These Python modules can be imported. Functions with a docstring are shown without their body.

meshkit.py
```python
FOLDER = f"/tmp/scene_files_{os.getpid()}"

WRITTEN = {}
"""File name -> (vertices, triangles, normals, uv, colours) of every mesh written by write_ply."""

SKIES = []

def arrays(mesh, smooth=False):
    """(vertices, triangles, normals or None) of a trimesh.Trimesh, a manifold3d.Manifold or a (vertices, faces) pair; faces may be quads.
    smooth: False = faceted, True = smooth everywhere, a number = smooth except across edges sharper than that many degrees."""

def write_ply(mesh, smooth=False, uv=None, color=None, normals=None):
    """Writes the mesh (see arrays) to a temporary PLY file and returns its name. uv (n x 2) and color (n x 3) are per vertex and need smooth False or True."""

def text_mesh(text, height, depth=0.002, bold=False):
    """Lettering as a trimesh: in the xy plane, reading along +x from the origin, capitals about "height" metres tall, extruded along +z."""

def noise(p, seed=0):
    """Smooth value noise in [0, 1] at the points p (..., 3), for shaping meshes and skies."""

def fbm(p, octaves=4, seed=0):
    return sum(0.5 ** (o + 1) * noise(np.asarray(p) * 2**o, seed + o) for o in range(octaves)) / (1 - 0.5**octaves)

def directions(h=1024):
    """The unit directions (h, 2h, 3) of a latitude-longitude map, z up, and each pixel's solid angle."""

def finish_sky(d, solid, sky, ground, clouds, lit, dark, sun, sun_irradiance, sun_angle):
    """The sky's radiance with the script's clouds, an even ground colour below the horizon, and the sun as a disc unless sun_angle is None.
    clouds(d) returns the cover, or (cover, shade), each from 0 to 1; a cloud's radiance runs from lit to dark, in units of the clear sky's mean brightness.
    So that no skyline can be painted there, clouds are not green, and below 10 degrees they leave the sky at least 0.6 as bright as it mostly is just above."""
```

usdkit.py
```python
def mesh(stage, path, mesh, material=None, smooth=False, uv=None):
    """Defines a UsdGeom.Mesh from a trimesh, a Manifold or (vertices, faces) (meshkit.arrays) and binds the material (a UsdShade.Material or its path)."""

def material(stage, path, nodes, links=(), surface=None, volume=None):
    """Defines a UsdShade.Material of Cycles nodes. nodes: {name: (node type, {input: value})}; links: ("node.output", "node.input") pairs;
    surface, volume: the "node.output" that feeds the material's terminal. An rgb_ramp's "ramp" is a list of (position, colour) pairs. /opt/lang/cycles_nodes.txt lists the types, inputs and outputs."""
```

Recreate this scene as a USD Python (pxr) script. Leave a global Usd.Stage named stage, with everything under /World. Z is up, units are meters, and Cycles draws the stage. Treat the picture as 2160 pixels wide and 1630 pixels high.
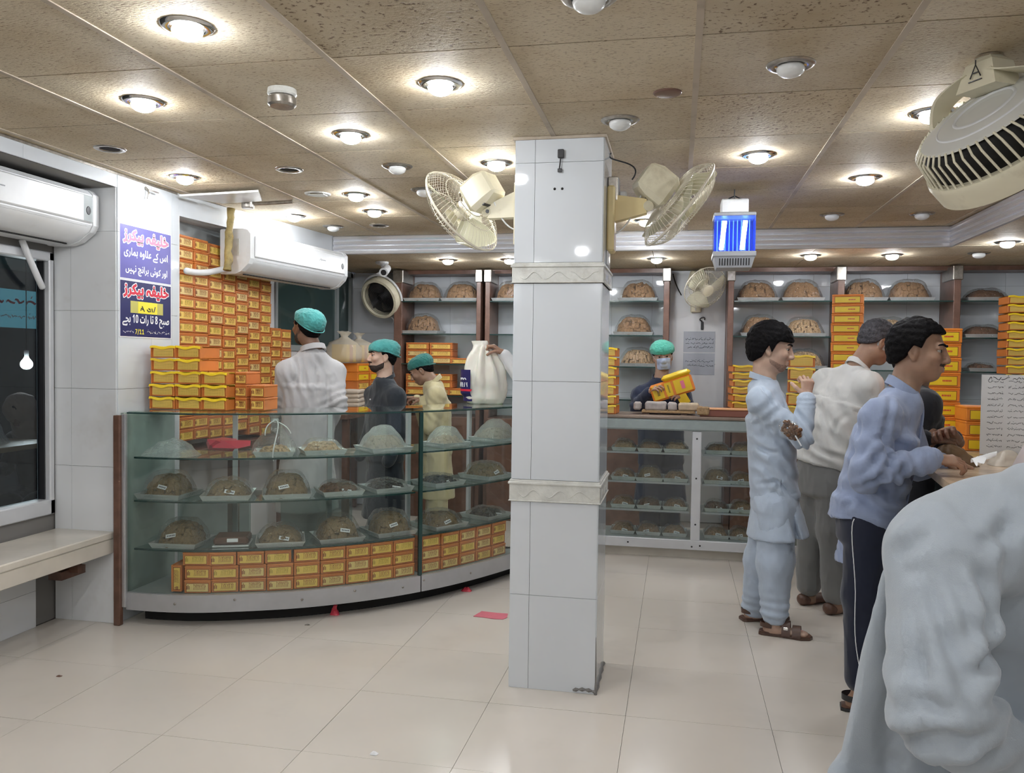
import math, random
import numpy as np, trimesh, usdkit, meshkit
import manifold3d as m3
from shapely.geometry import Polygon, LineString
from shapely import affinity
from pxr import Usd, UsdGeom, UsdLux, UsdShade, Sdf, Gf

stage = Usd.Stage.CreateInMemory()
UsdGeom.SetStageUpAxis(stage, "Z")
UsdGeom.Xform.Define(stage, "/World")
# ------------------------------------------------------------------ camera, sky, exposure
FPX, CH, ZC, ZS = 1750.0, 1.5, 2.496, 2.355
YAW, PITCH, ROLL = 0.1968, -0.0325, 0.0133
_f = np.array([-math.sin(YAW) * math.cos(PITCH), math.cos(YAW) * math.cos(PITCH), math.sin(PITCH)])
_r = np.array([math.cos(YAW), math.sin(YAW), 0.0]); _u = np.cross(_r, _f)
_r, _u = _r * math.cos(ROLL) + _u * math.sin(ROLL), -_r * math.sin(ROLL) + _u * math.cos(ROLL)
EYE = np.array([0, 0, CH])
cam = UsdGeom.Camera.Define(stage, "/World/camera")
cam.AddTransformOp().Set(Gf.Matrix4d(*_r, 0, *_u, 0, *(-_f), 0, *EYE, 1))
cam.CreateHorizontalApertureAttr(36.0); cam.CreateFocalLengthAttr(36.0 * FPX / 2160)
cam.CreateClippingRangeAttr((0.05, 200.0))
cam.CreateExposureAttr(1.38)
BULB = 84.0           # strength of the lit lamps
sky = UsdLux.DomeLight.Define(stage, "/World/night_sky")
sky.CreateIntensityAttr(0.012); sky.CreateColorAttr(Gf.Vec3f(0.6, 0.7, 1.0))

def ray(x, y): return _f + _r * (x - 1080) / FPX - _u * (y - 815) / FPX
def atz(x, y, z): d = ray(x, y); return EYE + d * (z - CH) / d[2]
def aty(x, y, Y): d = ray(x, y); return EYE + d * Y / d[1]
def atx(x, y, X): d = ray(x, y); return EYE + d * X / d[0]

# ------------------------------------------------------------------ naming helpers
_used = {}
def numbered(parent, name):
    n = _used.get((parent, name), 0); _used[(parent, name)] = n + 1
    return f"{parent}/{name}" + (f"_{n:03d}" if n else "")
def tag(p, label=None, cat=None, group=None, kind=None):
    p = p.GetPrim() if hasattr(p, "GetPrim") else p
    for k, v in (("label", label), ("category", cat), ("group", group), ("kind", kind)):
        if v: p.SetCustomDataByKey(k, v)
    return p
def mat4(loc=(0, 0, 0), rz=0.0, R=None, s=1.0):
    M = np.eye(4)
    c, q = math.cos(rz), math.sin(rz)
    M[:3, :3] = (np.array([[c, -q, 0], [q, c, 0], [0, 0, 1]]) if R is None else R) * s
    M[:3, 3] = loc
    return M
def setM(x, M): x.AddTransformOp().Set(Gf.Matrix4d(*np.asarray(M).T.ravel().tolist()))
def thing(name, label, cat, M=None, group=None, kind=None):
    x = UsdGeom.Xform.Define(stage, numbered("/World", name))
    setM(x, np.eye(4) if M is None else M)
    return tag(x, label, cat, group, kind)
def part(parent, name, mesh, mat, smooth=False, label=None, kind=None):
    parent = parent.GetPrim() if hasattr(parent, "GetPrim") else parent
    m = usdkit.mesh(stage, numbered(str(parent.GetPath()), name), mesh, mat, smooth)
    return tag(m, label, None, None, kind)
def solo(name, mesh, mat, label, cat, smooth=False, group=None, kind=None):
    m = usdkit.mesh(stage, numbered("/World", name), mesh, mat, smooth)
    return tag(m, label, cat, group, kind)
def struct(name, mesh=None, mat=None, label=None, smooth=False):
    p = numbered("/World", name)
    m = UsdGeom.Xform.Define(stage, p) if mesh is None else usdkit.mesh(stage, p, mesh, mat, smooth)
    return tag(m, label, None, None, "structure")
def dup(src, M, label=None, group=None, name=None):
    x = UsdGeom.Xform.Define(stage, numbered("/World", name or src.GetName().rstrip("0123456789").rstrip("_")))
    x.GetPrim().GetReferences().AddInternalReference(src.GetPath())
    x.GetPrim().SetInstanceable(True)
    x.ClearXformOpOrder(); op = x.MakeMatrixXform(); op.Set(Gf.Matrix4d(*np.asarray(M).T.ravel().tolist()))
    d = src.GetCustomData()
    return tag(x, label or d.get("label"), d.get("category"), group or d.get("group"), d.get("kind"))

# ------------------------------------------------------------------ mesh helpers
cat = trimesh.util.concatenate
def box(lo, hi, r=0.0):
    lo, hi = np.minimum(lo, hi).astype(float), np.maximum(lo, hi).astype(float)
    if r <= 0:
        b = trimesh.creation.box(hi - lo); b.apply_translation((lo + hi) / 2); return b
    r = min(r, (hi - lo).min() * 0.49); P = []
    for k in range(3):
        for sx in (0, 1):
            for sy in (0, 1):
                for sz in (0, 1):
                    c = np.where([sx, sy, sz], hi, lo).astype(float); s = np.where([sx, sy, sz], -r, r)
                    q = c + s; q[k] = c[k]; P.append(q)
    return trimesh.convex.convex_hull(np.array(P))
def xf(m, M): m = m.copy(); m.apply_transform(M); return m
def move(m, d): m = m.copy(); m.apply_translation(d); return m
def lathe(prof, n=32, M=None):
    prof = np.asarray(prof, float); a = np.arange(n) * 2 * np.pi / n
    v = np.stack([np.outer(prof[:, 0], np.cos(a)), np.outer(prof[:, 0], np.sin(a)), np.repeat(prof[:, 1:2], n, 1)], -1).reshape(-1, 3)
    i, j = np.meshgrid(np.arange(len(prof) - 1), np.arange(n), indexing="ij")
    A, B, C, D = i * n + j, i * n + (j + 1) % n, (i + 1) * n + (j + 1) % n, (i + 1) * n + j
    f = np.concatenate([np.stack([A, B, C], -1).reshape(-1, 3), np.stack([A, C, D], -1).reshape(-1, 3)])
    m = trimesh.Trimesh(v, f, process=False)
    return m if M is None else xf(m, M)
def tube(P, r, n=8, caps=True):
    P = np.asarray(P, float); r = np.broadcast_to(r, (len(P),)).astype(float)
    if caps:
        P = np.vstack([P[:1] + (P[0] - P[1]) * 1e-4, P, P[-1:] + (P[-1] - P[-2]) * 1e-4]); r = np.concatenate([[r[0] * .02], r, [r[-1] * .02]])
    t = np.gradient(P, axis=0); t /= np.linalg.norm(t, axis=1, keepdims=True) + 1e-12
    if caps: t[0], t[-1] = t[1], t[-2]
    a = np.cross(t[0], [0, 0, 1.0] if abs(t[0][2]) < .9 else [1.0, 0, 0]); A = []
    for k in range(len(P)):
        a = a - t[k] * (a @ t[k]); a /= np.linalg.norm(a) + 1e-12; A.append(a)
    A = np.array(A); B = np.cross(t, A); g = np.arange(n) * 2 * np.pi / n
    v = (P[:, None] + r[:, None, None] * (np.cos(g)[None, :, None] * A[:, None] + np.sin(g)[None, :, None] * B[:, None])).reshape(-1, 3)
    i, j = np.meshgrid(np.arange(len(P) - 1), np.arange(n), indexing="ij")
    q = np.stack([i * n + j, i * n + (j + 1) % n, (i + 1) * n + (j + 1) % n, (i + 1) * n + j], -1).reshape(-1, 4)
    return trimesh.Trimesh(v, np.vstack([q[:, [0, 1, 2]], q[:, [0, 2, 3]]]), process=False)
def spline(P, n=24):
    from scipy.interpolate import CubicSpline
    P = np.asarray(P, float); t = np.arange(len(P)); return CubicSpline(t, P)(np.linspace(0, len(P) - 1, n))
def prism(poly, h, M=None):
    poly = poly if isinstance(poly, Polygon) else Polygon(poly)
    m = trimesh.creation.extrude_polygon(poly, h, engine="earcut")
    return m if M is None else xf(m, M)
def sheet(poly2, M, t=0.0015): return prism(poly2, t, M)
def frame(x, y, z, o):
    M = np.eye(4); M[:3, 0], M[:3, 1], M[:3, 2], M[:3, 3] = x, y, z, o; return M
def rotm(ax, deg):
    return trimesh.transformations.rotation_matrix(math.radians(deg), ax)[:3, :3]
def grid_mesh(P):
    a, b = P.shape[:2]; i, j = np.meshgrid(np.arange(a - 1), np.arange(b - 1), indexing="ij")
    A, B, C, D = i * b + j, i * b + j + 1, (i + 1) * b + j + 1, (i + 1) * b + j
    f = np.concatenate([np.stack([A, B, C], -1).reshape(-1, 3), np.stack([A, C, D], -1).reshape(-1, 3)])
    return trimesh.Trimesh(P.reshape(-1, 3), f, process=False)
ORD = "first second third fourth fifth sixth seventh eighth ninth tenth eleventh twelfth thirteenth fourteenth fifteenth sixteenth".split()

# ------------------------------------------------------------------ materials
L = "/World/Looks"
UsdGeom.Scope.Define(stage, L)
def plain(name, col, rough=0.5, metal=0.0, spec=0.5, bump=None, vary=0.0, coat=0.0, noise=8.0, sheen=0.0, sss=0.0, trans=0.0, dirt=None):
    """One principled material: colour varied by low noise (vary), fine relief (bump = (scale, strength)), stains (dirt = (colour, scale, amount))."""
    n = {"p": ("principled_bsdf", dict(base_color=col, roughness=rough, metallic=metal, specular_ior_level=spec, coat_weight=coat, sheen_weight=sheen, subsurface_weight=sss, subsurface_scale=0.01, transmission_weight=trans)),
         "g": ("texture_coordinate", {})}
    k = []
    src = None
    if vary:
        n["n"] = ("noise_texture", dict(scale=noise, detail=4.0, roughness=0.6))
        n["r"] = ("rgb_ramp", dict(ramp=[(0.3, [c * (1 - vary) for c in col]), (0.7, [min(1, c * (1 + vary)) for c in col])]))
        k += [("g.object", "n.vector"), ("n.fac", "r.fac")]; src = "r.color"
    if dirt:
        n["dn"] = ("noise_texture", dict(scale=dirt[1], detail=5.0, roughness=0.65))
        n["dr"] = ("rgb_ramp", dict(ramp=[(0.55, (0, 0, 0)), (0.75, (dirt[2],) * 3)]))
        n["dm"] = ("mix_color", dict(a=col, b=dirt[0]))
        k += [("g.object", "dn.vector"), ("dn.fac", "dr.fac"), ("dr.color", "dm.fac")]
        if src: k.append((src, "dm.a"))
        src = "dm.result"
    if src: k.append((src, "p.base_color"))
    if bump:
        n["bn"] = ("noise_texture", dict(scale=bump[0], detail=3.0)); n["b"] = ("bump", dict(strength=bump[1], distance=0.01))
        k += [("g.object", "bn.vector"), ("bn.fac", "b.height"), ("b.normal", "p.normal")]
    return usdkit.material(stage, f"{L}/{name}", n, k, surface="p.BSDF")
def glow(name, col, s):
    return usdkit.material(stage, f"{L}/{name}", {"e": ("emission", dict(color=col, strength=s))}, [], surface="e.emission")
def pane(name, tint, refl=1.0, rough=0.02, haze=None, ior=1.5):
    n = {"t": ("transparent_bsdf", dict(color=tint)), "g": ("glossy_bsdf", dict(color=(refl,) * 3, roughness=rough)), "lw": ("layer_weight", dict(blend=.5)), "pw": ("math", dict(math_type="power", value2=4.0)), "f": ("math", dict(math_type="multiply_add", value2=.92, value3=.035)), "m": ("mix_closure", {})}
    k = [("lw.facing", "pw.value1"), ("pw.value", "f.value1"), ("f.value", "m.fac"), ("t.BSDF", "m.closure1"), ("g.BSDF", "m.closure2")]
    out = "m.closure"
    if haze:
        n |= {"d": ("diffuse_bsdf", dict(color=haze[0])), "h": ("mix_closure", dict(fac=haze[1]))}
        k += [("m.closure", "h.closure1"), ("d.BSDF", "h.closure2")]; out = "h.closure"
    return usdkit.material(stage, f"{L}/{name}", n, k, surface=out)
def wrapmat(name, tint, haze, wr=60.0):
    """Crinkled clear plastic: see-through, glossy creases by a bump, a little milkiness."""
    n = {"tc": ("texture_coordinate", {}), "n": ("noise_texture", dict(scale=wr, detail=2.0, distortion=1.5)), "b": ("bump", dict(strength=0.9, distance=0.02)),
         "t": ("transparent_bsdf", dict(color=tint)), "g": ("glossy_bsdf", dict(color=(1, 1, 1), roughness=0.08)), "lw": ("layer_weight", dict(blend=.5)), "pw": ("math", dict(math_type="power", value2=3.0)), "f": ("math", dict(math_type="multiply_add", value2=.8, value3=.06)), "m": ("mix_closure", {}),
         "d": ("diffuse_bsdf", dict(color=(0.85, 0.88, 0.88))), "h": ("mix_closure", dict(fac=haze))}
    k = [("tc.object", "n.vector"), ("n.fac", "b.height"), ("b.normal", "g.normal"), ("b.normal", "lw.normal"), ("lw.facing", "pw.value1"), ("pw.value", "f.value1"), ("f.value", "m.fac"), ("t.BSDF", "m.closure1"), ("g.BSDF", "m.closure2"), ("m.closure", "h.closure1"), ("d.BSDF", "h.closure2")]
    return usdkit.material(stage, f"{L}/{name}", n, k, surface="h.closure")
def islands(name, cols, rough=0.8, bump=(90, .5)):
    """Alike small pieces, each its own tone."""
    n = {"g": ("geometry", {}), "r": ("rgb_ramp", dict(ramp=cols)), "tc": ("texture_coordinate", {}), "n": ("noise_texture", dict(scale=bump[0], detail=3.0)), "b": ("bump", dict(strength=bump[1], distance=0.006)),
         "hs": ("map_range", dict(from_min=.3, from_max=.7, to_min=.75, to_max=1.15)), "x": ("mix_color", dict(blend_type="multiply", fac=1.0, use_clamp_result=False)), "p": ("principled_bsdf", dict(roughness=rough, specular_ior_level=.3))}
    k = [("g.random_per_island", "r.fac"), ("tc.object", "n.vector"), ("n.fac", "b.height"), ("b.normal", "p.normal"), ("n.fac", "hs.value"), ("r.color", "x.a"), ("hs.result", "x.b"), ("x.result", "p.base_color")]
    return usdkit.material(stage, f"{L}/{name}", n, k, surface="p.BSDF")

def ceiling_mat(name, base, fiss, sy):
    """Mineral-fibre board: tan, with short dark fissures and soft brownish stains."""
    n = {"g": ("geometry", {}), "oi": ("object_info", {}), "mp": ("mapping", dict(scale=(1, sy, 1))),
         "n1": ("noise_texture", dict(scale=60.0, detail=3.0, roughness=.6)), "r1": ("rgb_ramp", dict(ramp=[(.33, fiss), (.43, base)])),
         "n2": ("noise_texture", dict(scale=1.7, detail=4.0, roughness=.6)), "r2": ("rgb_ramp", dict(ramp=[(.35, (.80, .74, .66)), (.62, (1, 1, 1))])),
         "rv": ("map_range", dict(to_min=.88, to_max=1.06)),
         "m1": ("mix_color", dict(blend_type="multiply", fac=1.0)), "m2": ("mix_color", dict(blend_type="multiply", fac=1.0, use_clamp_result=False)),
         "b": ("bump", dict(strength=.35, distance=.01)), "p": ("principled_bsdf", dict(roughness=.75, specular_ior_level=.15))}
    k = [("g.position", "mp.vector"), ("mp.vector", "n1.vector"), ("n1.fac", "r1.fac"), ("g.position", "n2.vector"), ("n2.fac", "r2.fac"), ("r1.color", "m1.a"), ("r2.color", "m1.b"),
         ("oi.random", "rv.value"), ("m1.result", "m2.a"), ("rv.result", "m2.b"), ("m2.result", "p.base_color"), ("n1.fac", "b.height"), ("b.normal", "p.normal")]
    return usdkit.material(stage, f"{L}/{name}", n, k, surface="p.BSDF")
def fabric(name, col, weave=420.0, vary=.08, rough=.85, sheen=.25):
    n = {"g": ("texture_coordinate", {}), "n": ("noise_texture", dict(scale=5.0, detail=4.0, roughness=.6)), "r": ("rgb_ramp", dict(ramp=[(.3, [c * (1 - vary) for c in col]), (.7, [c * (1 + vary) for c in col])])),
         "w": ("noise_texture", dict(scale=weave, detail=1.0)), "b": ("bump", dict(strength=.12, distance=.004)),
         "p": ("principled_bsdf", dict(roughness=rough, sheen_weight=sheen, sheen_roughness=.5, specular_ior_level=.25))}
    k = [("g.object", "n.vector"), ("n.fac", "r.fac"), ("r.color", "p.base_color"), ("g.object", "w.vector"), ("w.fac", "b.height"), ("b.normal", "p.normal")]
    return usdkit.material(stage, f"{L}/{name}", n, k, surface="p.BSDF")
M = {}
M["tile"] = plain("white_tile", (.635, .665, .695), .045, spec=.5, vary=.03, noise=1.5)
M["tile_dull"] = plain("grey_white_tile", (.72, .735, .745), .16, vary=.05, noise=1.5, dirt=((.42, .38, .32), 2.2, .35))
M["grout"] = plain("grout", (.20, .19, .18), .9)
M["paint"] = plain("white_paint", (.70, .71, .72), .4, vary=.04, noise=2)
M["greypaint"] = plain("grey_paint", (.30, .33, .33), .45, vary=.06)
M["band"] = plain("carved_border_tile", (.60, .60, .56), .3, vary=.12, noise=14, dirt=((.36, .33, .27), 11, .6), bump=(30, .4))
M["floor"] = plain("beige_floor_tile", (.635, .585, .520), .22, spec=.45, vary=.035, noise=1.1, dirt=((.40, .37, .32), 1.6, .25))
M["floorjoint"] = plain("floor_joint", (.30, .27, .24), .8)
M["ceil_a"] = ceiling_mat("ceiling_board", (.65, .565, .425), (.29, .215, .155), 3.2)
M["ceil_b"] = ceiling_mat("ceiling_board_pitted", (.63, .545, .405), (.22, .155, .11), 1.1)
M["tee"] = plain("ceiling_tee", (.50, .43, .345), .7, spec=.15, vary=.1, noise=5, dirt=((.22, .17, .13), 4, .6))
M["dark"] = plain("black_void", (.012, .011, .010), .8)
M["alu"] = plain("brushed_aluminium", (.60, .60, .61), .33, metal=.75, vary=.05, noise=30)
M["alu_paint"] = plain("painted_aluminium", (.62, .63, .65), .4, metal=.2, vary=.04)
M["kick"] = plain("kick_panel_grey", (.40, .40, .405), .38, metal=.25, vary=.06)
M["chrome"] = plain("chrome", (.72, .71, .70), .12, metal=1.0)
M["oldchrome"] = plain("tarnished_chrome", (.40, .37, .33), .3, metal=.9, vary=.25, noise=40)
M["cornice"] = plain("cornice_strip", (.78, .785, .82), .22, metal=.55)
M["bulb"] = glow("lamp_glow", (.93, .96, 1.0), BULB)
M["bulb_off"] = plain("frosted_bulb", (.75, .76, .75), .3, trans=.0)
M["cream"] = plain("cream_plastic", (.70, .65, .49), .35, vary=.04, dirt=((.40, .34, .22), 9, .5))
M["creamy"] = plain("yellowed_plastic", (.74, .60, .30), .4, vary=.05)
M["white_plastic"] = plain("white_plastic", (.72, .73, .74), .3, vary=.03, dirt=((.5, .46, .38), 5, .25))
M["grey_plastic"] = plain("grey_plastic", (.33, .34, .36), .4)
M["black_plastic"] = plain("black_plastic", (.02, .02, .022), .35)
M["wood"] = plain("dark_red_wood", (.12, .06, .04), .4, vary=.3, noise=14)
M["woodpost"] = plain("brown_shelf_post", (.16, .085, .06), .35, vary=.25, noise=10)
M["stone"] = plain("cream_stone", (.60, .555, .48), .2, vary=.08, noise=4)
M["marble"] = plain("tan_marble", (.62, .47, .33), .2, vary=.3, noise=9)
M["glass"] = pane("case_glass", (.945, .972, .955), 1.0, .01)
M["glass_top"] = pane("case_top_glass", (.86, .93, .90), 1.0, .015)
M["shelf_glass"] = pane("shelf_glass", (.80, .88, .86), .9, .03, haze=((.22, .30, .29), .16))
M["glass_edge"] = plain("glass_edge", (.02, .05, .045), .15)
M["window_glass"] = pane("window_glass", (.75, .80, .80), 1.0, .01)
M["fangrill"] = plain("fan_guard_wire", (.68, .63, .52), .35, metal=.1)
M["blade"] = pane("fan_blade", (.80, .78, .66), .8, .1, haze=((.70, .68, .52), .72))
M["steel"] = plain("tray_steel", (.70, .71, .71), .3, metal=.5, vary=.1, noise=20)
M["orange"] = plain("orange_card", (.58, .185, .04), .45, vary=.08, noise=6)
M["orange_b"] = plain("bright_orange_card", (.80, .25, .03), .42, vary=.05, noise=6)
M["label"] = plain("yellow_label", (.80, .54, .12), .4, vary=.06, noise=10)
M["label_b"] = plain("pale_yellow_label", (.76, .56, .22), .4, vary=.06, noise=10)
M["lid"] = plain("lid_yellow", (.86, .60, .02), .38, vary=.05, noise=6)
M["print"] = plain("dark_red_print", (.23, .06, .02), .6)
M["printy"] = plain("olive_print", (.36, .26, .03), .6)
M["wrap"] = wrapmat("clear_wrap", (.97, .975, .97), .025, 45)
M["wrap_milky"] = wrapmat("milky_wrap", (.93, .95, .95), .20, 30)
M["bisc_tan"] = islands("tan_biscuit", [(0, (.30, .17, .08)), (.35, (.52, .34, .18)), (.75, (.72, .55, .36)), (1, (.80, .66, .48))])
M["bisc_pale"] = islands("pale_biscuit", [(0, (.42, .28, .15)), (.4, (.72, .60, .44)), (1, (.84, .76, .62))])
M["bisc_brown"] = islands("brown_biscuit", [(0, (.16, .075, .035)), (.5, (.24, .12, .06)), (1, (.11, .05, .025))])
M["bisc_olive"] = islands("golden_crumb_biscuit", [(0, (.22, .14, .06)), (.5, (.50, .38, .20)), (1, (.70, .58, .36))])
M["bisc_dark"] = islands("dark_sweet", [(0, (.035, .025, .022)), (.6, (.08, .055, .045)), (1, (.14, .09, .06))], .35)
M["paper"] = plain("white_paper", (.78, .79, .80), .7, vary=.03)
M["greypaper"] = plain("grey_paper", (.46, .49, .54), .7, vary=.05)
M["ink"] = plain("ink", (.05, .05, .07), .6)
M["navy"] = plain("poster_navy", (.015, .015, .10), .35)
M["violet"] = plain("poster_violet", (.11, .10, .36), .3, vary=.1, noise=5)
M["poster_white"] = plain("poster_white", (.82, .82, .84), .4)
M["poster_red"] = plain("poster_red", (.62, .02, .05), .4)
M["poster_pink"] = plain("poster_pink", (.85, .20, .32), .4)
M["sleeve"] = plain("tape_sleeve", (.33, .25, .09), .6, vary=.3, noise=18, dirt=((.12, .08, .04), 14, .9))
M["poster_olive"] = plain("poster_olive", (.50, .46, .12), .4)
M["poster_yellow"] = plain("poster_yellow", (.85, .75, .05), .4)
M["pinkpaper"] = plain("pink_wrapper", (.66, .17, .22), .6, vary=.1)
M["redplastic"] = plain("red_plastic", (.62, .05, .08), .3)
M["bluetube"] = glow("blue_tube", (.30, .50, 1.0), 3.0)
M["tubewhite"] = glow("blue_white_tube", (.65, .80, 1.0), 14.0)
M["killer_blue"] = pane("blue_guard", (.42, .55, .95), .7, .05, haze=((.10, .16, .55), .22))
# ================================================================== SETTING
XL, XA, YP, YB, XR, YF = -3.04, -3.43, 4.07, 8.0, 3.4, -2.6      # left wall, alcove wall, pier front, back wall, right wall, wall behind
YC, XC = 6.45, 1.90                                                  # cornice lines
# ---- floor: a slab with one mesh per tile, joints open
fl = struct("floor", label="pale beige polished floor of large square tiles")
part(fl, "slab", box((XA - .1, YF, -.08), (XR + .1, YB + .1, -.006)), M["floorjoint"])
FX = [-3.752 + .594 * k for k in range(13)]; FY = [-2.446 + .594 * k for k in range(18)]
rng = random.Random(3)
for i in range(len(FX) - 1):
    for j in range(len(FY) - 1):
        a, b = max(FX[i], XA), min(FX[i + 1], XR)
        dz = rng.uniform(0, .0006)
        part(fl, "floor_tile", box((a + .0009, FY[j] + .0009, -.006), (b - .0009, FY[j + 1] - .0009, -.0006 + dz)), M["floor"])
# ---- ceiling boards in their grid, the lower soffit behind and at the right
ce = struct("ceiling", label="tan mineral-board ceiling in square panels with brown tee bars")
part(ce, "plenum", box((XA - .1, YF, ZC + .02), (XR + .1, YC + .3, ZC + .12)), M["dark"])
CX = [-1.768 + .604 * k for k in range(-3, 10)]; CY = [2.622 + .596 * k for k in range(-9, 8)]
for i in range(len(CX) - 1):
    for j in range(len(CY) - 1):
        a, b = max(CX[i], XA), min(CX[i + 1], XC + .02); c, d = max(CY[j], YF), min(CY[j + 1], YC + .02)
        if b - a < .04 or d - c < .04: continue
        pit = (i - 3, j - 9) in ((1, -1), (3, -1), (3, 1), (-2, 2), (1, -2), (4, -2))
        part(ce, "ceiling_panel", box((a + .002, c + .0034, ZC), (b - .002, d - .0034, ZC + .018)), M["ceil_b" if pit else "ceil_a"])
    if XA < CX[i] < XC:
        part(ce, "tee_bar", box((CX[i] - .011, YF, ZC - .004), (CX[i] + .011, YC, ZC + .006)), M["tee"])
so = struct("ceiling", label="lower tan soffit over the rear shelves")
part(so, "plenum", box((XA - .1, YC + .01, ZS + .02), (XR + .1, YB + .1, ZS + .10)), M["dark"])
part(so, "plenum", box((XC + .01, YF, ZS + .02), (XR + .1, YC, ZS + .10)), M["dark"])
SX = [-3.23 + .604 * k for k in range(12)]
for k in range(len(SX) - 1):
    for c, d in ((YC + .012, 7.06), (7.06, 7.66), (7.66, YB)):
        part(so, "ceiling_panel", box((SX[k] + .002, c + .002, ZS), (min(SX[k + 1], XR) - .002, d - .002, ZS + .018)), M["ceil_a"])
for j in range(15):
    for c, d in ((XC + .012, 2.5), (2.5, 3.1), (3.1, XR)):
        part(so, "ceiling_panel", box((c + .002, YC - .596 * (j + 1) + .002, ZS), (d - .002, YC - .596 * j - .002, ZS + .018)), M["ceil_a"])
# ---- cornice: ribbed metal strip along the soffit's edge
def cornice_profile():
    h = ZC - ZS + .012; P = [(0, 0)]; n = 4
    for k in range(n):
        z0, z1 = h * k / n, h * (k + 1) / n
        P += [(-.016, z0 + .003), (-.022, z0 + .010), (-.018, z1 - .010), (-.006, z1 - .003)]
    return np.array(P + [(0, h)])
pr = cornice_profile()
xs = [-2.80, XC - .0]
tr1 = struct("trim_1", label="ribbed shiny metal cornice along the rear soffit")
part(tr1, "strip", grid_mesh(np.array([[(x + (o[0] if x > 0 else 0), YC + o[0], ZS - .012 + o[1]) for o in pr] for x in xs])), M["cornice"])
tr2 = struct("trim_2", label="ribbed shiny metal cornice along the right soffit")
part(tr2, "strip", grid_mesh(np.array([[(XC + o[0], (YC + o[0]) if y > 6 else y, ZS - .012 + o[1]) for o in pr] for y in (YC, YF)])), M["cornice"])
# ---- tiled faces
def tiles(parent, o, u, v, us, vs, mat, t=.007, gap=.0016, skip=()):
    """A face of wall tiles: each cell its own thin mesh. o corner, u and v unit directions, us and vs cuts; the face looks along u x v."""
    o, u, v = (np.asarray(q, float) for q in (o, u, v)); n = np.cross(u, v)
    for i in range(len(us) - 1):
        for j in range(len(vs) - 1):
            if (i, j) in skip: continue
            b = box((us[i] + gap / 2, vs[j] + gap / 2, -.004), (us[i + 1] - gap / 2, vs[j + 1] - gap / 2, t))
            part(parent, "wall_tile", xf(b, frame(u, v, n, o)), mat)
ex, ey, ez = np.eye(3)
WZ = [0, .43, .874, 1.307, 1.74, 2.175, ZC]
wl = struct("wall_left", label="white tiled wall at the left with pier and window alcove")
part(wl, "core", cat([box((XA - .03, YP + .01, 0), (XL - .01, 4.63, ZC)), box((XA - .3, YF, 0), (XA - .01, 1.6, ZC)), box((XA - .09, 1.6, 0), (XA - .01, 4.08, .60)), box((XA - .09, 1.6, 2.06), (XA - .01, 4.08, ZC)),
    box((XA - .05, 4.05, .6), (XA - .01, 4.08, 2.06)), box((XA - .2, YF, 2.415), (XL - .01, YP + .01, ZC))]), M["grout"])
tiles(wl, (XA, YP, 0), ex, ez, [0, .108, .39], WZ, M["tile_dull"])                       # pier front
tiles(wl, (XL, YP, 0), ey, ez, [0, .30, .50, .57], WZ, M["tile"])                        # pier side with the posters
tiles(wl, (XA, YF, 0), ey, ez, list(np.arange(0, 6.7, .31)) , [0, .20, .392], M["tile_dull"])      # under the bench
tiles(wl, (XL, YF, 0), ey, ez, list(np.arange(0, 6.6, .6)) + [6.665], [2.415, ZC - .012], M["tile"])       # strip over the alcove
part(wl, "coving", box((XL - .01, YF, ZC - .014), (XL + .012, YP + .55, ZC - .001)), M["oldchrome"])
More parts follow.
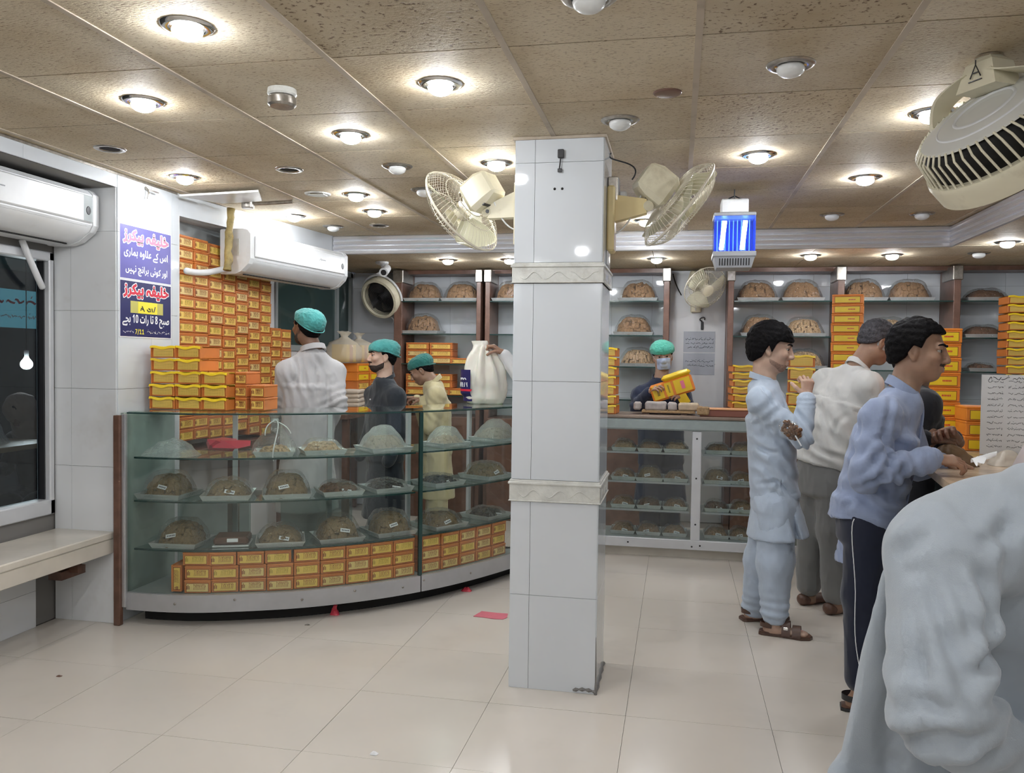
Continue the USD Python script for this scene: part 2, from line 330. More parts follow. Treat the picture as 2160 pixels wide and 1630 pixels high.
# bulkhead over the niche, canted towards the cornice, and the niche behind
pl = [(-3.45, 4.64), (XL, 4.64), (-3.035, 4.70), (-2.99, 5.05), (-2.80, YC + .02), (-3.45, YC + .02)]
part(wl, "bulkhead", prism(Polygon(pl), ZC - 2.36, mat4((0, 0, 2.36))), M["tile"])
part(wl, "niche_back", box((-3.42, 4.62, 0), (-3.34, 5.9, ZC)), M["paint"])
part(wl, "jamb", box((-3.34, 4.628, 0), (XL + .004, 4.652, 2.36)), M["paint"])
part(wl, "niche_head", box((-3.34, 4.652, 2.24), (-3.16, 5.9, 2.36)), M["greypaint"])
part(wl, "rear_wall", cat([box((-3.42, 5.9, 0), (-3.25, 6.30, ZS)), box((-3.42, 6.30, 0), (-3.25, 7.93, 1.55)), box((-3.42, 6.30, 2.345), (-3.25, 7.93, ZS + .01)), box((-3.42, 7.93, 0), (-3.25, YB, ZS))]), M["paint"])
wb = struct("wall_back", label="white tiled rear wall behind the shelves")
part(wb, "core", box((-3.42, YB, 0), (XR + .1, YB + .1, ZS)), M["grout"])
tiles(wb, (-3.25, YB, 0), ex, ez, [0, .50, .62, 1.02, 1.42, 1.82, 2.22, 2.62, 3.0, 3.2, 3.7, 4.1, 4.45, 4.85, 5.25, 5.65, 6.05, 6.65], [.0, .6, 1.2, 1.75, 2.2, ZS], M["tile"])
struct("wall_right", box((XR, YF, 0), (XR + .1, YB, ZC)), M["tile"], "white wall at the right behind the counter")
struct("wall_front", box((XA - .1, YF - .1, 0), (XR + .1, YF, ZC)), M["paint"], "white wall behind the viewer")
# ---- window 1 in the alcove, window 2 in the rear
w1 = struct("window_1", label="large dark window in white frame above the bench, night street behind")
fz0, fz1, fy0, fy1 = .60, 2.06, 1.6, 4.052
part(w1, "frame", cat([box((XA - .08, fy0, fz0), (XA + .012, fy1, fz0 + .085), .006), box((XA - .08, fy0, fz1 - .05), (XA + .012, fy1, fz1), .006), box((XA - .08, fy1 - .036, fz0), (XA + .012, fy1, fz1), .006), box((XA - .08, fy0, fz0), (XA + .012, fy0 + .05, fz1), .006)]), M["alu_paint"])
part(w1, "rubber_seal", box((XA - .060, fy1 - .046, fz0 + .086), (XA - .02, fy1 - .0365, fz1 - .052)), M["black_plastic"])
part(w1, "pane", box((XA - .052, fy0 + .04, fz0 + .07), (XA - .046, fy1 - .055, fz1 - .04)), M["window_glass"])
w2 = struct("window_2", label="dark rear window behind the server in grey")
part(w2, "frame", cat([box((-3.29, 6.30, 1.55), (-3.235, 7.93, 1.60)), box((-3.29, 6.30, 2.30), (-3.235, 7.93, 2.345)), box((-3.29, 6.30, 1.55), (-3.235, 6.335, 2.34)), box((-3.29, 7.89, 1.55), (-3.235, 7.93, 2.34)), box((-3.29, 7.55, 1.58), (-3.24, 7.60, 2.32))]), M["greypaint"])
part(w2, "pane", box((-3.27, 6.32, 1.57), (-3.264, 7.92, 2.33)), pane("streaked_glass", (.25, .34, .34), 1.0, .06, haze=((.10, .16, .155), .4)))
part(w2, "shutter_behind", box((-3.415, 6.30, 1.55), (-3.40, 7.93, 2.345)), M["greypaint"])
# ---- pillar: tiles on four faces, two carved bands
PX0, PX1, PY0, PY1 = -.731, -.337, 3.69, 4.09
pi_ = struct("pillar", label="square white tiled pillar with two carved border bands in the middle of the shop")
part(pi_, "core", box((PX0 + .004, PY0 + .004, 0), (PX1 - .004, PY1 - .004, ZC)), M["grout"])
PV = [0, .431, .858], [.958, 1.404, 1.843], [1.936, 2.38, ZC - .004]
for vs in PV:
    tiles(pi_, (PX0, PY0, 0), ex, ez, [0, .088, PX1 - PX0], vs, M["tile"], t=.003)
    tiles(pi_, (PX1, PY0, 0), ey, ez, [0, .33, PY1 - PY0], vs, M["tile"], t=.003)
    tiles(pi_, (PX1, PY1, 0), -ex, ez, [0, .3, PX1 - PX0], vs, M["tile"], t=.003)
    tiles(pi_, (PX0, PY1, 0), -ey, ez, [0, .3, PY1 - PY0], vs, M["tile"], t=.003)
for z0, z1 in ((.858, .958), (1.843, 1.936)):
    def ring(a, b, o): return box((PX0 - o, PY0 - o, a), (PX1 + o, PY1 + o, b), .003)
    bd = part(pi_, "border_band", cat([ring(z0 + .001, z1 - .001, .010), ring(z1 - .022, z1 - .010, .016), ring(z0 + .001, z0 + .006, .014)]), M["band"])
    rr = np.random.default_rng(int(z0 * 100)); sc = []
    for side in range(2):
        for q in range(3):
            t = np.linspace(0, 1, 14); w = .05 + .015 * rr.random()
            a = (q + .5) / 3 * .36 + .02
            px_ = a + w * (t - .5) * 2; pz_ = (z0 + z1) / 2 - .012 + .016 * np.sin(t * 7 + rr.random() * 6)
            P = np.stack([PX0 + px_, np.full(14, PY0 - .0095), pz_], 1) if side == 0 else np.stack([np.full(14, PX1 + .0095), PY0 + px_, pz_], 1)
            sc.append(tube(P, .004 * (1 - .6 * np.abs(t - .5) * 2), 6))
    part(pi_, "scroll_relief", cat(sc), M["band"])
part(pi_, "cap_strip", cat([box((PX0 - .012, PY0 - .012, ZC - .014), (PX1 + .012, PY1 + .012, ZC - .001))]), M["tee"])
cr = [spline([(PX1 - .10, PY0 - .002, .012), (PX1 - .05, PY0 - .004, .02), (PX1 + .002, PY0 - .004, .012)], 8), spline([(PX1 + .004, PY0 + .02, .006), (PX1 + .005, PY0 + .2, .010), (PX1 + .005, PY1 - .02, .006)], 8)]
part(pi_, "chipped_edge", cat([tube(c, [.010 if k % 2 else .004 for k in range(len(c))], 6) for c in cr] + [tube([(PX1 + .002, PY0 - .003, .26), (PX1 + .003, PY0 - .003, .06), (PX1 + .003, PY0 - .004, .0)], [.001, .004, .008], 6)]), M["grout"])

# ================================================================== LAMPS
def nth(k): return ORD[k] if k < len(ORD) else f"number {k + 1}"
def downlight(name, label, x, y, kind, z=ZC, M_=None, group=None):
    t = thing(name, label, "ceiling lamp", mat4((x, y, z)), group)
    if kind == "hole":
        part(t, "rim", lathe([(.048, .0), (.050, -.005), (.070, -.006), (.074, -.002), (.074, .001)], 28), M["oldchrome"], True)
        part(t, "dark_hole", lathe([(.0001, .0005 - .0015), (.050, -.001)], 24), M["dark"])
        return t
    part(t, "rim", lathe([(.048, -.001), (.052, -.007), (.062, -.0095), (.074, -.007), (.080, -.001)], 32), M["chrome" if kind == "lit" else "oldchrome"], True)
    part(t, "reflector", lathe([(.0001, -.001), (.03, -.0012), (.052, -.006)], 28), M["chrome"], True)
    part(t, "bulb", lathe([(.030, -.001), (.042, -.006), (.046, -.016), (.042, -.028), (.030, -.037), (.016, -.042), (.0001, -.043)], 24), M["bulb" if kind == "lit" else "bulb_off"], True)
    return t
LIT = [(395, 55, "lit downlight nearest the top left corner of the ceiling"), (302, 213, "lit downlight in front of the first air conditioner, second panel row"), (390, 373, "lit downlight close to the poster wall, before the lifted flap"),
       (929, 176, "large lit downlight left of the pillar, nearest the camera there"), (740, 283, "lit downlight midway between the round box and the pillar"), (751, 410, "lit downlight hanging low behind the empty sockets, left of the wall fan"),
       (620, 455, "lit downlight above the second air conditioner"), (1047, 343, "lit downlight directly above the fan left of the pillar"), (790, 445, "small lit downlight left of the caged fan, near the cornice"),
       (1965, 237, "lit downlight beside the big orbit fan at the right"), (1600, 326, "lit downlight in front of the blue insect killer"), (1825, 374, "lit downlight between insect killer and orbit fan"), (1362, 465, "lit downlight seen through the fan right of the pillar")]
for x, y, lb in LIT:
    p = atz(x, y, ZC); downlight("downlight", lb, p[0], p[1], "lit")
SOF = [(945, 548, "lit soffit lamp above the pastry shelf left of the pillar"), (1075, 547, "lit soffit lamp just at the pillar's left edge"), (1385, 545, "lit soffit lamp under the cornice right of the pillar"), (1710, 538, "lit soffit lamp above the pastry trays behind the boy"),
       (1882, 537, "lit soffit lamp above the shelves behind the blue shirt"), (2125, 510, "lit soffit lamp at the far right")]
for x, y, lb in SOF:
    p = atz(x, y, ZS); downlight("downlight", lb, p[0], p[1], "lit", ZS)
p = atz(1245, 3, ZC); downlight("downlight", "big chrome downlight with pale bulb cut by the top edge", p[0], p[1] - .03, "off")
for x, y, k, lb in [(1668, 136, "off", "unlit downlight with frosted bulb, right of the pillar, nearest"), (1308, 253, "off", "unlit downlight with frosted bulb beside the pillar's top"), (838, 350, "off", "unlit tilted downlight left of the caged fan"),
                    (703, 477, "off", "small unlit downlight over the second air conditioner's right end"), (232, 313, "hole", "empty lamp socket above the first air conditioner"), (610, 357, "hole", "empty chrome lamp ring between two lit downlights"),
                    (1755, 452, "off", "unlit downlight close to the cornice, left of the purple one"), (1945, 450, "off", "unlit downlight tinged purple near the cornice corner"), (895, 400, "off", "small unlit lamp touching the caged fan's guard"), (800, 475, "hole", "dark lamp hole next to the cornice left of the fan")]:
    p = atz(x, y, ZC); downlight("downlight", lb, p[0], p[1], k)
p = atz(2065, 533, ZS); downlight("downlight", "unlit lamp in the soffit at the far right", p[0], p[1], "off", ZS)
for k, (x, y) in enumerate([(CX[a] + .302, CY[9] - .298 - .596 * b) for a, b in ((1, 1), (3, 1), (5, 1), (7, 1), (2, 3), (4, 3), (6, 3), (1, 5), (3, 5), (5, 5), (7, 5), (2, 7), (4, 7), (6, 7))]):
    downlight("downlight", f"lit downlight overhead behind the viewer, lamp {nth(k)} counted from the left front", x, y - .6, "lit")
# ================================================================== FIXTURES
# ---- bench in the alcove
bn = thing("bench", "cream stone ledge seat under the big window at the left", "bench")
for a, b in ((YF, 1.2), (1.2, 3.20), (3.20, YP - .004)):
    part(bn, "stone_slab", box((XA + .010, a + .001, .478), (-3.052, b - .001, .516), .006), M["stone"])
    part(bn, "front_apron", box((-3.085, a + .001, .396), (-3.058, b - .001, .477), .003), M["stone"])
part(bn, "bracket", cat([box((-3.40, 3.86, .33), (-3.12, 3.89, .395)), box((-3.25, 3.8, .30), (-3.17, 3.98, .345))]), M["wood"])
# ---- split air conditioners
def air_conditioner(label, M_, w, h, d, mark):
    t = thing("air_conditioner", label, "air conditioner", M_)
    pf = [(0, 0), (0, h), (d * .72, h), (d * .90, h * .97), (d, h * .88), (d * 1.0, h * .34), (d * .93, h * .22), (d * .70, h * .06), (d * .5, 0)]
    Mx = frame(ey, ez, ex, (0, 0, 0))          # polygon in (y,z), swept along x
    part(t, "body", prism(Polygon(pf).buffer(-.002), w - .09, Mx @ mat4((0, 0, .045))), M["white_plastic"], 25)
    for x0 in (0, w - .044):
        part(t, "end_cap", prism(Polygon(pf).buffer(.003).buffer(-.012).buffer(.012), .044, Mx @ mat4((0, 0, x0))), M["white_plastic"], 25)
    part(t, "front_panel", box((.05, d * .985, h * .37), (w - .05, d * 1.0 + .010, h * .86), .008), M["white_plastic"])
    q = [(d * .98, h * .31), (d * .55, h * .02), (d * .54, h * .045), (d * .955, h * .325)]
    part(t, "louver", prism(q, w - .16, Mx @ mat4((0, 0, .08))), M["white_plastic"], label="long air outlet flap")
    part(t, "outlet_slot", box((.08, d * .50, -.002), (w - .08, d * .54, .004)), M["dark"])
    part(t, "display", xf(lathe([(.0001, .004), (.016, .003), (.019, 0)], 20), frame(ex, -ez, ey, (w - .09, d + .010, h * .58)) @ np.diag([1, 1.25, 1, 1])), M["black_plastic"], label="dark oval display")
    part(t, "display_strip", box((w - .125, d + .008, h * .39), (w - .06, d + .0105, h * .84)), M["greypaint"] if mark else M["white_plastic"])
    a = .30 * w if mark else .66 * w
    part(t, "maker_mark", cat([tube([(a, d + .012, h * .62), (a + .02, d + .012, h * .66), (a + .025, d + .012, h * .61)], .0016, 4)] + [box((a + .035 + .008 * k, d + .0095, h * .625), (a + .040 + .008 * k, d + .0115, h * .645)) for k in range(7)]), M["grey_plastic"])
    return t
air_conditioner("white split air conditioner above the window at the left edge", frame(ey, -ex * -1, ez, (XA + .015, 2.98, 2.095)) @ np.eye(4), 1.06, .30, .285, True)
dirx = np.array([.19, 1.40, 0]); dirx /= np.linalg.norm(dirx)
a2 = air_conditioner("white split air conditioner over the wall of orange boxes", frame(dirx, np.cross(ez, dirx) * -1, ez, (-3.035, 5.12, 2.052)), 1.26, .295, .235, False)
part(a2, "stained_sticker", box((-.003, .07, .12), (-.0005, .15, .23)), M["band"])
def spl(n, P, r, m, lb, c="pipe", k=24): return solo(n, tube(spline(P, k), r, 10), m, lb, c, True)
spl("drain_pipe", [(XA + .03, 3.80, 2.095), (XA + .04, 3.83, 2.02), (XA + .035, 3.89, 1.93), (XA + .014, 3.96, 1.86)], .017, M["white_plastic"], "white bent drain pipe below the first air conditioner")
spl("drain_pipe", [(-2.975, 5.10, 2.085), (-2.985, 5.0, 2.06), (-2.99, 4.84, 2.03), (-2.995, 4.66, 2.022)], .021, M["white_plastic"], "white flexible pipe leaving the second air conditioner to the left")
p0 = atx(478, 430, -2.93); p1 = atx(471, 570, -2.93)
dz = np.linspace(0, 1, 14); rr = np.random.default_rng(4)
solo("pipe_sleeve", tube(np.stack([p1[0] + .03 * np.ones(14), p1[1] * (1 - dz) + p0[1] * dz + .006 * rr.standard_normal(14), p1[2] * (1 - dz) + (ZC - .03) * dz], 1), .020 + .008 * rr.random(14), 10), M["sleeve"], "dirty yellow tape-wrapped pipe bundle left of the second air conditioner", "pipe", True)
# hanging flap, metal box and long slot in the ceiling above it
p = [atz(378, 402, ZC), atz(545, 392, ZC), atz(552, 412, ZC), atz(470, 418, ZC)]
solo("ceiling_flap", prism([(q[0], q[1]) for q in p], .012, mat4((0, 0, ZC - .035))), M["white_plastic"], "lifted pale ceiling flap above the niche", "panel")
p = atz(523, 420, ZC); solo("junction_box", cat([lathe([(.0001, -.06), (.035, -.06), (.04, -.05), (.04, -.012), (.055, -.008), (.055, -.001)], 20, mat4((p[0], p[1], ZC))), tube([(p[0], p[1], ZC - .03), (p[0] + .12, p[1] + .03, ZC - .022), (p[0] + .28, p[1] + .05, ZC - .012)], .012, 8)]), M["oldchrome"], "round metal junction box in the ceiling beside the flap", "box", 40)
p = atz(670, 408, ZC); solo("broken_lamp_cover", cat([lathe([(.05, 0), (.052, -.006), (.075, -.008), (.08, -.001)], 24, mat4((p[0], p[1], ZC))), box((p[0] - .05, p[1] - .03, ZC - .012), (p[0] + .05, p[1] + .03, ZC - .008))]), M["band"], "broken rusty lamp cover in the ceiling above the second air conditioner", "lamp cover")
p = atz(595, 188, ZC); ch = thing("ceiling_horn", "stubby grey round box hanging from the ceiling", "detector", mat4((p[0], p[1], ZC)))
part(ch, "base", lathe([(.052, -.001), (.054, -.02), (.048, -.026), (.0001, -.026)], 24), M["band"], 40); part(ch, "cap", lathe([(.046, -.027), (.052, -.034), (.052, -.058), (.044, -.066), (.0001, -.066)], 24), M["oldchrome"], 40)
p = atz(1408, 195, ZC); solo("ceiling_disc", lathe([(.0001, -.008), (.045, -.008), (.052, -.004), (.053, -.0005)], 24, mat4((p[0], p[1], ZC))), M["woodpost"], "plain brown disc in the ceiling right of the pillar", "cover", True)
def hook(name, P, m, lb): return solo(name, cat([tube(spline(q, 10), .004, 6) for q in P]), m, lb, "hook", True)
q = atx(318, 405, XL + .012); hook("wall_hook", [[q + (0, -.05, .01), q + (.03, -.02, .0), q + (.03, .03, 0)], [q + (0, -.05, .02), q + (.02, -.05, -.01), q + (.02, -.06, -.05)]], M["oldchrome"], "small metal hook high on the poster wall")
wm = thing("wall_clip", "black wall clip high on the pillar's front", "clip", mat4((PX0 + .205, PY0 - .004, 2.415)))
part(wm, "clip_body", box((-.014, -.018, -.02), (.014, 0, .018), .003), M["black_plastic"]); part(wm, "cord", cat([tube([(0, -.012, -.015), (-.003, -.014, -.05), (-.006, -.012, -.068)], .003, 6), box((-.014, -.014, -.082), (.006, -.006, -.066), .002)]), M["black_plastic"])
for k, x in enumerate((PX0 + .178, PX0 + .212)): solo("screw_hole", lathe([(.0001, -.002), (.005, -.0015), (.006, 0)], 12, frame(ex, ez, -ey, (x, PY0 - .0032, 2.262)) @ np.diag([1, 1, -1, 1])), M["dark"], ("left" if k == 0 else "right") + " one of two dark screw holes on the pillar", "screw hole")
jb = thing("socket_box", "dusty electric socket box on the pillar's right side above the fan plate", "socket", mat4((PX1 + .004, 3.92, 2.29)))
part(jb, "box", box((0, -.05, -.05), (.045, .06, .06), .004), M["oldchrome"]); part(jb, "front_plate", box((.045, -.045, -.045), (.049, .055, .055)), M["white_plastic"]); part(jb, "plug", box((.05, -.01, -.03), (.085, .03, .0), .006), M["white_plastic"])
spl("fan_cable", [(PX1 + .01, 3.98, ZC - .01), (PX1 + .03, 3.93, 2.44), (PX1 + .11, 3.88, 2.40), (PX1 + .115, 3.86, 2.33)], .0035, M["black_plastic"], "thin black cable hanging from ceiling to socket box on the pillar", "cable")
for k in (0, 1): spl("conduit", [(PX1 + .008, 3.86 + .035 * k, 2.10), (PX1 + .008, 3.86 + .035 * k, 2.0), (PX1 + .008, 3.86 + .035 * k, 1.945)], .005, M["white_plastic"], ("front" if k == 0 else "rear") + " one of two thin white conduits on the pillar's right side", "conduit", 6)
p = atz(1066, 385, ZC - .12); so_ = thing("socket_plate", "small white two-hole socket left of the pillar top", "socket", mat4((PX0 - .002, 3.90, 2.355)))
part(so_, "plate", box((-.012, -.04, -.03), (0, .04, .03), .003), M["white_plastic"]); [part(so_, "pin_hole", box((-.0135, a, -.012), (-.0121, a + .008, .012)), M["black_plastic"]) for a in (-.022, .010)]
# ---- wall posters
UR = {"shop":[[487,96],[[[240,35,240,44,243,51,249,57,260,62,277,61,282,56,285,45,290,38,307,36,303,46,304,58,312,68,319,71,331,70,340,63,343,56,343,46,339,36,361,38,365,45,367,57,380,55,380,39,390,36,399,37,402,42,400,96,414,96,416,45,420,37,445,38,465,46,460,51,450,53,433,52,432,66,437,67,458,65,472,57,485,55,487,44,487,42,477,40,454,27,436,23,420,23,410,29,399,23,384,23,377,25,372,30,358,23,339,23,322,27,307,23,290,23,279,28,267,49,259,48,255,44,256,27,244,24],[318,46,322,41,327,43,329,51,326,57,323,58,318,55]],[[436,81,437,88,441,91,448,90,451,86,450,79,446,76,439,77]],[[371,4,371,9,375,13,381,13,385,9,385,4,381,0,375,0]],[[354,4,354,9,358,13,364,13,368,9,368,4,364,0,358,0]],[[316,85,317,92,321,95,328,94,331,90,330,83,326,80,319,81]],[[41,11,42,14,55,19,63,27,65,39,59,55,70,61,75,55,81,38,89,36,111,37,111,45,91,65,91,71,101,81,125,93,130,94,135,82,108,68,118,58,129,41,136,37,151,38,156,48,157,57,170,55,170,39,180,36,191,37,194,42,194,48,189,66,200,70,204,69,208,39,205,31,198,25,174,23,167,25,162,30,148,23,135,23,123,29,110,23,84,23,78,26,67,11,52,2,45,1]],[[187,4,187,9,191,14,197,14,201,9,201,4,197,0,191,0]],[[161,4,161,9,165,13,171,13,175,9,175,4,171,0,165,0]],[[144,4,144,9,148,13,154,13,158,9,158,4,154,0,148,0]],[[4,1,0,14,13,19,21,26,24,39,17,56,31,62,38,43,37,27,33,19,23,9,7,1]],[[19,77,20,84,24,87,31,86,34,82,33,75,29,72,22,73]]]],"a2":[[804,102],[[[790,29,788,102,802,102,804,29]],[[648,27,649,43,652,52,655,53,665,49,662,31,667,23,675,20,686,20,695,23,701,33,696,60,707,63,710,63,713,49,718,43,723,42,729,44,734,63,747,61,746,44,753,42,760,43,763,47,763,53,758,72,772,76,777,56,777,45,774,37,767,31,749,29,739,35,730,29,715,31,711,21,704,13,690,7,663,9,652,17]],[[518,14,520,27,536,38,556,42,596,43,598,46,596,53,577,70,577,79,590,89,615,100,620,88,594,75,612,53,613,42,608,34,594,29,546,27,535,24,532,20,536,16,549,14,591,14,606,17,605,3,586,0,540,1,526,5]],[[378,44,376,102,390,102,392,51,396,43,408,43,412,48,410,102,424,102,426,51,430,43,450,43,444,54,444,63,447,70,458,78,474,79,479,78,477,65,468,66,461,64,458,60,458,55,466,47,484,53,488,39,470,32,451,29,430,29,420,35,409,29,386,31,381,35]],[[326,7,324,21,335,22,347,28,334,30,327,35,325,49,329,60,334,66,342,70,354,68,361,61,365,51,365,33,360,21,350,12,337,7],[340,45,345,42,352,43,349,54,343,55,339,49]],[[276,42,279,59,287,68,284,73,294,83,313,64,317,54,317,45,314,37,309,32,301,29,290,29,279,35],[291,46,297,42,304,47,303,55,298,61,291,55]],[[129,44,127,102,141,102,143,51,147,43,157,43,166,59,180,70,191,70,196,67,211,43,225,43,228,48,228,54,223,73,237,76,242,57,241,41,235,33,223,29,210,29,201,33,193,27,185,27,170,36,159,29,137,31,132,35],[177,48,185,41,189,40,193,44,190,53,185,57,177,52]],[[222,14,223,22,231,27,233,22,230,20,235,17,235,13,232,10,226,10]],[[77,17,78,20,91,25,99,33,101,45,95,61,108,67,115,49,115,37,111,26,101,15,83,6]],[[0,27,1,43,4,52,7,53,17,49,14,31,19,23,37,19,55,24,59,31,42,38,35,46,37,60,47,72,58,77,68,77,78,73,73,61,63,64,59,63,49,54,51,48,69,41,74,35,71,22,60,12,41,6,20,7,9,12,4,17]]]],"a3":[[818,122],[[[804,38,802,111,816,111,818,38]],[[752,16,750,30,761,31,773,37,760,39,753,44,751,58,755,69,760,75,768,79,780,77,787,70,791,60,791,42,786,30,776,21,763,16],[765,55,771,51,778,53,777,59,772,64,766,61]],[[702,26,703,29,716,34,724,42,726,54,720,70,733,76,740,58,740,46,736,35,726,24,708,15]],[[587,16,584,30,595,31,608,37,591,41,586,49,588,65,593,73,600,78,611,79,616,77,625,65,627,51,656,52,658,55,656,62,637,79,637,88,650,98,675,109,680,97,654,84,672,62,673,51,668,43,654,38,624,38,621,30,614,23,595,16],[601,53,613,51,610,63,605,64,601,61]],[[471,35,472,52,476,62,478,62,488,58,485,41,491,32,501,29,525,31,530,35,530,38,518,44,521,58,541,52,559,52,562,57,562,63,557,82,566,85,572,83,576,66,576,54,573,46,562,39,544,38,543,29,530,19,519,16,490,17,479,22]],[[551,102,555,105,552,109,553,118,559,122,567,122,568,115,560,114,560,111,564,107,571,108,573,102,554,96]],[[363,26,364,29,377,34,386,44,387,54,381,68,382,71,394,76,403,53,411,51,419,52,423,57,423,63,418,81,429,85,433,84,437,54,430,42,419,38,406,38,399,41,389,26,371,16,367,16]],[[416,19,416,24,420,29,426,29,430,24,430,19,426,15,420,15]],[[347,38,345,111,359,111,361,38]],[[232,24,233,39,239,51,252,62,271,70,256,74,236,73,235,87,255,88,281,80,294,79,295,64,289,64,289,59,293,54,305,51,317,52,320,57,315,82,329,85,334,66,334,54,327,42,315,38,290,40,283,45,278,60,275,60,260,53,248,41,246,28,253,17,266,13,278,13,294,17,297,5,281,0,252,2,244,6,236,14]],[[314,99,315,106,319,109,326,108,329,104,328,97,324,94,317,95]],[[269,34,269,39,272,42,277,42,280,39,280,34,277,31,272,31]],[[262,27,265,30,270,30,273,27,273,22,270,19,265,19,262,22]],[[255,34,255,39,258,42,263,42,266,39,266,34,263,31,258,31]],[[0,35,0,47,5,62,17,58,14,40,19,32,27,29,38,29,47,32,53,42,48,69,62,72,67,54,78,51,89,53,94,63,95,72,101,72,108,70,107,57,113,52,127,52,134,60,145,57,144,43,149,30,151,40,157,48,164,51,181,52,184,54,185,63,180,82,194,85,198,72,199,54,196,46,185,39,163,36,160,30,159,17,148,12,145,12,139,19,132,40,112,38,105,40,100,45,86,38,73,38,66,41,62,28,53,20,42,16,15,18,4,26]],[[179,99,180,106,184,109,191,108,194,104,193,97,189,94,182,95]],[[99,24,103,28,109,28,113,24,113,19,109,15,103,15,99,19]],[[82,24,86,28,92,28,96,24,96,19,92,15,86,15,82,19]]]],"b3":[[898,111],[[[693,24,694,40,702,54,715,64,730,70,716,74,697,73,696,87,715,88,745,79,753,79,754,64,749,64,748,60,752,54,764,51,776,53,781,72,793,71,794,54,804,51,813,54,818,71,830,68,829,55,836,51,853,72,872,81,882,81,890,78,898,66,898,56,891,44,867,36,836,37,823,44,811,38,797,38,786,44,774,38,752,39,742,45,737,60,731,59,714,48,708,38,707,27,709,21,720,14,737,13,753,17,757,5,745,1,719,0,712,2,697,13],[858,59,852,49,859,49,879,52,883,55,884,63,876,68,870,67]],[[777,19,777,24,781,29,787,29,791,24,791,19,787,15,781,15]],[[612,50,612,63,624,75,615,85,615,101,621,107,629,110,644,110,652,107,659,99,659,87,648,76,661,63,662,55,659,46,647,38,630,37,620,40],[627,53,630,49,639,48,646,51,648,57,642,66,636,69,627,63],[628,95,632,84,637,82,644,87,645,94,641,99,633,99]],[[566,104,570,108,576,108,580,104,580,99,577,95,570,95,566,99]],[[522,53,520,111,534,111,536,60,541,52,550,51,561,54,562,64,557,83,571,86,576,66,576,54,570,43,556,38,537,38,525,44]],[[549,104,553,108,559,108,563,104,563,99,560,95,553,95,549,99]],[[444,26,445,29,458,34,466,42,468,54,462,70,475,76,482,58,482,46,478,35,468,24,450,15]],[[428,38,426,111,440,111,442,38]],[[321,54,324,77,337,74,336,57,340,53,350,50,369,49,397,53,401,58,397,79,409,83,415,65,413,49,401,40,388,37,349,36,339,38,328,43]],[[370,86,370,91,374,95,380,95,384,91,384,86,380,82,374,82]],[[352,86,352,91,356,95,362,95,366,91,366,86,362,82,356,82]],[[239,62,239,86,245,103,256,110,276,108,283,101,288,86,288,60,283,46,277,40,269,37,252,39,244,47],[255,60,257,52,262,49,268,50,272,57,273,87,266,98,258,97,255,90]],[[184,90,206,109,219,109,219,38,204,38,204,91,192,82]],[[0,23,2,36,13,45,30,50,75,53,95,61,94,64,80,68,63,67,61,81,84,81,104,71,114,70,116,57,109,55,121,51,130,52,133,57,128,81,139,85,143,84,147,54,144,46,137,40,129,38,109,39,96,49,77,40,28,36,17,33,14,29,18,25,31,23,73,23,81,30,87,30,91,25,87,12,68,9,22,10,8,14]],[[126,19,126,24,130,29,136,29,140,24,140,19,136,15,130,15]]]]}
def lettering(key, w, h=None):
    (W, H), polys = UR[key]; s = w / W; sy = (h / H) if h else s; G = []
    for rings in polys:
        R = [[(r[2 * i] * s, r[2 * i + 1] * sy) for i in range(len(r) // 2)] for r in rings]
        g = Polygon(R[0], R[1:]); G.append(g if g.is_valid else g.buffer(0))
    return G
def text_parts(G, M_, t, grow=0.0):
    ms = []
    for g in G:
        g = g.buffer(grow) if grow else g
        for q in getattr(g, "geoms", [g]):
            if not q.is_empty: ms.append(prism(q, t, M_))
    return cat(ms)
def squiggle(rng, x0, x1, y, h, r, M_, n=7, gap=.15):
    """A line of small illegible handwriting as raised strokes."""
    ms = []; x = x0
    while x < x1:
        w = rng.uniform(.6, 1.6) * h * 1.3; k = 5
        P = [(min(x + w * i / (k - 1), x1), y + h * rng.uniform(-.35, .5), .0012) for i in range(k)]
        ms.append(tube(P, r, 3, False)); x += w * rng.uniform(.75, 1.25) + h * .25
        if rng.random() < .5:
            d = (x - w * .6, y + h * rng.uniform(.6, .9)); ms.append(tube([(d[0], d[1], .0012), (d[0] + h * .2, d[1], .0012)], r * 1.2, 3, False))
    return xf(cat(ms), M_)
FX0 = XL + .0085
def poster(label, y0, y1, z0, z1, base):
    t = thing("poster", label, "poster", frame(ey, ez, ex, (FX0, y0, z0)))
    w, h = y1 - y0, z1 - z0
    part(t, "backing", box((-.004, -.004, -.0008), (w + .004, h + .004, .0006)), M["poster_white"]); part(t, "print_field", box((.002, .002, .0006), (w - .002, h - .002, .0013)), M[base])
    return t, w, h
t1, w, h = poster("violet poster with red heading and two white lines of script, upper of the two", 4.085, 4.555, 1.925, 2.225, "violet")
g = lettering("shop", w * .88, h * .27)
part(t1, "heading_outline", text_parts(g, mat4((w * .06, h * .66, .0013)), .0006, .007), M["poster_white"]); part(t1, "heading", text_parts(g, mat4((w * .06, h * .66, .0019)), .0005, .0015), M["poster_pink"])
part(t1, "white_line", text_parts(lettering("a2", w * .86, h * .20), mat4((w * .07, h * .385, .0013)), .0006), M["poster_white"]); part(t1, "white_line", text_parts(lettering("a3", w * .82, h * .22), mat4((w * .10, h * .07, .0013)), .0006), M["poster_white"])
t2, w, h = poster("navy poster with red heading, yellow strip and opening hours, lower of the two", 4.085, 4.555, 1.600, 1.915, "navy")
part(t2, "heading_outline", text_parts(g, mat4((w * .06, h * .70, .0013)), .0006, .007), M["poster_white"]); part(t2, "heading", text_parts(g, mat4((w * .06, h * .70, .0019)), .0005, .0015), M["poster_red"])
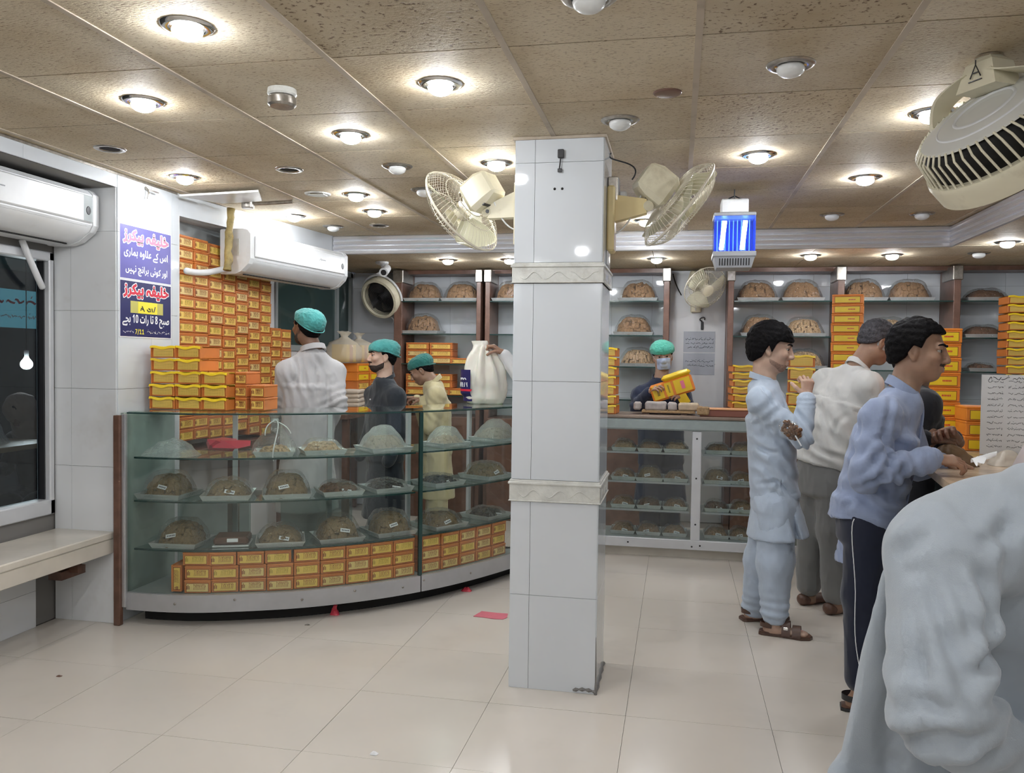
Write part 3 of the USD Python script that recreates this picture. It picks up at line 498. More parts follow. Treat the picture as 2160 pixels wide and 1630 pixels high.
part(t2, "olive_strip", box((w * .19, h * .43, .0013), (w * .83, h * .645, .0018)), M["poster_olive"]); part(t2, "yellow_strip", box((w * .33, h * .43, .0018), (w * .71, h * .645, .0023)), M["poster_yellow"])
S = lambda P, r=.0035: tube([(w * a, h * b, .0026) for a, b in P], r, 4)
part(t2, "strip_writing", cat([S([(.38, .48), (.395, .53), (.42, .50)]), S([(.405, .565), (.45, .47)]), S([(.50, .51), (.53, .475), (.57, .48), (.56, .525), (.53, .53)]), S([(.60, .54), (.605, .48), (.64, .48), (.665, .57)])]), M["ink"])
part(t2, "white_line", text_parts(lettering("b3", w * .92, h * .23), mat4((w * .04, h * .175, .0013)), .0007), M["poster_white"])
part(t2, "small_line", squiggle(random.Random(5), w * .50, w * .96, h * .085, h * .06, .0016, mat4((0, 0, .0005))), M["poster_white"]); part(t2, "small_line", squiggle(random.Random(6), w * .05, w * .24, h * .085, h * .05, .0016, mat4((0, 0, .0005))), M["poster_white"])
part(t2, "small_numerals", xf(meshkit.text_mesh("7/11", h * .085, .0006, True), mat4((w * .27, h * .055, .0013))), M["poster_yellow"])

# ---- curved display case at the left
cv = spline([(-2.992, 4.078), (-2.62, 4.105), (-2.38, 4.185), (-2.145, 4.290), (-1.92, 4.43), (-1.70, 4.61), (-1.51, 4.813), (-1.31, 5.09), (-1.10, 5.48), (-1.02, 5.70)], 55)
tg = np.gradient(cv, axis=0); tg /= np.linalg.norm(tg, axis=1, keepdims=True); nr = np.stack([-tg[:, 1], tg[:, 0]], 1)      # inward = staff side
seg = np.concatenate([[0], np.cumsum(np.linalg.norm(np.diff(cv, axis=0), axis=1))])
def on_curve(s, off=0.0):
    i = np.interp(s, seg, np.arange(len(seg))); a = int(min(i, len(seg) - 2)); f = i - a
    c = cv[a] * (1 - f) + cv[a + 1] * f; n = nr[a] * (1 - f) + nr[a + 1] * f; n /= np.linalg.norm(n)
    return c + n * off, math.atan2(-n[0], n[1])          # point, and the turn that makes local +y point inward
def curve_s(x): return float(np.interp(x, cv[:, 0], seg))
def ribbon(s0, s1, o0, o1, z0, z1, n=28):
    """A solid strip along the case's curve between two offsets and two heights."""
    ss = np.linspace(s0, s1, n); a = np.array([on_curve(s, o0)[0] for s in ss]); b = np.array([on_curve(s, o1)[0] for s in ss])
    Q = [np.column_stack([p, np.full(n, z)]) for p, z in ((a, z0), (b, z0), (b, z1), (a, z1), (a, z0))]
    m = grid_mesh(np.stack(Q, 1)); m = trimesh.Trimesh(m.vertices, m.faces[:, ::-1], process=True)
    m.merge_vertices(); trimesh.repair.fill_holes(m)
    c = [trimesh.Trimesh([q[k] for q in Q[:4]], [[0, 1, 2], [0, 2, 3]] if k == 0 else [[0, 2, 1], [0, 3, 2]]) for k in (0, -1)]
    return cat([m] + c)
S0, S1, SD = 0.0, seg[-1], curve_s(-1.514)
DEP = .46; SHELF = (.418, .688, .930)
cs = thing("curved_display_case", "long curved glass pastry case at the left with grey metal base", "display case")
for a, b in ((S0 + .01, SD - .004), (SD + .004, S1)):
    part(cs, "base_panel", ribbon(a, b, -.012, .010, .082, .178), M["kick"], 40, label="curved grey metal kick panel")
    part(cs, "front_glass", ribbon(a, b, 0, .008, .182, 1.172), M["glass"], 40)
    part(cs, "top_edge_trim", ribbon(a, b, -.004, .010, 1.173, 1.181), M["glass_edge"], 40)
    part(cs, "top_glass", ribbon(a, b, .010, DEP, 1.176, 1.186), M["glass_top"], 40)
for z in SHELF:
    for a, b in ((S0 + .03, SD - .02), (SD + .02, S1)):
        part(cs, "glass_shelf", ribbon(a, b, .035, DEP - .03, z - .008, z), M["shelf_glass"], 40)
        part(cs, "shelf_edge", ribbon(a, b, .030, .035, z - .009, z + .001), M["glass_edge"], 40)
part(cs, "deck", ribbon(S0 + .01, S1, .012, DEP, .150, .176), M["greypaint"], 40)
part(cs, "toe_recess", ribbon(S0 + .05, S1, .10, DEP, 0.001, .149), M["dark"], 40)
part(cs, "divider", ribbon(SD - .012, SD + .012, -.002, .012, .18, 1.172, 3), M["glass_edge"])
for s in np.linspace(.55, S1 - .1, 4):
    c, rz = on_curve(s, DEP - .012); part(cs, "rear_post", xf(box((-.014, -.012, .176), (.014, .012, 1.175)), mat4((c[0], c[1], 0), rz)), M["alu_paint"])
for s in (.35, 1.15): c, rz = on_curve(s, DEP - .02); part(cs, "sliding_panel", xf(box((-.22, -.004, .18), (.22, .004, .66)), mat4((c[0], c[1], 0), rz)), M["shelf_glass"])
part(cs, "end_panel", box((-3.028, 4.085, .15), (-3.008, 4.56, 1.175)), plain("end_panel_green", (.30, .37, .345), .5, vary=.08))
part(cs, "wood_post", box((-3.034, 4.028, 0), (-2.995, 4.060, 1.165), .003), M["wood"]); part(cs, "metal_strip", box((-2.995, 4.045, .1), (-2.972, 4.066, 1.172), .002), M["alu"])
for k, s in enumerate((.30, .62, .98, 1.28, 1.58, SD + .02, 2.1, 2.6)):
    c, rz = on_curve(s, -.0135); part(cs, "bolt", lathe([(.0001, .004), (.005, .003), (.0075, 0)], 10, mat4((c[0], c[1], .13 + .02 * (k % 2)), rz) @ frame(ex, ez, -ey, (0, 0, 0))), M["oldchrome"], True)
# ---- straight display case behind the pillar
QX0, QX1, QY, QT = -.62, 1.74, 6.40, 1.09
qc = thing("straight_display_case", "straight glass pastry case with aluminium frame behind the pillar", "display case")
part(qc, "toe_kick", box((QX0, QY + .06, 0), (QX1, QY + .42, .072)), M["stone"]); part(qc, "bottom_rail", box((QX0, QY - .004, .074), (QX1, QY + .03, .148), .004), M["alu_paint"]); part(qc, "deck", box((QX0, QY + .03, .120), (QX1, QY + .42, .146)), M["greypaint"])
for a in (QX0, .118, .93, QX1 - .07): part(qc, "frame_post", box((a, QY - .004, .148), (a + .07, QY + .03, .975), .004), M["alu_paint"])
part(qc, "counter_band", box((QX0, QY - .02, .978), (QX1, QY + .44, 1.062), .012), plain("counter_green_grey", (.31, .36, .355), .15, vary=.1)); part(qc, "counter_top", box((QX0, QY - .02, 1.064), (QX1, QY + .45, 1.088), .006), plain("counter_brown", (.25, .19, .15), .3, vary=.2))
for a, b in ((QX0 + .07, .118), (.188, .93), (1.0, QX1 - .07)):
    part(qc, "front_glass", box((a, QY + .010, .148), (b, QY + .016, .975)), M["glass"])
    for z in (.354, .571, .798):
        part(qc, "glass_shelf", box((a + .01, QY + .05, z - .008), (b - .01, QY + .40, z)), M["shelf_glass"]); part(qc, "shelf_edge", box((a + .01, QY + .045, z - .010), (b - .01, QY + .05, z + .004)), M["grey_plastic"])
for x, z in ((.153, .92), (.153, .62), (.153, .27), (-.35, .11), (.13, .10), (.19, .11), (.6, .11)): part(qc, "bolt", lathe([(.0001, .003), (.005, .002), (.007, 0)], 10, frame(ex, ez, -ey, (x, QY - .0045, z))), M["black_plastic"], True)
# ---- counter at the right
rc = thing("marble_counter", "tan marble topped counter at the right where customers lean", "counter")
rp = [(.98, 3.05), (1.13, 4.17), (1.37, 4.19), (1.37, 4.84), (1.30, 4.86), (1.32, 5.30), (2.35, 5.30), (2.35, 2.4), (.90, 2.4)]
part(rc, "marble_top", prism(Polygon(rp).buffer(.012).buffer(-.006), .034, mat4((0, 0, 1.015))), M["marble"], 40); part(rc, "glass_front", prism(Polygon(rp).buffer(-.05), .84, mat4((0, 0, .17))), plain("dark_glass_front", (.035, .045, .04), .08)); part(rc, "plinth", prism(Polygon(rp).buffer(-.07), .168, mat4((0, 0, .001))), M["alu_paint"])
# ---- shelving along the rear wall
sh = thing("wall_shelving", "tall dark wood shelving with glass shelves along the rear wall", "shelves")
for x0, x1 in ((-2.68, -2.60), (-1.867, -1.826), (-1.784, -1.738), (-.136, -.085), (.425, .475), (1.344, 1.40), (2.268, 2.324)):
    part(sh, "upright", box((x0, 7.60, 0), (x1, YB - .012, 2.33), .004), M["woodpost"]); part(sh, "capital", box((x0 - .012, 7.588, 2.22), (x1 + .012, 7.9, 2.34), .006), M["oldchrome"])
part(sh, "top_rail", cat([box((-2.68, 7.75, 2.315), (-.085, YB - .012, 2.352)), box((.43, 7.75, 2.315), (XR - .05, YB - .012, 2.352))]), M["woodpost"])
BAYS = ((-2.598, -1.870), (-1.735, -.140), (.478, 1.341), (1.403, 2.265), (2.327, XR - .03))
for a, b in BAYS:
    for z in (2.045, 1.735, 1.450, 1.150):
        part(sh, "glass_shelf", box((a, 7.60, z - .008), (b, YB - .014, z)), M["shelf_glass"]); part(sh, "shelf_edge", box((a, 7.594, z - .009), (b, 7.60, z + .001)), M["glass_edge"])
    part(sh, "base_cabinet", box((a, 7.20 if a > 2 else 7.52, .0), (b, YB - .014, .95), .004), M["woodpost"])
part(sh, "white_panel", box((-.083, 7.93, 0), (.423, YB - .012, 2.345)), M["paint"]); part(sh, "black_wire", tube(spline([(-.06, 7.925, 2.32), (-.03, 7.90, 2.22), (.02, 7.92, 2.12)], 10), .005, 6), M["black_plastic"])
# ================================================================== BOXES
def pix(p):
    q = np.asarray(p, float) - EYE; return 1080 + FPX * (q @ _r) / (q @ _f), 815 - FPX * (q @ _u) / (q @ _f)
BW, BD, BH = .164, .235, .0735
def carton_print(rng, w, h, x0=-.5, n=9):
    ms = []
    x = -w * .40
    for k in range(3): ms.append(box((x + .006 * k, -.0016, h * .30), (x + .006 * k + .0035, -.0010, h * (.55 + .1 * (k % 2)))))
    x = -w * .14
    for k in range(n):
        a = rng.uniform(-.002, .002); ms.append(tube([(x, -.0013, h * .26), (x + .004 + a, -.0013, h * .48), (x + .001, -.0013, h * .70), (x + .006, -.0013, h * (.45 + .2 * rng.random()))], .0012, 3, False)); x += w * .46 / n
    return cat(ms)
def sweet_box(label, kind, seed, w=BW, d=BD, h=BH, group=None, M_=None, pr_=True):
    """One cardboard sweet box: front face at local y = 0, standing on z = 0."""
    t = thing("sweet_box", label, "box", M_, group); r = random.Random(seed)
    o = M["orange_b"] if kind == "bright" else M["orange"]; e = .0012
    if kind == "open":
        part(t, "carton", box((-w / 2 + e, .004, e), (w / 2 - e, d, h - .010), .003), o)
        part(t, "side_flap", box((-w / 2, -.006, e), (-w / 2 + .006, .02, h - .006), .002), o); part(t, "side_flap", box((w / 2 - .006, -.006, e), (w / 2, .02, h - .006), .002), o)
        part(t, "front_panel", box((-w / 2 + .016, .0005, h * .12), (w / 2 - .016, .0042, h * .84)), M["label"])
        xs = np.linspace(-w / 2 - .002, w / 2 + .002, 12); wv = .004 * np.sin(xs * 55 + seed) - .003 * r.random()
        P = np.array([[(x, y, z + a * v) for x, v in zip(xs, wv)] for y, z, a in ((d, h - .008, 0), (.03, h - .006, .2), (-.006, h - .004, 1), (-.010, h - .018, 1.3), (-.006, h - .014, 1.3), (.03, h - .010, .2), (d, h - .0115, 0))])
        part(t, "lid_flap", grid_mesh(P), M["lid"], 50, label="yellow lid bent forward")
        part(t, "print", cat([box((x, -.0004, z), (x + .007, .0004, z + .0016)) for x in np.arange(-w / 2 + .022, w / 2 - .026, .0105) for z in np.arange(h * .18, h * .62, .0065)]), M["printy"], kind="stuff")
        return t
    part(t, "carton", box((-w / 2 + e, 0, e), (w / 2 - e, d, h - .012), .003), o)
    part(t, "lid", box((-w / 2, -.001, h - .013), (w / 2, d + .001, h - e * .3), .003), o)
    lw, lh = (w * .40, h * .66)
    part(t, "label", box((-lw, -.0011, h * .14), (lw, .0, h * .72)), M["lid"] if kind == "bright" else M["label" if seed % 3 else "label_b"])
    part(t, "label_rim", cat([box((-lw - .003, -.0008, h * .14 - .003), (lw + .003, 0.0, h * .14)), box((-lw - .003, -.0008, h * .72), (lw + .003, 0.0, h * .72 + .003)), box((-lw - .003, -.0008, h * .14), (-lw, 0, h * .72)), box((lw, -.0008, h * .14), (lw + .003, 0, h * .72))]), M["print"])
    if pr_:
        if kind == "bright": part(t, "print", cat([box((lw * .1 + .008 * k, -.0016, h * .38), (lw * .1 + .008 * k + .005, -.0011, h * .50)) for k in range(6)]), M["poster_red"], kind="stuff")
        else: part(t, "print", carton_print(r, w, h), M["print"] if seed % 4 else M["printy"], kind="stuff")
    return t
proto = {}
def put_box(kind, M_, label, group, w=BW, h=BH, d=BD, var=0):
    key = (kind, round(w, 3), round(h, 3), round(d, 3), var)
    if key not in proto: proto[key] = sweet_box(label, kind, 11 + var * 7, w, d, h, group, M_).GetPrim(); return proto[key]
    return dup(proto[key], M_, label, group)
rg = random.Random(8)
def nth(k): return ORD[k] if k < len(ORD) else f"number {k + 1}"
# wall of boxes in the niche: faces look along +x; columns run along y
NX = -3.055
def niche(y, z): return frame(ey, -ex, ez, (NX + rg.uniform(-.006, .006), y, z)) @ mat4(rz=rg.uniform(-.012, .012))
tops = [2.255, 2.255, 2.245, 2.24, 2.19, 2.15, 2.13, 1.72, 1.715]
for c, tp in enumerate(tops):
    y = 4.79 + .1715 * c - .035; n = int((tp - .90) / .0765)
    for k in range(n):
        put_box("closed", niche(y, tp - .0765 * (k + 1)), f"orange box in the tall wall stack, {nth(c)} column from the left, {nth(k)} from top", "boxes stacked in the niche", .168, .0755, .185, rg.randrange(4))
solo("back_table", cat([box((-3.245, 4.68, .84), (-2.99, 6.35, .895), .004)] + [box((-3.2, y, 0), (-3.14, y + .06, .84)) for y in (4.75, 5.5, 6.25)]), M["wood"], "dark wooden side table carrying the tall wall of orange boxes", "table")
# yellow-lidded boxes on the glass counter: three columns
for c, (x, n) in enumerate(((-2.905, 5), (-2.745, 5), (-2.583, 3))):
    for k in range(n):
        put_box("open", mat4((x + rg.uniform(-.003, .003), 4.29 + rg.uniform(-.008, .008), 1.188 + .0735 * k), rg.uniform(-.02, .02)), f"yellow-lidded box on the glass counter, {('left', 'middle', 'right')[c]} stack by the posters, {nth(n - 1 - k)} from top", "open-lidded boxes on the glass counter", .158, .0735, .2, rg.randrange(3))
for c, (x, n) in enumerate(((-2.465, 3), (-2.36, 2))):
    for k in range(n): put_box("closed", mat4((x + c * 0, 4.375, 1.188 + .0735 * k)), f"small orange box right of the yellow-lidded stacks, {('near', 'far')[c]} pile, {nth(n - 1 - k)} from top", "small boxes beside the open-lidded stacks", .075 if c == 0 else .09, .0730, .16)
# bottom of the curved case
sa = curve_s(-2.66); pitch = (SD - .015 - sa) / 9
for c in range(9):
    for k in range(3):
        p, rz = on_curve(sa + pitch * (c + .5) + (.012 if k == 2 else 0) * (-1 if c < 4 else 0), .030 + rg.uniform(0, .012))
        put_box("closed", mat4((p[0], p[1], .1775 + .0765 * k), rz + rg.uniform(-.02, .02)), f"orange box low in the curved case, {nth(c)} column from the left, {('bottom', 'middle', 'top')[k]} layer", "boxes in the bottom of the curved case", .146, .0755, .11, rg.randrange(4))
p, rz = on_curve(sa - .035, .03)
put_box("closed", mat4((p[0], p[1], .178), rz) @ frame(ez, ey, -ex, (.02, 0, .082)), "orange sweet box standing on end at the left of the case's bottom row", None, .150, .060, .2)
s2 = SD + .03; p2 = .155
for c in range(5):
    for k in range(3):
        p, rz = on_curve(s2 + p2 * (c + .5), .032 + rg.uniform(0, .012))
        put_box("closed", mat4((p[0], p[1], .1775 + .0765 * k), rz + rg.uniform(-.02, .02)), f"orange sweet box right of the case's divider, {nth(c)} column, {('bottom', 'middle', 'top')[k]} layer", "boxes right of the case's divider", .146, .0755, .11, rg.randrange(4))
def stack(n, x, y, z, kind, w, h, d, rz, lb, grp, jit=.006, var=3):
    for k in range(n):
        put_box(kind, mat4((x + rg.uniform(-jit, jit), y + rg.uniform(-jit, jit), z + (h + .0005) * k), rz + rg.uniform(-.03, .03)), f"{lb}, {nth(n - 1 - k)} from top", grp, w, h, d, rg.randrange(var))
stack(7, -.545, 6.44, 1.0885, "open", .164, .0735, .2, -.05, "yellow-lidded box, stack close to the pillar's right side", "stack beside the pillar")
stack(7, .50, 6.63, 1.0885, "open", .17, .0560, .2, .1, "yellow-lidded sweet box in the low stack left behind the boy", "low stack behind the boy")
stack(5, .905, 6.52, 1.0885, "open", .19, .095, .2, -.12, "tall yellow-lidded box between boy and grey-haired man", "stack in front of the boy's face", .012)
stack(13, 1.225, 6.55, 1.0885, "bright", .215, .0710, .2, -.22, "bright orange box, tall stack behind the grey-haired man", "tall stack behind the grey-haired man", .003)
stack(8, 1.44, 5.00, 1.050, "bright", .205, .0815, .22, .02, "bright yellow-fronted box, tall stack beside the blue shirt man's face", "tall stack beside the blue shirt man's face", .003)
stack(3, 1.60, 4.76, 1.050, "bright", .205, .0780, .2, -.02, "bright yellow-fronted box in the short stack behind the price sheet", "short stack behind the price sheet", .003)
stack(16, 2.66, 7.24, .951, "open", .20, .0690, .2, .02, "yellow-fronted sweet box in the stack at the picture's right edge", "stack at the right edge", .003)
# rear left shelf boxes and side table boxes
for r_, (z, n0) in enumerate(((1.4515, 3), (1.1515, 3))):
    for c in range(2):
        for k in range(n0):
            put_box("closed", mat4((-2.455 + .235 * c, 7.64, z + .067 * k), 0), f"orange sweet box on the {('upper', 'lower')[r_]} rear left shelf, {('left', 'right')[c]} pile, {('bottom', 'middle', 'top')[k]}", "boxes on the rear left shelves", .228, .0660, .2, (c + k) % 3)
put_box("closed", mat4((-2.0, 7.62, 1.4515)), "flat orange box alone on the rear left shelf behind the youth in yellow", None, .25, .055, .2); put_box("closed", mat4((-2.02, 7.62, 1.1515)), "orange box low on the rear shelf behind the carrier bag", None, .25, .066, .2)
st = solo("side_table", cat([box((-3.235, 6.5, .98), (-2.70, 7.9, 1.02), .004)] + [box((x, y, 0), (x + .05, y + .05, .98)) for x in (-3.2, -2.76) for y in (6.55, 7.82)]), M["wood"], "wooden side table under the rear window", "table")
for k in range(3):
    for c in range(2): put_box("bright" if k else "closed", frame(ey, -ex, ez, (-2.74, 6.98 + .30 * c, 1.215 + .078 * k)), f"orange box behind the server in grey, {('near', 'far')[c]} pile, {('bottom', 'middle', 'top')[k]}", "boxes on the side table", .28, .077, .2, c)
put_box("closed", mat4((-3.0, 7.62, 1.0215)), "lone orange carton under the rear window corner", None, .26, .19, .2)
rb = np.random.default_rng(12)
# ================================================================== CLOTH, BAGS, TRAYS
def crumple(m, amp, scale, seed=0, zmin=None):
    v = m.vertices; n = m.vertex_normals
    d = (meshkit.fbm(v * scale + seed * 7.3, 4, seed) - .5) * 2 * amp
    if zmin is not None: d = d * np.clip((v[:, 2] - zmin) / (amp * 2 + 1e-6), 0, 1)
    r_ = trimesh.Trimesh(v + n * d[:, None], m.faces, process=False)
    if zmin is not None: r_.vertices[:, 2] = np.maximum(r_.vertices[:, 2], zmin)
    return r_
def dome(w, d, h, n=26, e=4.2, bottom=True):
    """A heaped, flat-bottomed mound: superellipse in plan, rounded in section."""
    a = np.linspace(0, 2 * np.pi, 4 * n, endpoint=False); t = np.linspace(0, 1, n)
    ca, sa_ = np.cos(a), np.sin(a); rx = np.sign(ca) * np.abs(ca) ** (2 / 3.2); ry = np.sign(sa_) * np.abs(sa_) ** (2 / 3.2)
    rad = np.sin(t * np.pi / 2) ** (.75); z = h * np.clip(1 - rad ** e, 0, 1)
    P = np.stack([np.outer(rad * w / 2, rx), np.outer(rad * d / 2, ry), np.repeat(z[:, None], 4 * n, 1)], -1)
    P = np.concatenate([P, P[:, :1]], 1); m = grid_mesh(P); m = trimesh.Trimesh(m.vertices, m.faces[:, ::-1], process=True); m.merge_vertices()
    if m.face_normals[:, 2].mean() < 0: m.invert()
    return m
def biscuits(w, d, h, n, size, seed, flat=False):
    """A heap as real pieces over its core: n rounded slabs lying on the mound's surface."""
    core = dome(w * .76, d * .76, h * .80, 8); rr = np.random.default_rng(seed); ms = [core]
    src = dome(w * .88, d * .88, h * .90, 14); pts, fi = trimesh.sample.sample_surface_even(src, n, seed=seed)
    base = trimesh.creation.icosphere(1); v0 = base.vertices; v0 = np.sign(v0) * np.abs(v0) ** .6
    for p, i in zip(pts, fi):
        nn = src.face_normals[i]; a = np.cross(nn, rr.standard_normal(3)); a /= np.linalg.norm(a) + 1e-9; b = np.cross(nn, a)
        if abs(nn[2]) < .75 and rr.random() < .75:
            a = np.array([0, 0, 1.0]) - nn * nn[2]; a /= np.linalg.norm(a) + 1e-9; b = np.cross(nn, a)
        s = np.asarray(size) * rr.uniform(.7, 1.25, 3)
        v = v0 * s; q = p + nn * rr.uniform(-.006, .008) + v[:, :1] * a + v[:, 1:2] * b + v[:, 2:] * nn; q[:, 2] = np.maximum(q[:, 2], 0.001)
        ms.append(trimesh.Trimesh(q, base.faces, process=False))
    return cat(ms)
def tray_shape(w, d, h=.030):
    o = box((-w / 2, -d / 2, 0), (w / 2, d / 2, .003)); t = .003; e = .012
    ms = [o]
    for sx in (-1, 1):
        ms.append(trimesh.convex.convex_hull([(sx * w / 2, -d / 2, 0), (sx * w / 2, d / 2, 0), (sx * (w / 2 + e), -d / 2 - e, h), (sx * (w / 2 + e), d / 2 + e, h), (sx * (w / 2 + e + t), -d / 2 - e, h), (sx * (w / 2 + e + t), d / 2 + e, h), (sx * (w / 2 - t), -d / 2, 0.003), (sx * (w / 2 - t), d / 2, 0.003)]))
        ms.append(trimesh.convex.convex_hull([(-w / 2, sx * d / 2, 0), (w / 2, sx * d / 2, 0), (-w / 2 - e, sx * (d / 2 + e), h), (w / 2 + e, sx * (d / 2 + e), h), (-w / 2 - e, sx * (d / 2 + e + t), h), (w / 2 + e, sx * (d / 2 + e + t), h), (-w / 2, sx * (d / 2 - t), 0.003), (w / 2, sx * (d / 2 - t), 0.003)]))
    return cat(ms)
TR = {}
KIND = {  # w, d, heap height, pieces, piece half-sizes, material, words
    "rusk": (.335, .27, .170, 160, (.034, .015, .013), "bisc_tan", "tan rusk"), "rusk2": (.335, .27, .165, 180, (.024, .019, .015), "bisc_tan", "tan knotted biscuit"), "pale": (.325, .27, .150, 200, (.030, .011, .010), "bisc_pale", "pale finger biscuit"),
    "brown": (.32, .27, .085, 70, (.035, .026, .014), "bisc_brown", "brown cake"), "crumb": (.245, .24, .125, 190, (.020, .015, .010), "bisc_olive", "golden crumb biscuit"), "crumbflat": (.245, .25, .085, 170, (.022, .016, .010), "bisc_olive", "golden flat biscuit"),
    "white": (.22, .2, .06, 150, (.014, .012, .009), "bisc_pale", "small pale cookie"), "mixed": (.22, .22, .05, 60, (.022, .018, .013), "bisc_brown", "mixed brown sweet"), "dark": (.23, .23, .045, 90, (.016, .014, .010), "bisc_dark", "dark chocolate sweet"), "bars": (.22, .22, .055, 150, (.030, .008, .008), "bisc_tan", "toffee bar")}
def tray(kind, label, M_, var=0, sticker=True, milky=False, group=None):
    key = (kind, var, sticker, milky)
    if key in TR: return dup(TR[key], M_, label, group)
    w, d, h, n, sz, mt, _ = KIND[kind]
    t = thing("biscuit_tray", label, "tray of biscuits", M_, group)
    part(t, "tray", tray_shape(w, d), M["steel"])
    part(t, "biscuits", move(biscuits(w, d, h, n, sz, 40 + var * 3 + len(kind)), (0, 0, .004)), M[mt], 30, kind="stuff")
    wr = crumple(dome(w + .032, d + .032, h + (.06 if milky else .016), 26, 2.2 if milky else 4.0), .013, 22, var + len(kind), 0.0)
    part(t, "plastic_cover", move(wr, (0, 0, .012)), M["wrap_milky" if milky else "wrap"], True)
    if sticker:
        R_ = rotm((1, 0, 0), 58) @ rotm((0, 0, 1), 12 * (1 if var % 2 else -1)); part(t, "price_label", xf(box((-.028, -.011, 0), (.028, .011, .001)), mat4((.02 * (-1) ** var, -d * .44, h * .55), R=R_)), M["paper"])
        part(t, "price_print", xf(cat([box((-.02 + .009 * k, -.004, .001), (-.014 + .009 * k, .004, .0014)) for k in range(5)]), mat4((.02 * (-1) ** var, -d * .44, h * .55), R=R_)), M["ink"])
    TR[key] = t; return t
def on_shelf(x, off, z):
    """Where along the curved case something must stand to show at picture column x."""
    ss = np.linspace(.15, S1 - .05, 400); c = [on_curve(s, off)[0] for s in ss]; u = np.array([pix((q[0], q[1], z + .05))[0] for q in c])
    s = ss[int(np.argmin(np.abs(u - x)))]; p, rz = on_curve(s, off); return mat4((p[0], p[1], z + .0008), rz)
for x, k, v, st_, mk, lb in [(680, "white", 0, False, False, "tray of small pale cookies, top shelf, middle of the curved case"), (808, "crumbflat", 1, False, True, "tray of golden biscuits under a tall milky bag, top shelf left of the divider"), (940, "white", 1, False, True, "pale cookies under milky plastic, top shelf right of the divider"), (1045, "crumbflat", 2, False, True, "golden biscuits under milky plastic, top shelf beside the pillar")]:
    tray(k, lb, on_shelf(x, .20, SHELF[2]), v, st_, mk)
for x, k, v, lb in [(358, "crumb", 0, "leftmost golden crumb biscuit heap on the middle shelf"), (484, "crumbflat", 0, "second golden biscuit heap from the left on the middle shelf"), (604, "crumb", 1, "tall golden crumb heap at the centre of the middle shelf"), (716, "mixed", 0, "tray of brown and pale sweets on the middle shelf"), (815, "dark", 0, "tray of dark chocolate sweets on the middle shelf left of the divider"), (925, "dark", 1, "tray of black glossy sweets on the middle shelf right of the divider"), (1025, "crumbflat", 1, "golden biscuits on the middle shelf beside the pillar")]:
    tray(k, lb, on_shelf(x, .19, SHELF[1]), v, True)
for x, k, v, lb in [(386, "crumb", 1, "leftmost golden crumb heap on the lowest shelf"), (592, "crumbflat", 0, "low golden biscuit heap in the middle of the lowest shelf"), (712, "crumb", 0, "tall golden crumb heap on the lowest shelf"), (820, "crumb", 1, "big golden heap on the lowest shelf left of the divider"), (925, "crumbflat", 1, "golden biscuits on the lowest shelf right of the divider"), (1025, "dark", 0, "dark sweets on the lowest shelf beside the pillar")]:
    tray(k, lb, on_shelf(x, .18 if x != 820 else .2, SHELF[0]), v, True)
db = thing("flat_cake_box", "flat dark cake slab with a white price label on the lowest shelf", "cake", on_shelf(488, .11, SHELF[0]))
part(db, "tray", box((-.10, -.02, 0), (.10, .16, .012), .003), M["steel"]); part(db, "cake", box((-.095, -.015, .013), (.095, .155, .055), .01), M["wood"]); part(db, "price_label", xf(box((-.03, -.01, 0), (.03, .01, .001)), mat4((.01, -.017, .04), R=rotm((1, 0, 0), 80))), M["paper"])
# loose plastic bag, red wrapper, tied silver bag on the case's top shelf
def blob(w, d, h, amp, sc, seed): return crumple(dome(w, d, h, 22, 1.8), amp, sc, seed, 0.0)
solo("plastic_bag", xf(blob(.32, .22, .10, .055, 11, 3), on_shelf(362, .16, SHELF[2])), M["wrap_milky"], "crumpled empty milky plastic bag at the left of the case's top shelf", "bag", True)
rw = np.random.default_rng(6); rwp = rw.standard_normal((26, 3)); rwp /= np.linalg.norm(rwp, axis=1, keepdims=True); rwp = rwp * (.125, .07, .05) * rw.uniform(.6, 1.1, (26, 1)) + (0, 0, .052); rwp[:, 2] = np.maximum(rwp[:, 2], 0)
solo("red_wrapper", xf(cat([trimesh.convex.convex_hull(rwp[:17]), trimesh.convex.convex_hull(rwp[9:] + (.03, .01, 0))]), on_shelf(472, .22, SHELF[2])), M["redplastic"], "crumpled red plastic wrapper on the case's top shelf", "wrapper", 20)
tb = thing("tied_bag", "clear tied bag of cookies with a silver ribbon on the case's top shelf", "bag", on_shelf(580, .17, SHELF[2]))
part(tb, "tray", tray_shape(.20, .19), M["steel"]); part(tb, "cookies", biscuits(.19, .18, .05, 120, (.013, .011, .008), 77), M["bisc_pale"], 30, kind="stuff")
pf = [(.125, .005), (.13, .03), (.115, .07), (.075, .12), (.035, .165), (.016, .195), (.018, .21), (.035, .235)]
part(tb, "plastic_bag", crumple(lathe(pf, 40), .012, 30, 2, .004), M["wrap"], True); part(tb, "ribbon", cat([tube(spline(q, 10), .004, 5) for q in ([(0, -.02, .2), (-.04, -.05, .17), (-.05, -.07, .12)], [(0, -.02, .2), (.02, -.09, .16), (.0, -.125, .06), (0, -.135, -.02)], [(0, -.02, .2), (.06, -.06, .17), (.09, -.08, .13)])] + [lathe([(.02, -.012), (.024, 0), (.02, .012)], 14, mat4((0, 0, .2)))]), M["steel"], True)
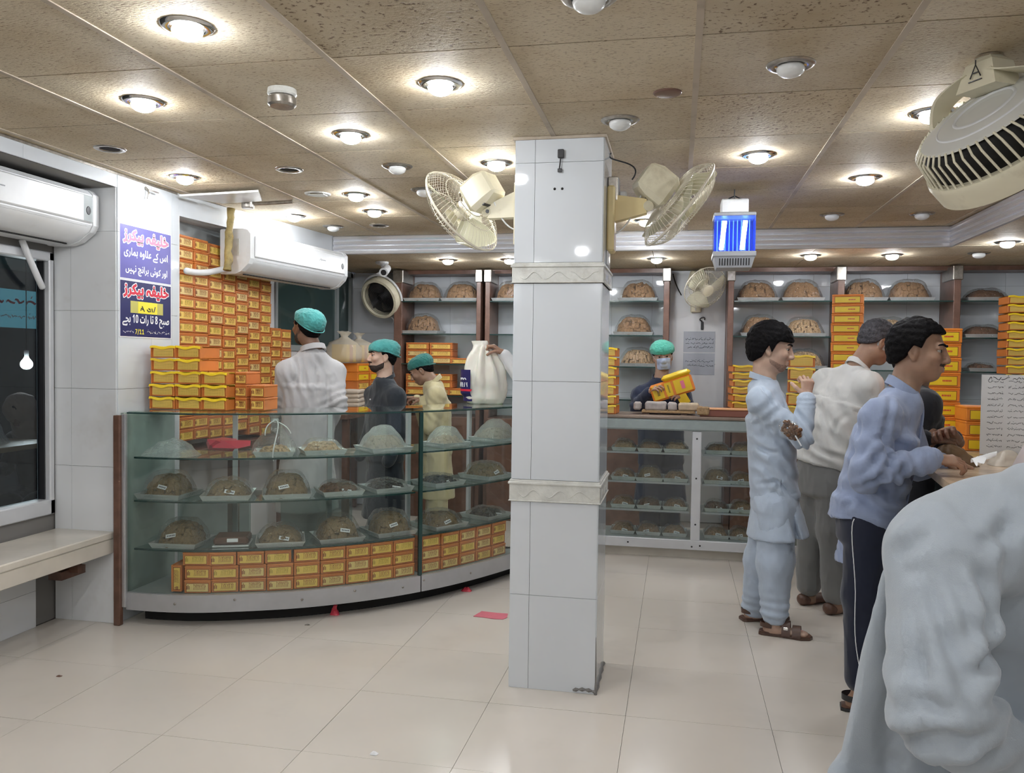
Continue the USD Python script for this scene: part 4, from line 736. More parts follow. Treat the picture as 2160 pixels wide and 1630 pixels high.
# straight case: rows of wrapped trays
for bi, (a, b) in enumerate(((-.50, .10), (.22, .60))):
    for zi, z in enumerate((.798, .571, .354, .147)):
        n = 3 if bi == 0 else 2
        for k in range(n):
            x = a + (b - a) * (k + .5) / n; kd = (("white", "bars"), ("bars", "crumbflat"), ("bars", "mixed"), ("bars", "bars"))[zi][(k + bi) % 2]
            tray(kd, f"wrapped tray in the straight case, {('left', 'right')[bi]} bay, {('top shelf', 'second shelf', 'third shelf', 'floor')[zi]}, {nth(k)} from left", mat4((x, QY + .205, z + .0008)) @ np.diag([.78, .95, 1, 1]), k % 2, zi != 0, False, "trays in the straight case")
# rear shelves
for bay, z, xs in ((0, 2.045, ((-2.415, "rusk2", "left"), (-2.045, "rusk2", "right"))), (0, 1.735, ((-2.43, "rusk", "left"),)), (1, 2.045, ((-1.55, "rusk", "left"),)),
                   (1, 2.0451, ((-.37, "rusk", "right"),)), (1, 1.735, ((-.405, "rusk2", "right"),)), (1, 1.450, ((-.365, "pale", "right"),)),
                   (2, 2.045, ((.685, "rusk2", "left"), (1.065, "rusk", "right"))), (2, 1.735, ((.72, "rusk", "left"), (1.09, "pale", "right"))), (2, 1.450, ((1.10, "pale", "right"),)),
                   (3, 2.045, ((1.58, "rusk", "left"), (1.95, "rusk2", "right"))), (3, 1.735, ((1.80, "pale", "middle"),)), (4, 2.045, ((2.56, "brown", "left"),)), (4, 1.735, ((2.545, "brown", "left"),)), (4, 1.450, ((2.54, "mixed", "left"),))):
    for x, kd, side in xs:
        zz = round(z, 3); sn = {2.045: "top", 1.735: "second", 1.45: "third"}[zz]
        tray(kd, f"wrapped {KIND[kd][6]} heap, {side} on {sn} shelf of the {('far left', 'left', 'centre', 'centre right', 'far right')[bay]} rear bay", mat4((x, 7.765, z + .001)), int(x * 10) % 3 % 2, False)
# goods on the straight counter top
bt = thing("sweet_plank", "wooden serving plank with grey blocks of sweets before the masked server", "tray", mat4((-.10, 6.62, 1.0885)))
part(bt, "plank", box((-.17, -.09, .012), (.24, .09, .030), .004), M["bisc_pale"]); part(bt, "foot", box((-.16, -.07, 0), (-.11, .07, .012)), M["wood"]); part(bt, "foot", box((.13, -.07, 0), (.18, .07, .012)), M["wood"])
for k, (x0, x1, h) in enumerate(((-.235, -.175, .06), (-.145, .02, .065), (.03, .10, .062), (.11, .27, .06))):
    part(bt, "sweet_block", crumple(box((x0, -.07, .031), (x1, .06, .031 + h), .012).subdivide().subdivide(), .005, 30, k), plain(f"grey_sweet_{k}", (.44, .40, .38) if k < 3 else (.52, .42, .30), .7, vary=.15, noise=30), 40)
fb = thing("flat_carton", "flat pale orange carton on the counter left of the boy", "box", mat4((.30, 6.43, 1.0885), -.04))
part(fb, "carton", box((-.13, 0, 0), (.28, .15, .05), .004), plain("maroon_card", (.25, .09, .06), .5)); part(fb, "lid", box((-.135, -.005, .051), (.285, .155, .062), .003), plain("peach_card", (.75, .40, .20), .5)); part(fb, "torn_corner", crumple(box((-.15, -.02, .01), (-.06, .06, .075), .01).subdivide().subdivide(), .006, 40), M["bisc_pale"])
# sacks and bags behind the server in grey
sk = thing("cloth_pile", "pile of folded beige cloth behind the server in grey", "cloth", mat4((-2.90, 6.82, 1.034), .2))
for k in range(5): part(sk, "folded_cloth", crumple(box((-.2, -.16, .038 * k), (.2, .16, .036 + .038 * k), .012).subdivide().subdivide().subdivide(), .010, 9, k), fabric(f"beige_cloth_{k}", (.62, .53, .42)), 50)
for k, (y, n) in enumerate(((6.87, 3), (7.22, 3))):
    t = thing("carry_bag", ("near" if k == 0 else "far") + " pale plastic bag of boxes on top of the orange boxes under the rear window", "bag", mat4((-2.88, y, 1.452)))
    for q in range(n): part(t, "carton", box((-.07, -.105 + .072 * q, .004), (.07, -.105 + .072 * q + .066, .16), .003), M["orange" if q % 2 else "lid"])
    pf = [(.0001, .0), (.145, .0), (.155, .05), (.150, .13), (.125, .175), (.06, .205), (.022, .225), (.03, .25), (.06, .275)]
    part(t, "plastic_bag", crumple(lathe(pf, 44), .028, 12, k + 3, 0.0), plain(f"bag_film_{k}", (.80, .74, .64), .35, trans=.0) if False else pane(f"bag_film_{k}", (.95, .93, .88), .9, .15, haze=((.80, .74, .62), .48)), True)
# right counter: price sheet, white register, crate paper, floor litter
ps = thing("price_sheet", "white sheet of handwritten prices standing on the right counter", "sign", frame(ex, -ey, ez, (1.60, 4.62, 1.05)) @ np.diag([1, -1, 1, 1]) if False else frame(ex, ez, -ey, (1.515, 4.60, 1.0505)))
part(ps, "sheet", box((0, 0, 0), (.33, .405, .002)), M["paper"]); part(ps, "stand", box((.05, 0, -.03), (.28, .30, -.002), .003), M["white_plastic"])
rh = random.Random(2); part(ps, "handwriting", cat([squiggle(rh, .03, .10, .37 - .030 * k, .012, .0012, mat4((0, 0, .0014))) for k in range(12)] + [squiggle(rh, .125, .315, .37 - .030 * k, .013, .0012, mat4((0, 0, .0014))) for k in range(12)] + [squiggle(rh, .03, .31, .385, .02, .0018, mat4((0, 0, .0014)))]), M["ink"], kind="stuff")
for k, (z0, z1, n) in enumerate(((1.592, 1.784, 3), (1.38, 1.582, 2))):
    nt = thing("wall_notice", ("upper" if k == 0 else "lower") + " grey paper notice with handwriting on the white rear panel", "notice", frame(ex, ez, -ey, (.048, 7.929, z0)))
    part(nt, "sheet", box((0, 0, 0), (.287, z1 - z0, .0015)), M["greypaper"]); part(nt, "handwriting", cat([squiggle(rh, .02 + .02 * (i == n - 1), .27, (z1 - z0) * (.62 - .2 * i), .022, .0022, mat4((0, 0, .001))) for i in range(n)]), M["ink"], kind="stuff")
sv = thing("white_scale", "pale plastic counter machine at the right edge behind the stooping man", "machine", mat4((1.33, 3.42, 1.05), -.1))
part(sv, "body", trimesh.convex.convex_hull([(0, 0, 0), (.36, 0, 0), (.36, .4, 0), (0, .4, 0), (.06, .03, .15), (.36, .03, .15), (.36, .35, .17), (.06, .35, .17)]), plain("pale_pink_plastic", (.70, .64, .64), .4, vary=.03)); part(sv, "display_panel", box((.10, .32, .17), (.34, .36, .24), .006), M["white_plastic"])
spill = [("crushed_wrapper", (-1.045, 4.69), .19, .125, "pink_paper_scrap", "flat pink paper scrap on the floor beside the pillar"), ]
t_ = np.linspace(0, 2 * np.pi, 40, endpoint=False); rr = np.random.default_rng(9)
solo("paper_scrap", crumple(prism(np.array([(-.095, -.045), (-.03, -.05), (.02, -.062), (.085, -.058), (.10, -.02), (.092, .05), (.02, .05), (-.07, .06)]) , .003, mat4((-1.045, 4.70, .0006))).subdivide().subdivide(), .0015, 30), M["pinkpaper"], "flat pink paper on the floor left of the pillar", "paper", True)
def litter(x, y, w, m, lb, h=.02, seed=1): return solo("litter", xf(crumple(dome(w, w * .7, h, 10, 1.6), h * .5, 60, seed, 0.0), mat4((x, y, .0006))), M[m], lb, "litter", 20)
p = atz(789, 1590, 0); litter(p[0], p[1], .032, "paper", "tiny white paper scrap on the floor near the viewer", .010)
p = atz(706, 1296, 0); litter(p[0], p[1], .055, "redplastic", "crumpled dark red wrapper under the curved case's kick panel", .055, 3)
p = atz(984, 1246, 0); litter(p[0], p[1], .07, "redplastic", "small red wrapper under the case near the pillar", .03, 4)
p = atz(125, 1426, 0); litter(p[0], p[1], .028, "woodpost", "tiny brown chip on the floor at the left", .006, 5)
p = atz(648, 1318, 0); litter(p[0], p[1], .03, "oldchrome", "tiny dark chip on the floor before the curved case", .006, 6)
# ================================================================== FANS, LAMP TRAP, CAMERA
def axis_frame(c, a, up=(0, 0, 1)):
    a = np.asarray(a, float); a = a / np.linalg.norm(a); x = np.cross(up, a); x /= np.linalg.norm(x); return frame(x, np.cross(a, x), a, c)
def blade_mesh(R, k, n=3, tw=.55, wide=1.0):
    a0 = 2 * np.pi * k / n; r = np.linspace(.05, R * .9, 12); u = np.linspace(-1, 1, 9)
    P = np.zeros((2, 12, 9, 3))
    for i, q in enumerate(r):
        hw = wide * (.035 + .62 * R * math.sin(min(1, (q - .05) / (R * .62)) * np.pi * .5) * .62 * (1 if q < R * .7 else math.sqrt(max(0.02, 1 - ((q - R * .7) / (R * .215)) ** 2))))
        for j, w in enumerate(u):
            t = tw * (1 - .4 * q / R); e = w * hw
            ang = a0 + .25 * q / R
            x, y = q * math.cos(ang) - e * math.cos(t) * math.sin(ang), q * math.sin(ang) + e * math.cos(t) * math.cos(ang)
            for s in (0, 1): P[s, i, j] = (x, y, e * math.sin(t) + .012 * (1 - w * w) + (.0022 if s else 0))
    a, b = grid_mesh(P[0]), grid_mesh(P[1]); a.invert()
    return cat([a, b])
def guard(R, z0, z1, rin, n=60, wr=.0013, bow=.02):
    """Radial wires of one guard half, from the rim (R, 0) over the dome to the hub ring (rin, z1)."""
    ms = []
    for k in range(n):
        a = 2 * np.pi * k / n; t = np.linspace(0, 1, 9); rr_ = R + (rin - R) * t; z = z0 + (z1 - z0) * np.sin(np.clip(t * 2.2, 0, 1) * np.pi / 2)
        ms.append(tube(np.stack([rr_ * np.cos(a + .25 * t), rr_ * np.sin(a + .25 * t), z], 1), wr, 4, False))
    g = np.linspace(0, 2 * np.pi, 65)
    for q, zz in ((R, z0), (R * .66, z0 + (z1 - z0) * .92), (rin, z1)): ms.append(tube(np.stack([q * np.cos(g), q * np.sin(g), np.full(65, zz)], 1), wr * 1.8, 6, False))
    return cat(ms)
def wall_fan(label, c, a, R, base, bn, elbow, spin=0.0, plate=(.12, .30)):
    """c disc centre, a blowing direction, base the bracket's wall point with outward normal bn, elbow where the arm meets the motor."""
    F_ = axis_frame(c, a); t = thing("wall_fan", label, "fan", F_); inv = np.linalg.inv(F_); loc = lambda p: (inv @ np.append(p, 1))[:3]
    part(t, "front_guard", guard(R, .004, .062, .055), M["fangrill"], kind="stuff"); part(t, "rear_guard", guard(R, -.004, -.055, .075), M["fangrill"], kind="stuff")
    g = np.linspace(0, 2 * np.pi, 65); part(t, "guard_rim", tube(np.stack([R * np.cos(g), R * np.sin(g), 0 * g], 1), .0045, 8, False), M["fangrill"], True)
    for k in range(3): part(t, "blade", xf(blade_mesh(R, k), mat4(rz=spin)), M["blade"], True)
    part(t, "hub", lathe([(.0001, .035), (.025, .033), (.04, .022), (.045, -.02), (.0001, -.022)], 24), M["cream"], 40); part(t, "badge", lathe([(.0001, .069), (.045, .067), (.055, .060), (.05, .056), (.0001, .055)], 28), M["cream"], 40)
    part(t, "motor_housing", trimesh.convex.convex_hull(np.vstack([box((-.075, -.08, -.19), (.075, .08, -.062), .022).vertices, box((-.06, -.065, -.225), (.06, .065, -.2), .015).vertices])), M["cream"], 25)
    part(t, "speed_slot", box((-.02, -.083, -.15), (.06, -.079, -.135)), M["black_plastic"])
    e = loc(elbow); b = loc(base); n_ = inv[:3, :3] @ np.asarray(bn, float)
    part(t, "tilt_joint", cat([tube([e, (0, -.07, -.12)], [.022, .026], 12), tube([e + np.array([.028, 0, 0]), e - np.array([.028, 0, 0])], .024, 14)]), M["cream"], 40)
    B_ = inv[:3, :3]
    zz = B_ @ np.array([0, 0, 1.0]); xx = np.cross(zz, n_)
    A_ = np.array([b + n_ * .03 + zz * s * q for s in (-.062, .062) for q in (1,)] + [e + zz * s for s in (-.032, .032)])
    arm = [q + xx * s for q in A_ for s in (-.028, .028)]
    part(t, "bracket_arm", trimesh.convex.convex_hull(np.array(arm)), M["creamy" if "right side" in label else "cream"], 30)
    pl_ = box((-plate[0] / 2, -plate[1] / 2, 0), (plate[0] / 2, plate[1] / 2, .035), .008)
    part(t, "wall_plate", xf(pl_, frame(xx, zz, n_, b + n_ * .0008 - zz * .05)), M["creamy" if "right side" in label else "cream"], 30)
    part(t, "pivot_screw", tube([e + xx * .030, e + xx * .036], .009, 12), M["black_plastic"])
    q0 = np.array([0, -.08, -.17]); part(t, "cord", tube(spline([q0, q0 * .4 + (b + n_ * .05) * .6 - zz * .09, b + n_ * .02 - zz * .12], 14), .004, 6), M["white_plastic"], True)
    return t
cl = aty(975, 445, 3.95); wall_fan("caged cream fan on the pillar's left side tilted down to the left", cl, (-.80, .30, -.56), .235, (PX0 - .0035, 3.90, 2.235), (-1, 0, 0), (-.905, 3.915, 2.205), .4)
c2 = aty(1432, 432, 3.98); wall_fan("caged cream fan on the pillar's right side tilted down to the right", c2, (.78, .28, -.60), .235, (PX1 + .0035, 3.90, 2.205), (1, 0, 0), (-.155, 3.915, 2.215), 1.2)
c3 = aty(1487, 607, 7.62); wall_fan("cream fan on the white rear panel between the shelf bays", c3, (.42, -.72, -.50), .20, (.155, 7.929, 2.09), (0, -1, 0), (.16, 7.80, 2.12), .2, (.10, .16))
ho = thing("key_hook", "small dark bunch hanging on the white rear panel below the fan", "hook", mat4((.215, 7.926, 1.83)))
part(ho, "hook", tube(spline([(0, 0, .05), (-.02, -.012, .07), (.01, -.012, .085), (.02, -.01, .06)], 10), .005, 6), M["black_plastic"]); part(ho, "tag", box((-.012, -.012, -.03), (.012, -.002, .045), .004), M["black_plastic"])
# round drum fan on the rear left wall
F_ = axis_frame(aty(805, 627, 7.62), (-.25, -.86, -.42)); rf = thing("drum_fan", "round cream fan with black mouth under the camera at the rear left", "fan", F_)
part(rf, "drum", lathe([(.165, -.06), (.185, -.065), (.205, -.03), (.205, .035), (.195, .055), (.172, .060), (.168, .045), (.165, -.06)], 48), M["cream"], 30)
part(rf, "black_grille", cat([lathe([(.0001, -.02), (.166, -.02)], 40)] + [tube(np.stack([q * np.cos(np.linspace(0, 2 * np.pi, 49)), q * np.sin(np.linspace(0, 2 * np.pi, 49)), np.full(49, .035)], 1), .0016, 4, False) for q in np.linspace(.03, .16, 9)]), M["black_plastic"], kind="stuff")
for k in range(4): part(rf, "blade", xf(blade_mesh(.15, k, 4), mat4((0, 0, .0))), M["black_plastic"], True)
g = np.linspace(-.2, np.pi + .2, 30); part(rf, "yoke", tube(np.stack([.222 * np.cos(g), .222 * np.sin(g), 0 * g - .01], 1), .011, 8), M["white_plastic"], True)
part(rf, "wall_arm", tube([(0, .222, -.01), (0, .20, -.30)], .018, 10), M["white_plastic"], True); part(rf, "cord", tube(spline([(.03, -.2, .0), (.07, -.25, .0), (.04, -.28, -.02), (.1, -.2, -.08)], 16), .006, 6), M["white_plastic"], True)
p = atz(806, 552, ZS); cc = thing("security_camera", "white dome-mounted security camera above the drum fan", "camera", mat4((p[0], p[1], ZS)))
part(cc, "base", lathe([(.06, -.001), (.058, -.018), (.03, -.03), (.0001, -.032)], 24), M["white_plastic"], 40); part(cc, "neck", tube([(0, 0, -.028), (.03, -.03, -.06)], .016, 10), M["white_plastic"], True)
d = np.array([.12, -.9, -.35]); d /= np.linalg.norm(d); o = np.array([.045, -.03, -.075])
part(cc, "barrel", tube([o - d * .05, o + d * .09], [.038, .040], 20), M["white_plastic"], 40); part(cc, "lens", tube([o + d * .0895, o + d * .096], [.026, .024], 18), M["black_plastic"], 40)
# blue insect killer hanging from the ceiling
ik = thing("insect_killer", "hanging insect killer with glowing blue tubes behind the right fan", "insect killer", mat4((.30, 4.95, 0)))
part(ik, "top_case", box((-.075, -.08, 2.345), (.075, .08, 2.425), .006), M["white_plastic"]); part(ik, "cap_rail", box((-.115, -.105, 2.325), (.115, .105, 2.345), .004), M["grey_plastic"])
for s in (-1, 1): part(ik, "side_guard", box((s * .113 - .001, -.10, 2.125), (s * .113 + .001, .10, 2.325)), M["killer_blue"])
part(ik, "front_guard", box((-.110, -.103, 2.125), (.110, -.101, 2.325)), M["killer_blue"]); part(ik, "rear_guard", box((-.110, .101, 2.125), (.110, .103, 2.325)), M["killer_blue"])
for x in (-.06, .055): part(ik, "lamp_tube", tube([(x - .008, -.02, 2.145), (x + .008, -.02, 2.31)], .014, 14), M["tubewhite"], True)
part(ik, "killing_grid", cat([tube([(x, .03, 2.13), (x, .03, 2.32)], .003, 6) for x in np.linspace(-.09, .09, 9)]), M["bluetube"], kind="stuff")
part(ik, "tray_rim", cat([box((-.118, -.125, 2.095), (.118, .108, 2.125), .004)]), M["grey_plastic"]); part(ik, "tray", trimesh.convex.convex_hull([(x, y, z) for x, y, z in ((-.112, -.118, 2.095), (.112, -.118, 2.095), (.112, .10, 2.095), (-.112, .10, 2.095), (-.095, -.10, 2.035), (.095, -.10, 2.035), (.095, .09, 2.035), (-.095, .09, 2.035))]), M["grey_plastic"])
part(ik, "tray_slot", cat([xf(box((x - .003, -.002, -.02), (x + .003, .0, .02)), mat4((0, -.1105, 2.066), R=rotm((1, 0, 0), 17))) for x in np.linspace(-.08, .08, 12)]), M["black_plastic"], kind="stuff")
part(ik, "hanger", cat([tube([(0, 0, 2.425), (0, 0, ZC - .004)], .004, 6), tube([(-.06, 0, 2.425), (0, 0, 2.455), (.06, 0, 2.425)], .004, 6)]), M["black_plastic"])
# big orbit fan under the ceiling at the right
ob = atz(2087, 118, ZC); oc = aty(2106, 276, 2.93); of = thing("orbit_fan", "big cream orbit fan hanging from the ceiling at the top right", "fan", axis_frame(oc, (-.60, -.34, .72), (0, 1, 0)))
inv = np.linalg.inv(axis_frame(oc, (-.60, -.34, .72), (0, 1, 0))); lo_ = lambda p: (inv @ np.append(p, 1))[:3]
RO = .235
part(of, "front_disc", lathe([(.0001, .088), (.06, .090), (.075, .086), (.09, .091), (.14, .090), (.155, .084), (.20, .080), (.215, .074), (.205, .070), (.0001, .068)], 56), plain("disc_plastic", (.66, .66, .62), .35), 40, label="pale flat disc with an oval ring")
part(of, "disc_ring", cat([lathe([(.088, .0905), (.094, .096), (.100, .0905)], 48), lathe([(.150, .085), (.153, .089), (.157, .084)], 48)]), M["white_plastic"], True)
rb_ = []
for k in range(52):
    a = 2 * np.pi * k / 52; rb_.append(tube(np.array([[.212 * math.cos(a), .212 * math.sin(a), .078], [(RO + .004) * math.cos(a + .04), (RO + .004) * math.sin(a + .04), .055], [(RO + .008) * math.cos(a + .10), (RO + .008) * math.sin(a + .10), -.035]]), .0042, 5))
for r0 in rb_: part(of, "cage_rib", r0, M["cream"], True)
part(of, "dark_inside", lathe([(.20, .068), (.222, .05), (.226, -.04), (.0001, -.04)], 48), M["dark"], True)
part(of, "rear_ring", lathe([(RO - .02, -.030), (RO + .016, -.032), (RO + .020, -.050), (RO + .012, -.115), (RO - .03, -.125), (.0001, -.13)], 56), M["cream"], 35)
top = lo_((ob[0], ob[1], ZC - .055))
gax = np.cross(lo_((ob[0], ob[1], ZC)) - lo_((ob[0], ob[1], 0)), [0, 0, 1.0]); gax /= np.linalg.norm(gax); up_ = lo_((ob[0], ob[1], ZC)) - lo_((ob[0], ob[1], ZC - 1)); up_ /= np.linalg.norm(up_)
for s in (-1, 1):
    e_ = gax * s * (RO + .028) + np.array([0, 0, -.03]); P = spline([top + gax * s * .045, top + gax * s * .16 - up_ * .035, e_ + up_ * .13, e_], 18)
    wv = np.linspace(.055, .022, 18); fw = np.cross(gax, up_); Q = []
    for q, w_ in zip(P, wv): Q.append([q + fw * w_ - gax * s * .006, q + fw * w_ + gax * s * .008, q - fw * w_ + gax * s * .008, q - fw * w_ - gax * s * .006, q + fw * w_ - gax * s * .006])
    m = grid_mesh(np.array(Q)); part(of, "yoke_arm", cat([m, tube([e_ + gax * s * .012, e_ - gax * s * .03], .022, 14)]), M["cream"], 35)
part(of, "yoke_crown", trimesh.convex.convex_hull(np.array([top + gax * a + up_ * b + np.cross(gax, up_) * c for a, b, c in [(sx * .075, -.055, sy * .055) for sx in (-1, 1) for sy in (-1, 1)] + [(sx * .05, .03, sy * .045) for sx in (-1, 1) for sy in (-1, 1)] + [(sx * .03, .048, sy * .03) for sx in (-1, 1) for sy in (-1, 1)]])), M["cream"], 20)
part(of, "emblem", cat([tube([top + gax * a + up_ * b - np.cross(gax, up_) * -.056 for a, b in q], .0022, 5) for q in ([(-.02, -.02), (0, .02), (.02, -.02)], [(0, .02), (0, .035)], [(-.025, -.03), (.025, -.03)], [(-.012, -.005), (.012, -.005)])]), M["black_plastic"])
part(of, "ceiling_mount", cat([tube([top + up_ * .045, lo_((ob[0], ob[1], ZC - .001))], .030, 16), tube([top + up_ * .046, top + up_ * .053], .042, 16)]), M["chrome"], 40)
# ================================================================== PEOPLE
def surface_nets(D, lo, h):
    """Smooth zero surface of a sampled distance field."""
    s = D < 0; nx, ny, nz = D.shape
    c = sum(s[i:nx - 1 + i, j:ny - 1 + j, k:nz - 1 + k].astype(np.int8) for i in (0, 1) for j in (0, 1) for k in (0, 1))
    act = np.argwhere((c > 0) & (c < 8)); idx = -np.ones(c.shape, np.int64); idx[tuple(act.T)] = np.arange(len(act))
    acc = np.zeros((len(act), 3)); cnt = np.zeros(len(act)); cor = [(i, j, k) for i in (0, 1) for j in (0, 1) for k in (0, 1)]
    for a in range(8):
        for b in range(a + 1, 8):
            d = np.subtract(cor[b], cor[a])
            if np.abs(d).sum() != 1: continue
            A, B = D[tuple((act + cor[a]).T)], D[tuple((act + cor[b]).T)]; m = (A < 0) != (B < 0)
            t = np.where(m, A / np.where(m, A - B, 1), 0)
            acc += m[:, None] * (np.array(cor[a]) + t[:, None] * d); cnt += m
    V = lo + h * (act + acc / np.maximum(cnt, 1)[:, None]); F = []
    for ax in range(3):
        o = [q for q in range(3) if q != ax]; sl0 = [slice(None)] * 3; sl1 = [slice(None)] * 3
        sl0[ax], sl1[ax] = slice(0, -1), slice(1, None); A, B = s[tuple(sl0)], s[tuple(sl1)]
        e = np.argwhere(A != B); e = e[(e[:, o[0]] > 0) & (e[:, o[1]] > 0)]
        e = e[(e[:, o[0]] < c.shape[o[0]]) & (e[:, o[1]] < c.shape[o[1]])]
        q = []
        for da, db in ((0, 0), (1, 0), (1, 1), (0, 1)):
            k = e.copy(); k[:, o[0]] -= da; k[:, o[1]] -= db; q.append(idx[tuple(k.T)])
        q = np.stack(q, 1); fl = A[tuple(e.T)]; fl = ~fl if ax == 1 else fl
        q = np.where(fl[:, None], q[:, ::-1], q); F += [q[:, [0, 1, 2]], q[:, [0, 2, 3]]]
    F = np.concatenate(F); F = F[(F >= 0).all(1)]
    return trimesh.Trimesh(V, F[:, ::-1], process=False)
def nrm(v): v = np.asarray(v, float); return v / (np.linalg.norm(v) + 1e-12)
def cone(a, b, ra, rb, k=.02, op="u"):
    a, b = np.asarray(a, float), np.asarray(b, float); r = max(ra, rb)
    def f(P):
        ba = b - a; t = np.clip((P - a) @ ba / (ba @ ba + 1e-12), 0, 1); return np.linalg.norm(P - a - t[:, None] * ba, axis=1) - (ra + (rb - ra) * t)
    return op, f, np.minimum(a, b) - r, np.maximum(a, b) + r, k
def slab(a, b, side, wa, da, wb, db, k=.03, op="u", cap=.03):
    """A flattened cone: half-width w along side, half-depth d across it, at each end."""
    a, b = np.asarray(a, float), np.asarray(b, float); ax = nrm(b - a); ln = np.linalg.norm(b - a); s = nrm(np.asarray(side, float) - ax * (ax @ side)); q = np.cross(ax, s); r = max(wa, wb, da, db)
    def f(P):
        v = P - a; z = v @ ax; t = np.clip(z / ln, 0, 1); w = wa + (wb - wa) * t; d = da + (db - da) * t; e = z - np.clip(z, 0, ln)
        return (np.sqrt((v @ s / w) ** 2 + (v @ q / d) ** 2 + (e / cap) ** 2) - 1) * np.minimum(w, d) * .9
    return op, f, np.minimum(a, b) - r, np.maximum(a, b) + r, k
def ell(c, r, R=None, k=.02, op="u"):
    c, r = np.asarray(c, float), np.asarray(r, float); R = np.eye(3) if R is None else R
    def f(P):
        q = (P - c) @ R; n = np.linalg.norm(q / r, axis=1); g = np.linalg.norm(q / r ** 2, axis=1); return n * (n - 1) / (g + 1e-9)
    return op, f, c - r.max(), c + r.max(), k
def mesh_of(prims, h, pad=.03, post=None):
    """Union (u) and subtraction (s) of the shapes on a regular grid, each evaluated only round itself."""
    u = [p for p in prims if p[0] == "u"]; lo = np.min([p[2] for p in u], 0) - pad; hi = np.max([p[3] for p in u], 0) + pad
    n = np.ceil((hi - lo) / h).astype(int) + 1; ax = [lo[i] + h * np.arange(n[i]) for i in range(3)]; D = np.full(n, .5)
    for op, f, l_, h_, k in prims:
        mg = k + 3 * h + .008
        i0 = np.clip(np.floor((l_ - mg - lo) / h).astype(int), 0, n); i1 = np.clip(np.ceil((h_ + mg - lo) / h).astype(int) + 1, 0, n)
        if (i1 <= i0).any(): continue
        sl = tuple(slice(a, b) for a, b in zip(i0, i1)); o = D[sl]; P = np.stack(np.meshgrid(*[ax[i][sl[i]] for i in range(3)], indexing="ij"), -1).reshape(-1, 3)
        d = f(P).reshape(o.shape)
        if op == "u": t = np.clip(.5 + .5 * (o - d) / k, 0, 1); D[sl] = o * (1 - t) + d * t - k * t * (1 - t)
        else: t = np.clip(.5 - .5 * (o + d) / k, 0, 1); D[sl] = o * (1 - t) - d * t + k * t * (1 - t)
    if post is not None:
        near = np.argwhere(np.abs(D) < .06); g = lo + h * near; D[tuple(near.T)] = post(g, D[tuple(near.T)])
    return surface_nets(D, lo, h)
def drape(m, amp=.006, sc=(9, 9, 4), seed=0, folds=()):
    """Cloth relief: soft long creases by noise, and named bundles of folds (point, direction, reach, depth, wavelength)."""
    v = m.vertices; n = m.vertex_normals; d = (meshkit.fbm(v * np.asarray(sc) + seed * 3.1, 3, seed) - .5) * 1.2 * amp
    r_ = 1 - np.abs(meshkit.fbm(v * np.asarray(sc) * .8 + seed + 11, 2, seed + 5) * 2 - 1); d += amp * .9 * (r_ ** 3 - .4)
    r2 = 1 - np.abs(meshkit.fbm(v * np.asarray(sc) * 2.1 + seed * 1.7 + 5, 2, seed + 9) * 2 - 1); d += amp * .55 * (r2 ** 4 - .3)
    for p, ax, reach, dep, wl in folds:
        q = v - np.asarray(p); w = np.exp(-(np.linalg.norm(q, axis=1) / reach) ** 2); ph = q @ nrm(ax) / wl * 2 * np.pi + 3.5 * meshkit.fbm(v * 7 + seed, 2, seed + 2)
        d += w * dep * np.sin(ph)
    return trimesh.Trimesh(v + n * d[:, None], m.faces, process=False)
def crease(m, lines, w=.014, dep=.008):
    """Presses single long folds into cloth along lines drawn over its surface (each line followed on the nearest cloth along the view)."""
    from scipy.spatial import cKDTree
    v = m.vertices; n = m.vertex_normals; q = v - EYE; z = q @ _f; px_ = np.stack([1080 + FPX * (q @ _r) / z, 815 - FPX * (q @ _u) / z], 1); kd = cKDTree(px_); v = v.copy()
    for ln in lines:
        P = spline(ln, 40) if len(ln) > 2 else np.linspace(ln[0], ln[1], 40); S = []
        for c in P:
            i = np.array(kd.query_ball_point(c, 22), int)
            if len(i) < 3: continue
            i = i[z[i] < z[i].min() + .06]; wt = np.exp(-(np.linalg.norm(px_[i] - c, axis=1) / 6) ** 2) + 1e-9; S.append(((z[i] * wt).sum() / wt.sum(), *c))
        if len(S) < 8: continue
        S = np.array(S); S[:, 0] = np.convolve(np.pad(S[:, 0], 4, "edge"), np.ones(9) / 9, "valid")
        L3 = np.array([EYE + ray(x, y) * t for t, x, y in S]); u_ = np.linspace(0, 1, len(L3)); uu = np.linspace(0, 1, 160); L3 = np.stack([np.interp(uu, u_, L3[:, k]) for k in range(3)], 1)
        d, i = cKDTree(L3).query(m.vertices); fade = np.sin(np.pi * np.clip(uu * .96 + .02, 0, 1)) ** .5
        v += n * ((-dep * np.exp(-(d / w) ** 2) + .55 * dep * np.exp(-((d - 1.9 * w) / w) ** 2)) * fade[i])[:, None]
    return trimesh.Trimesh(v, m.faces, process=False)
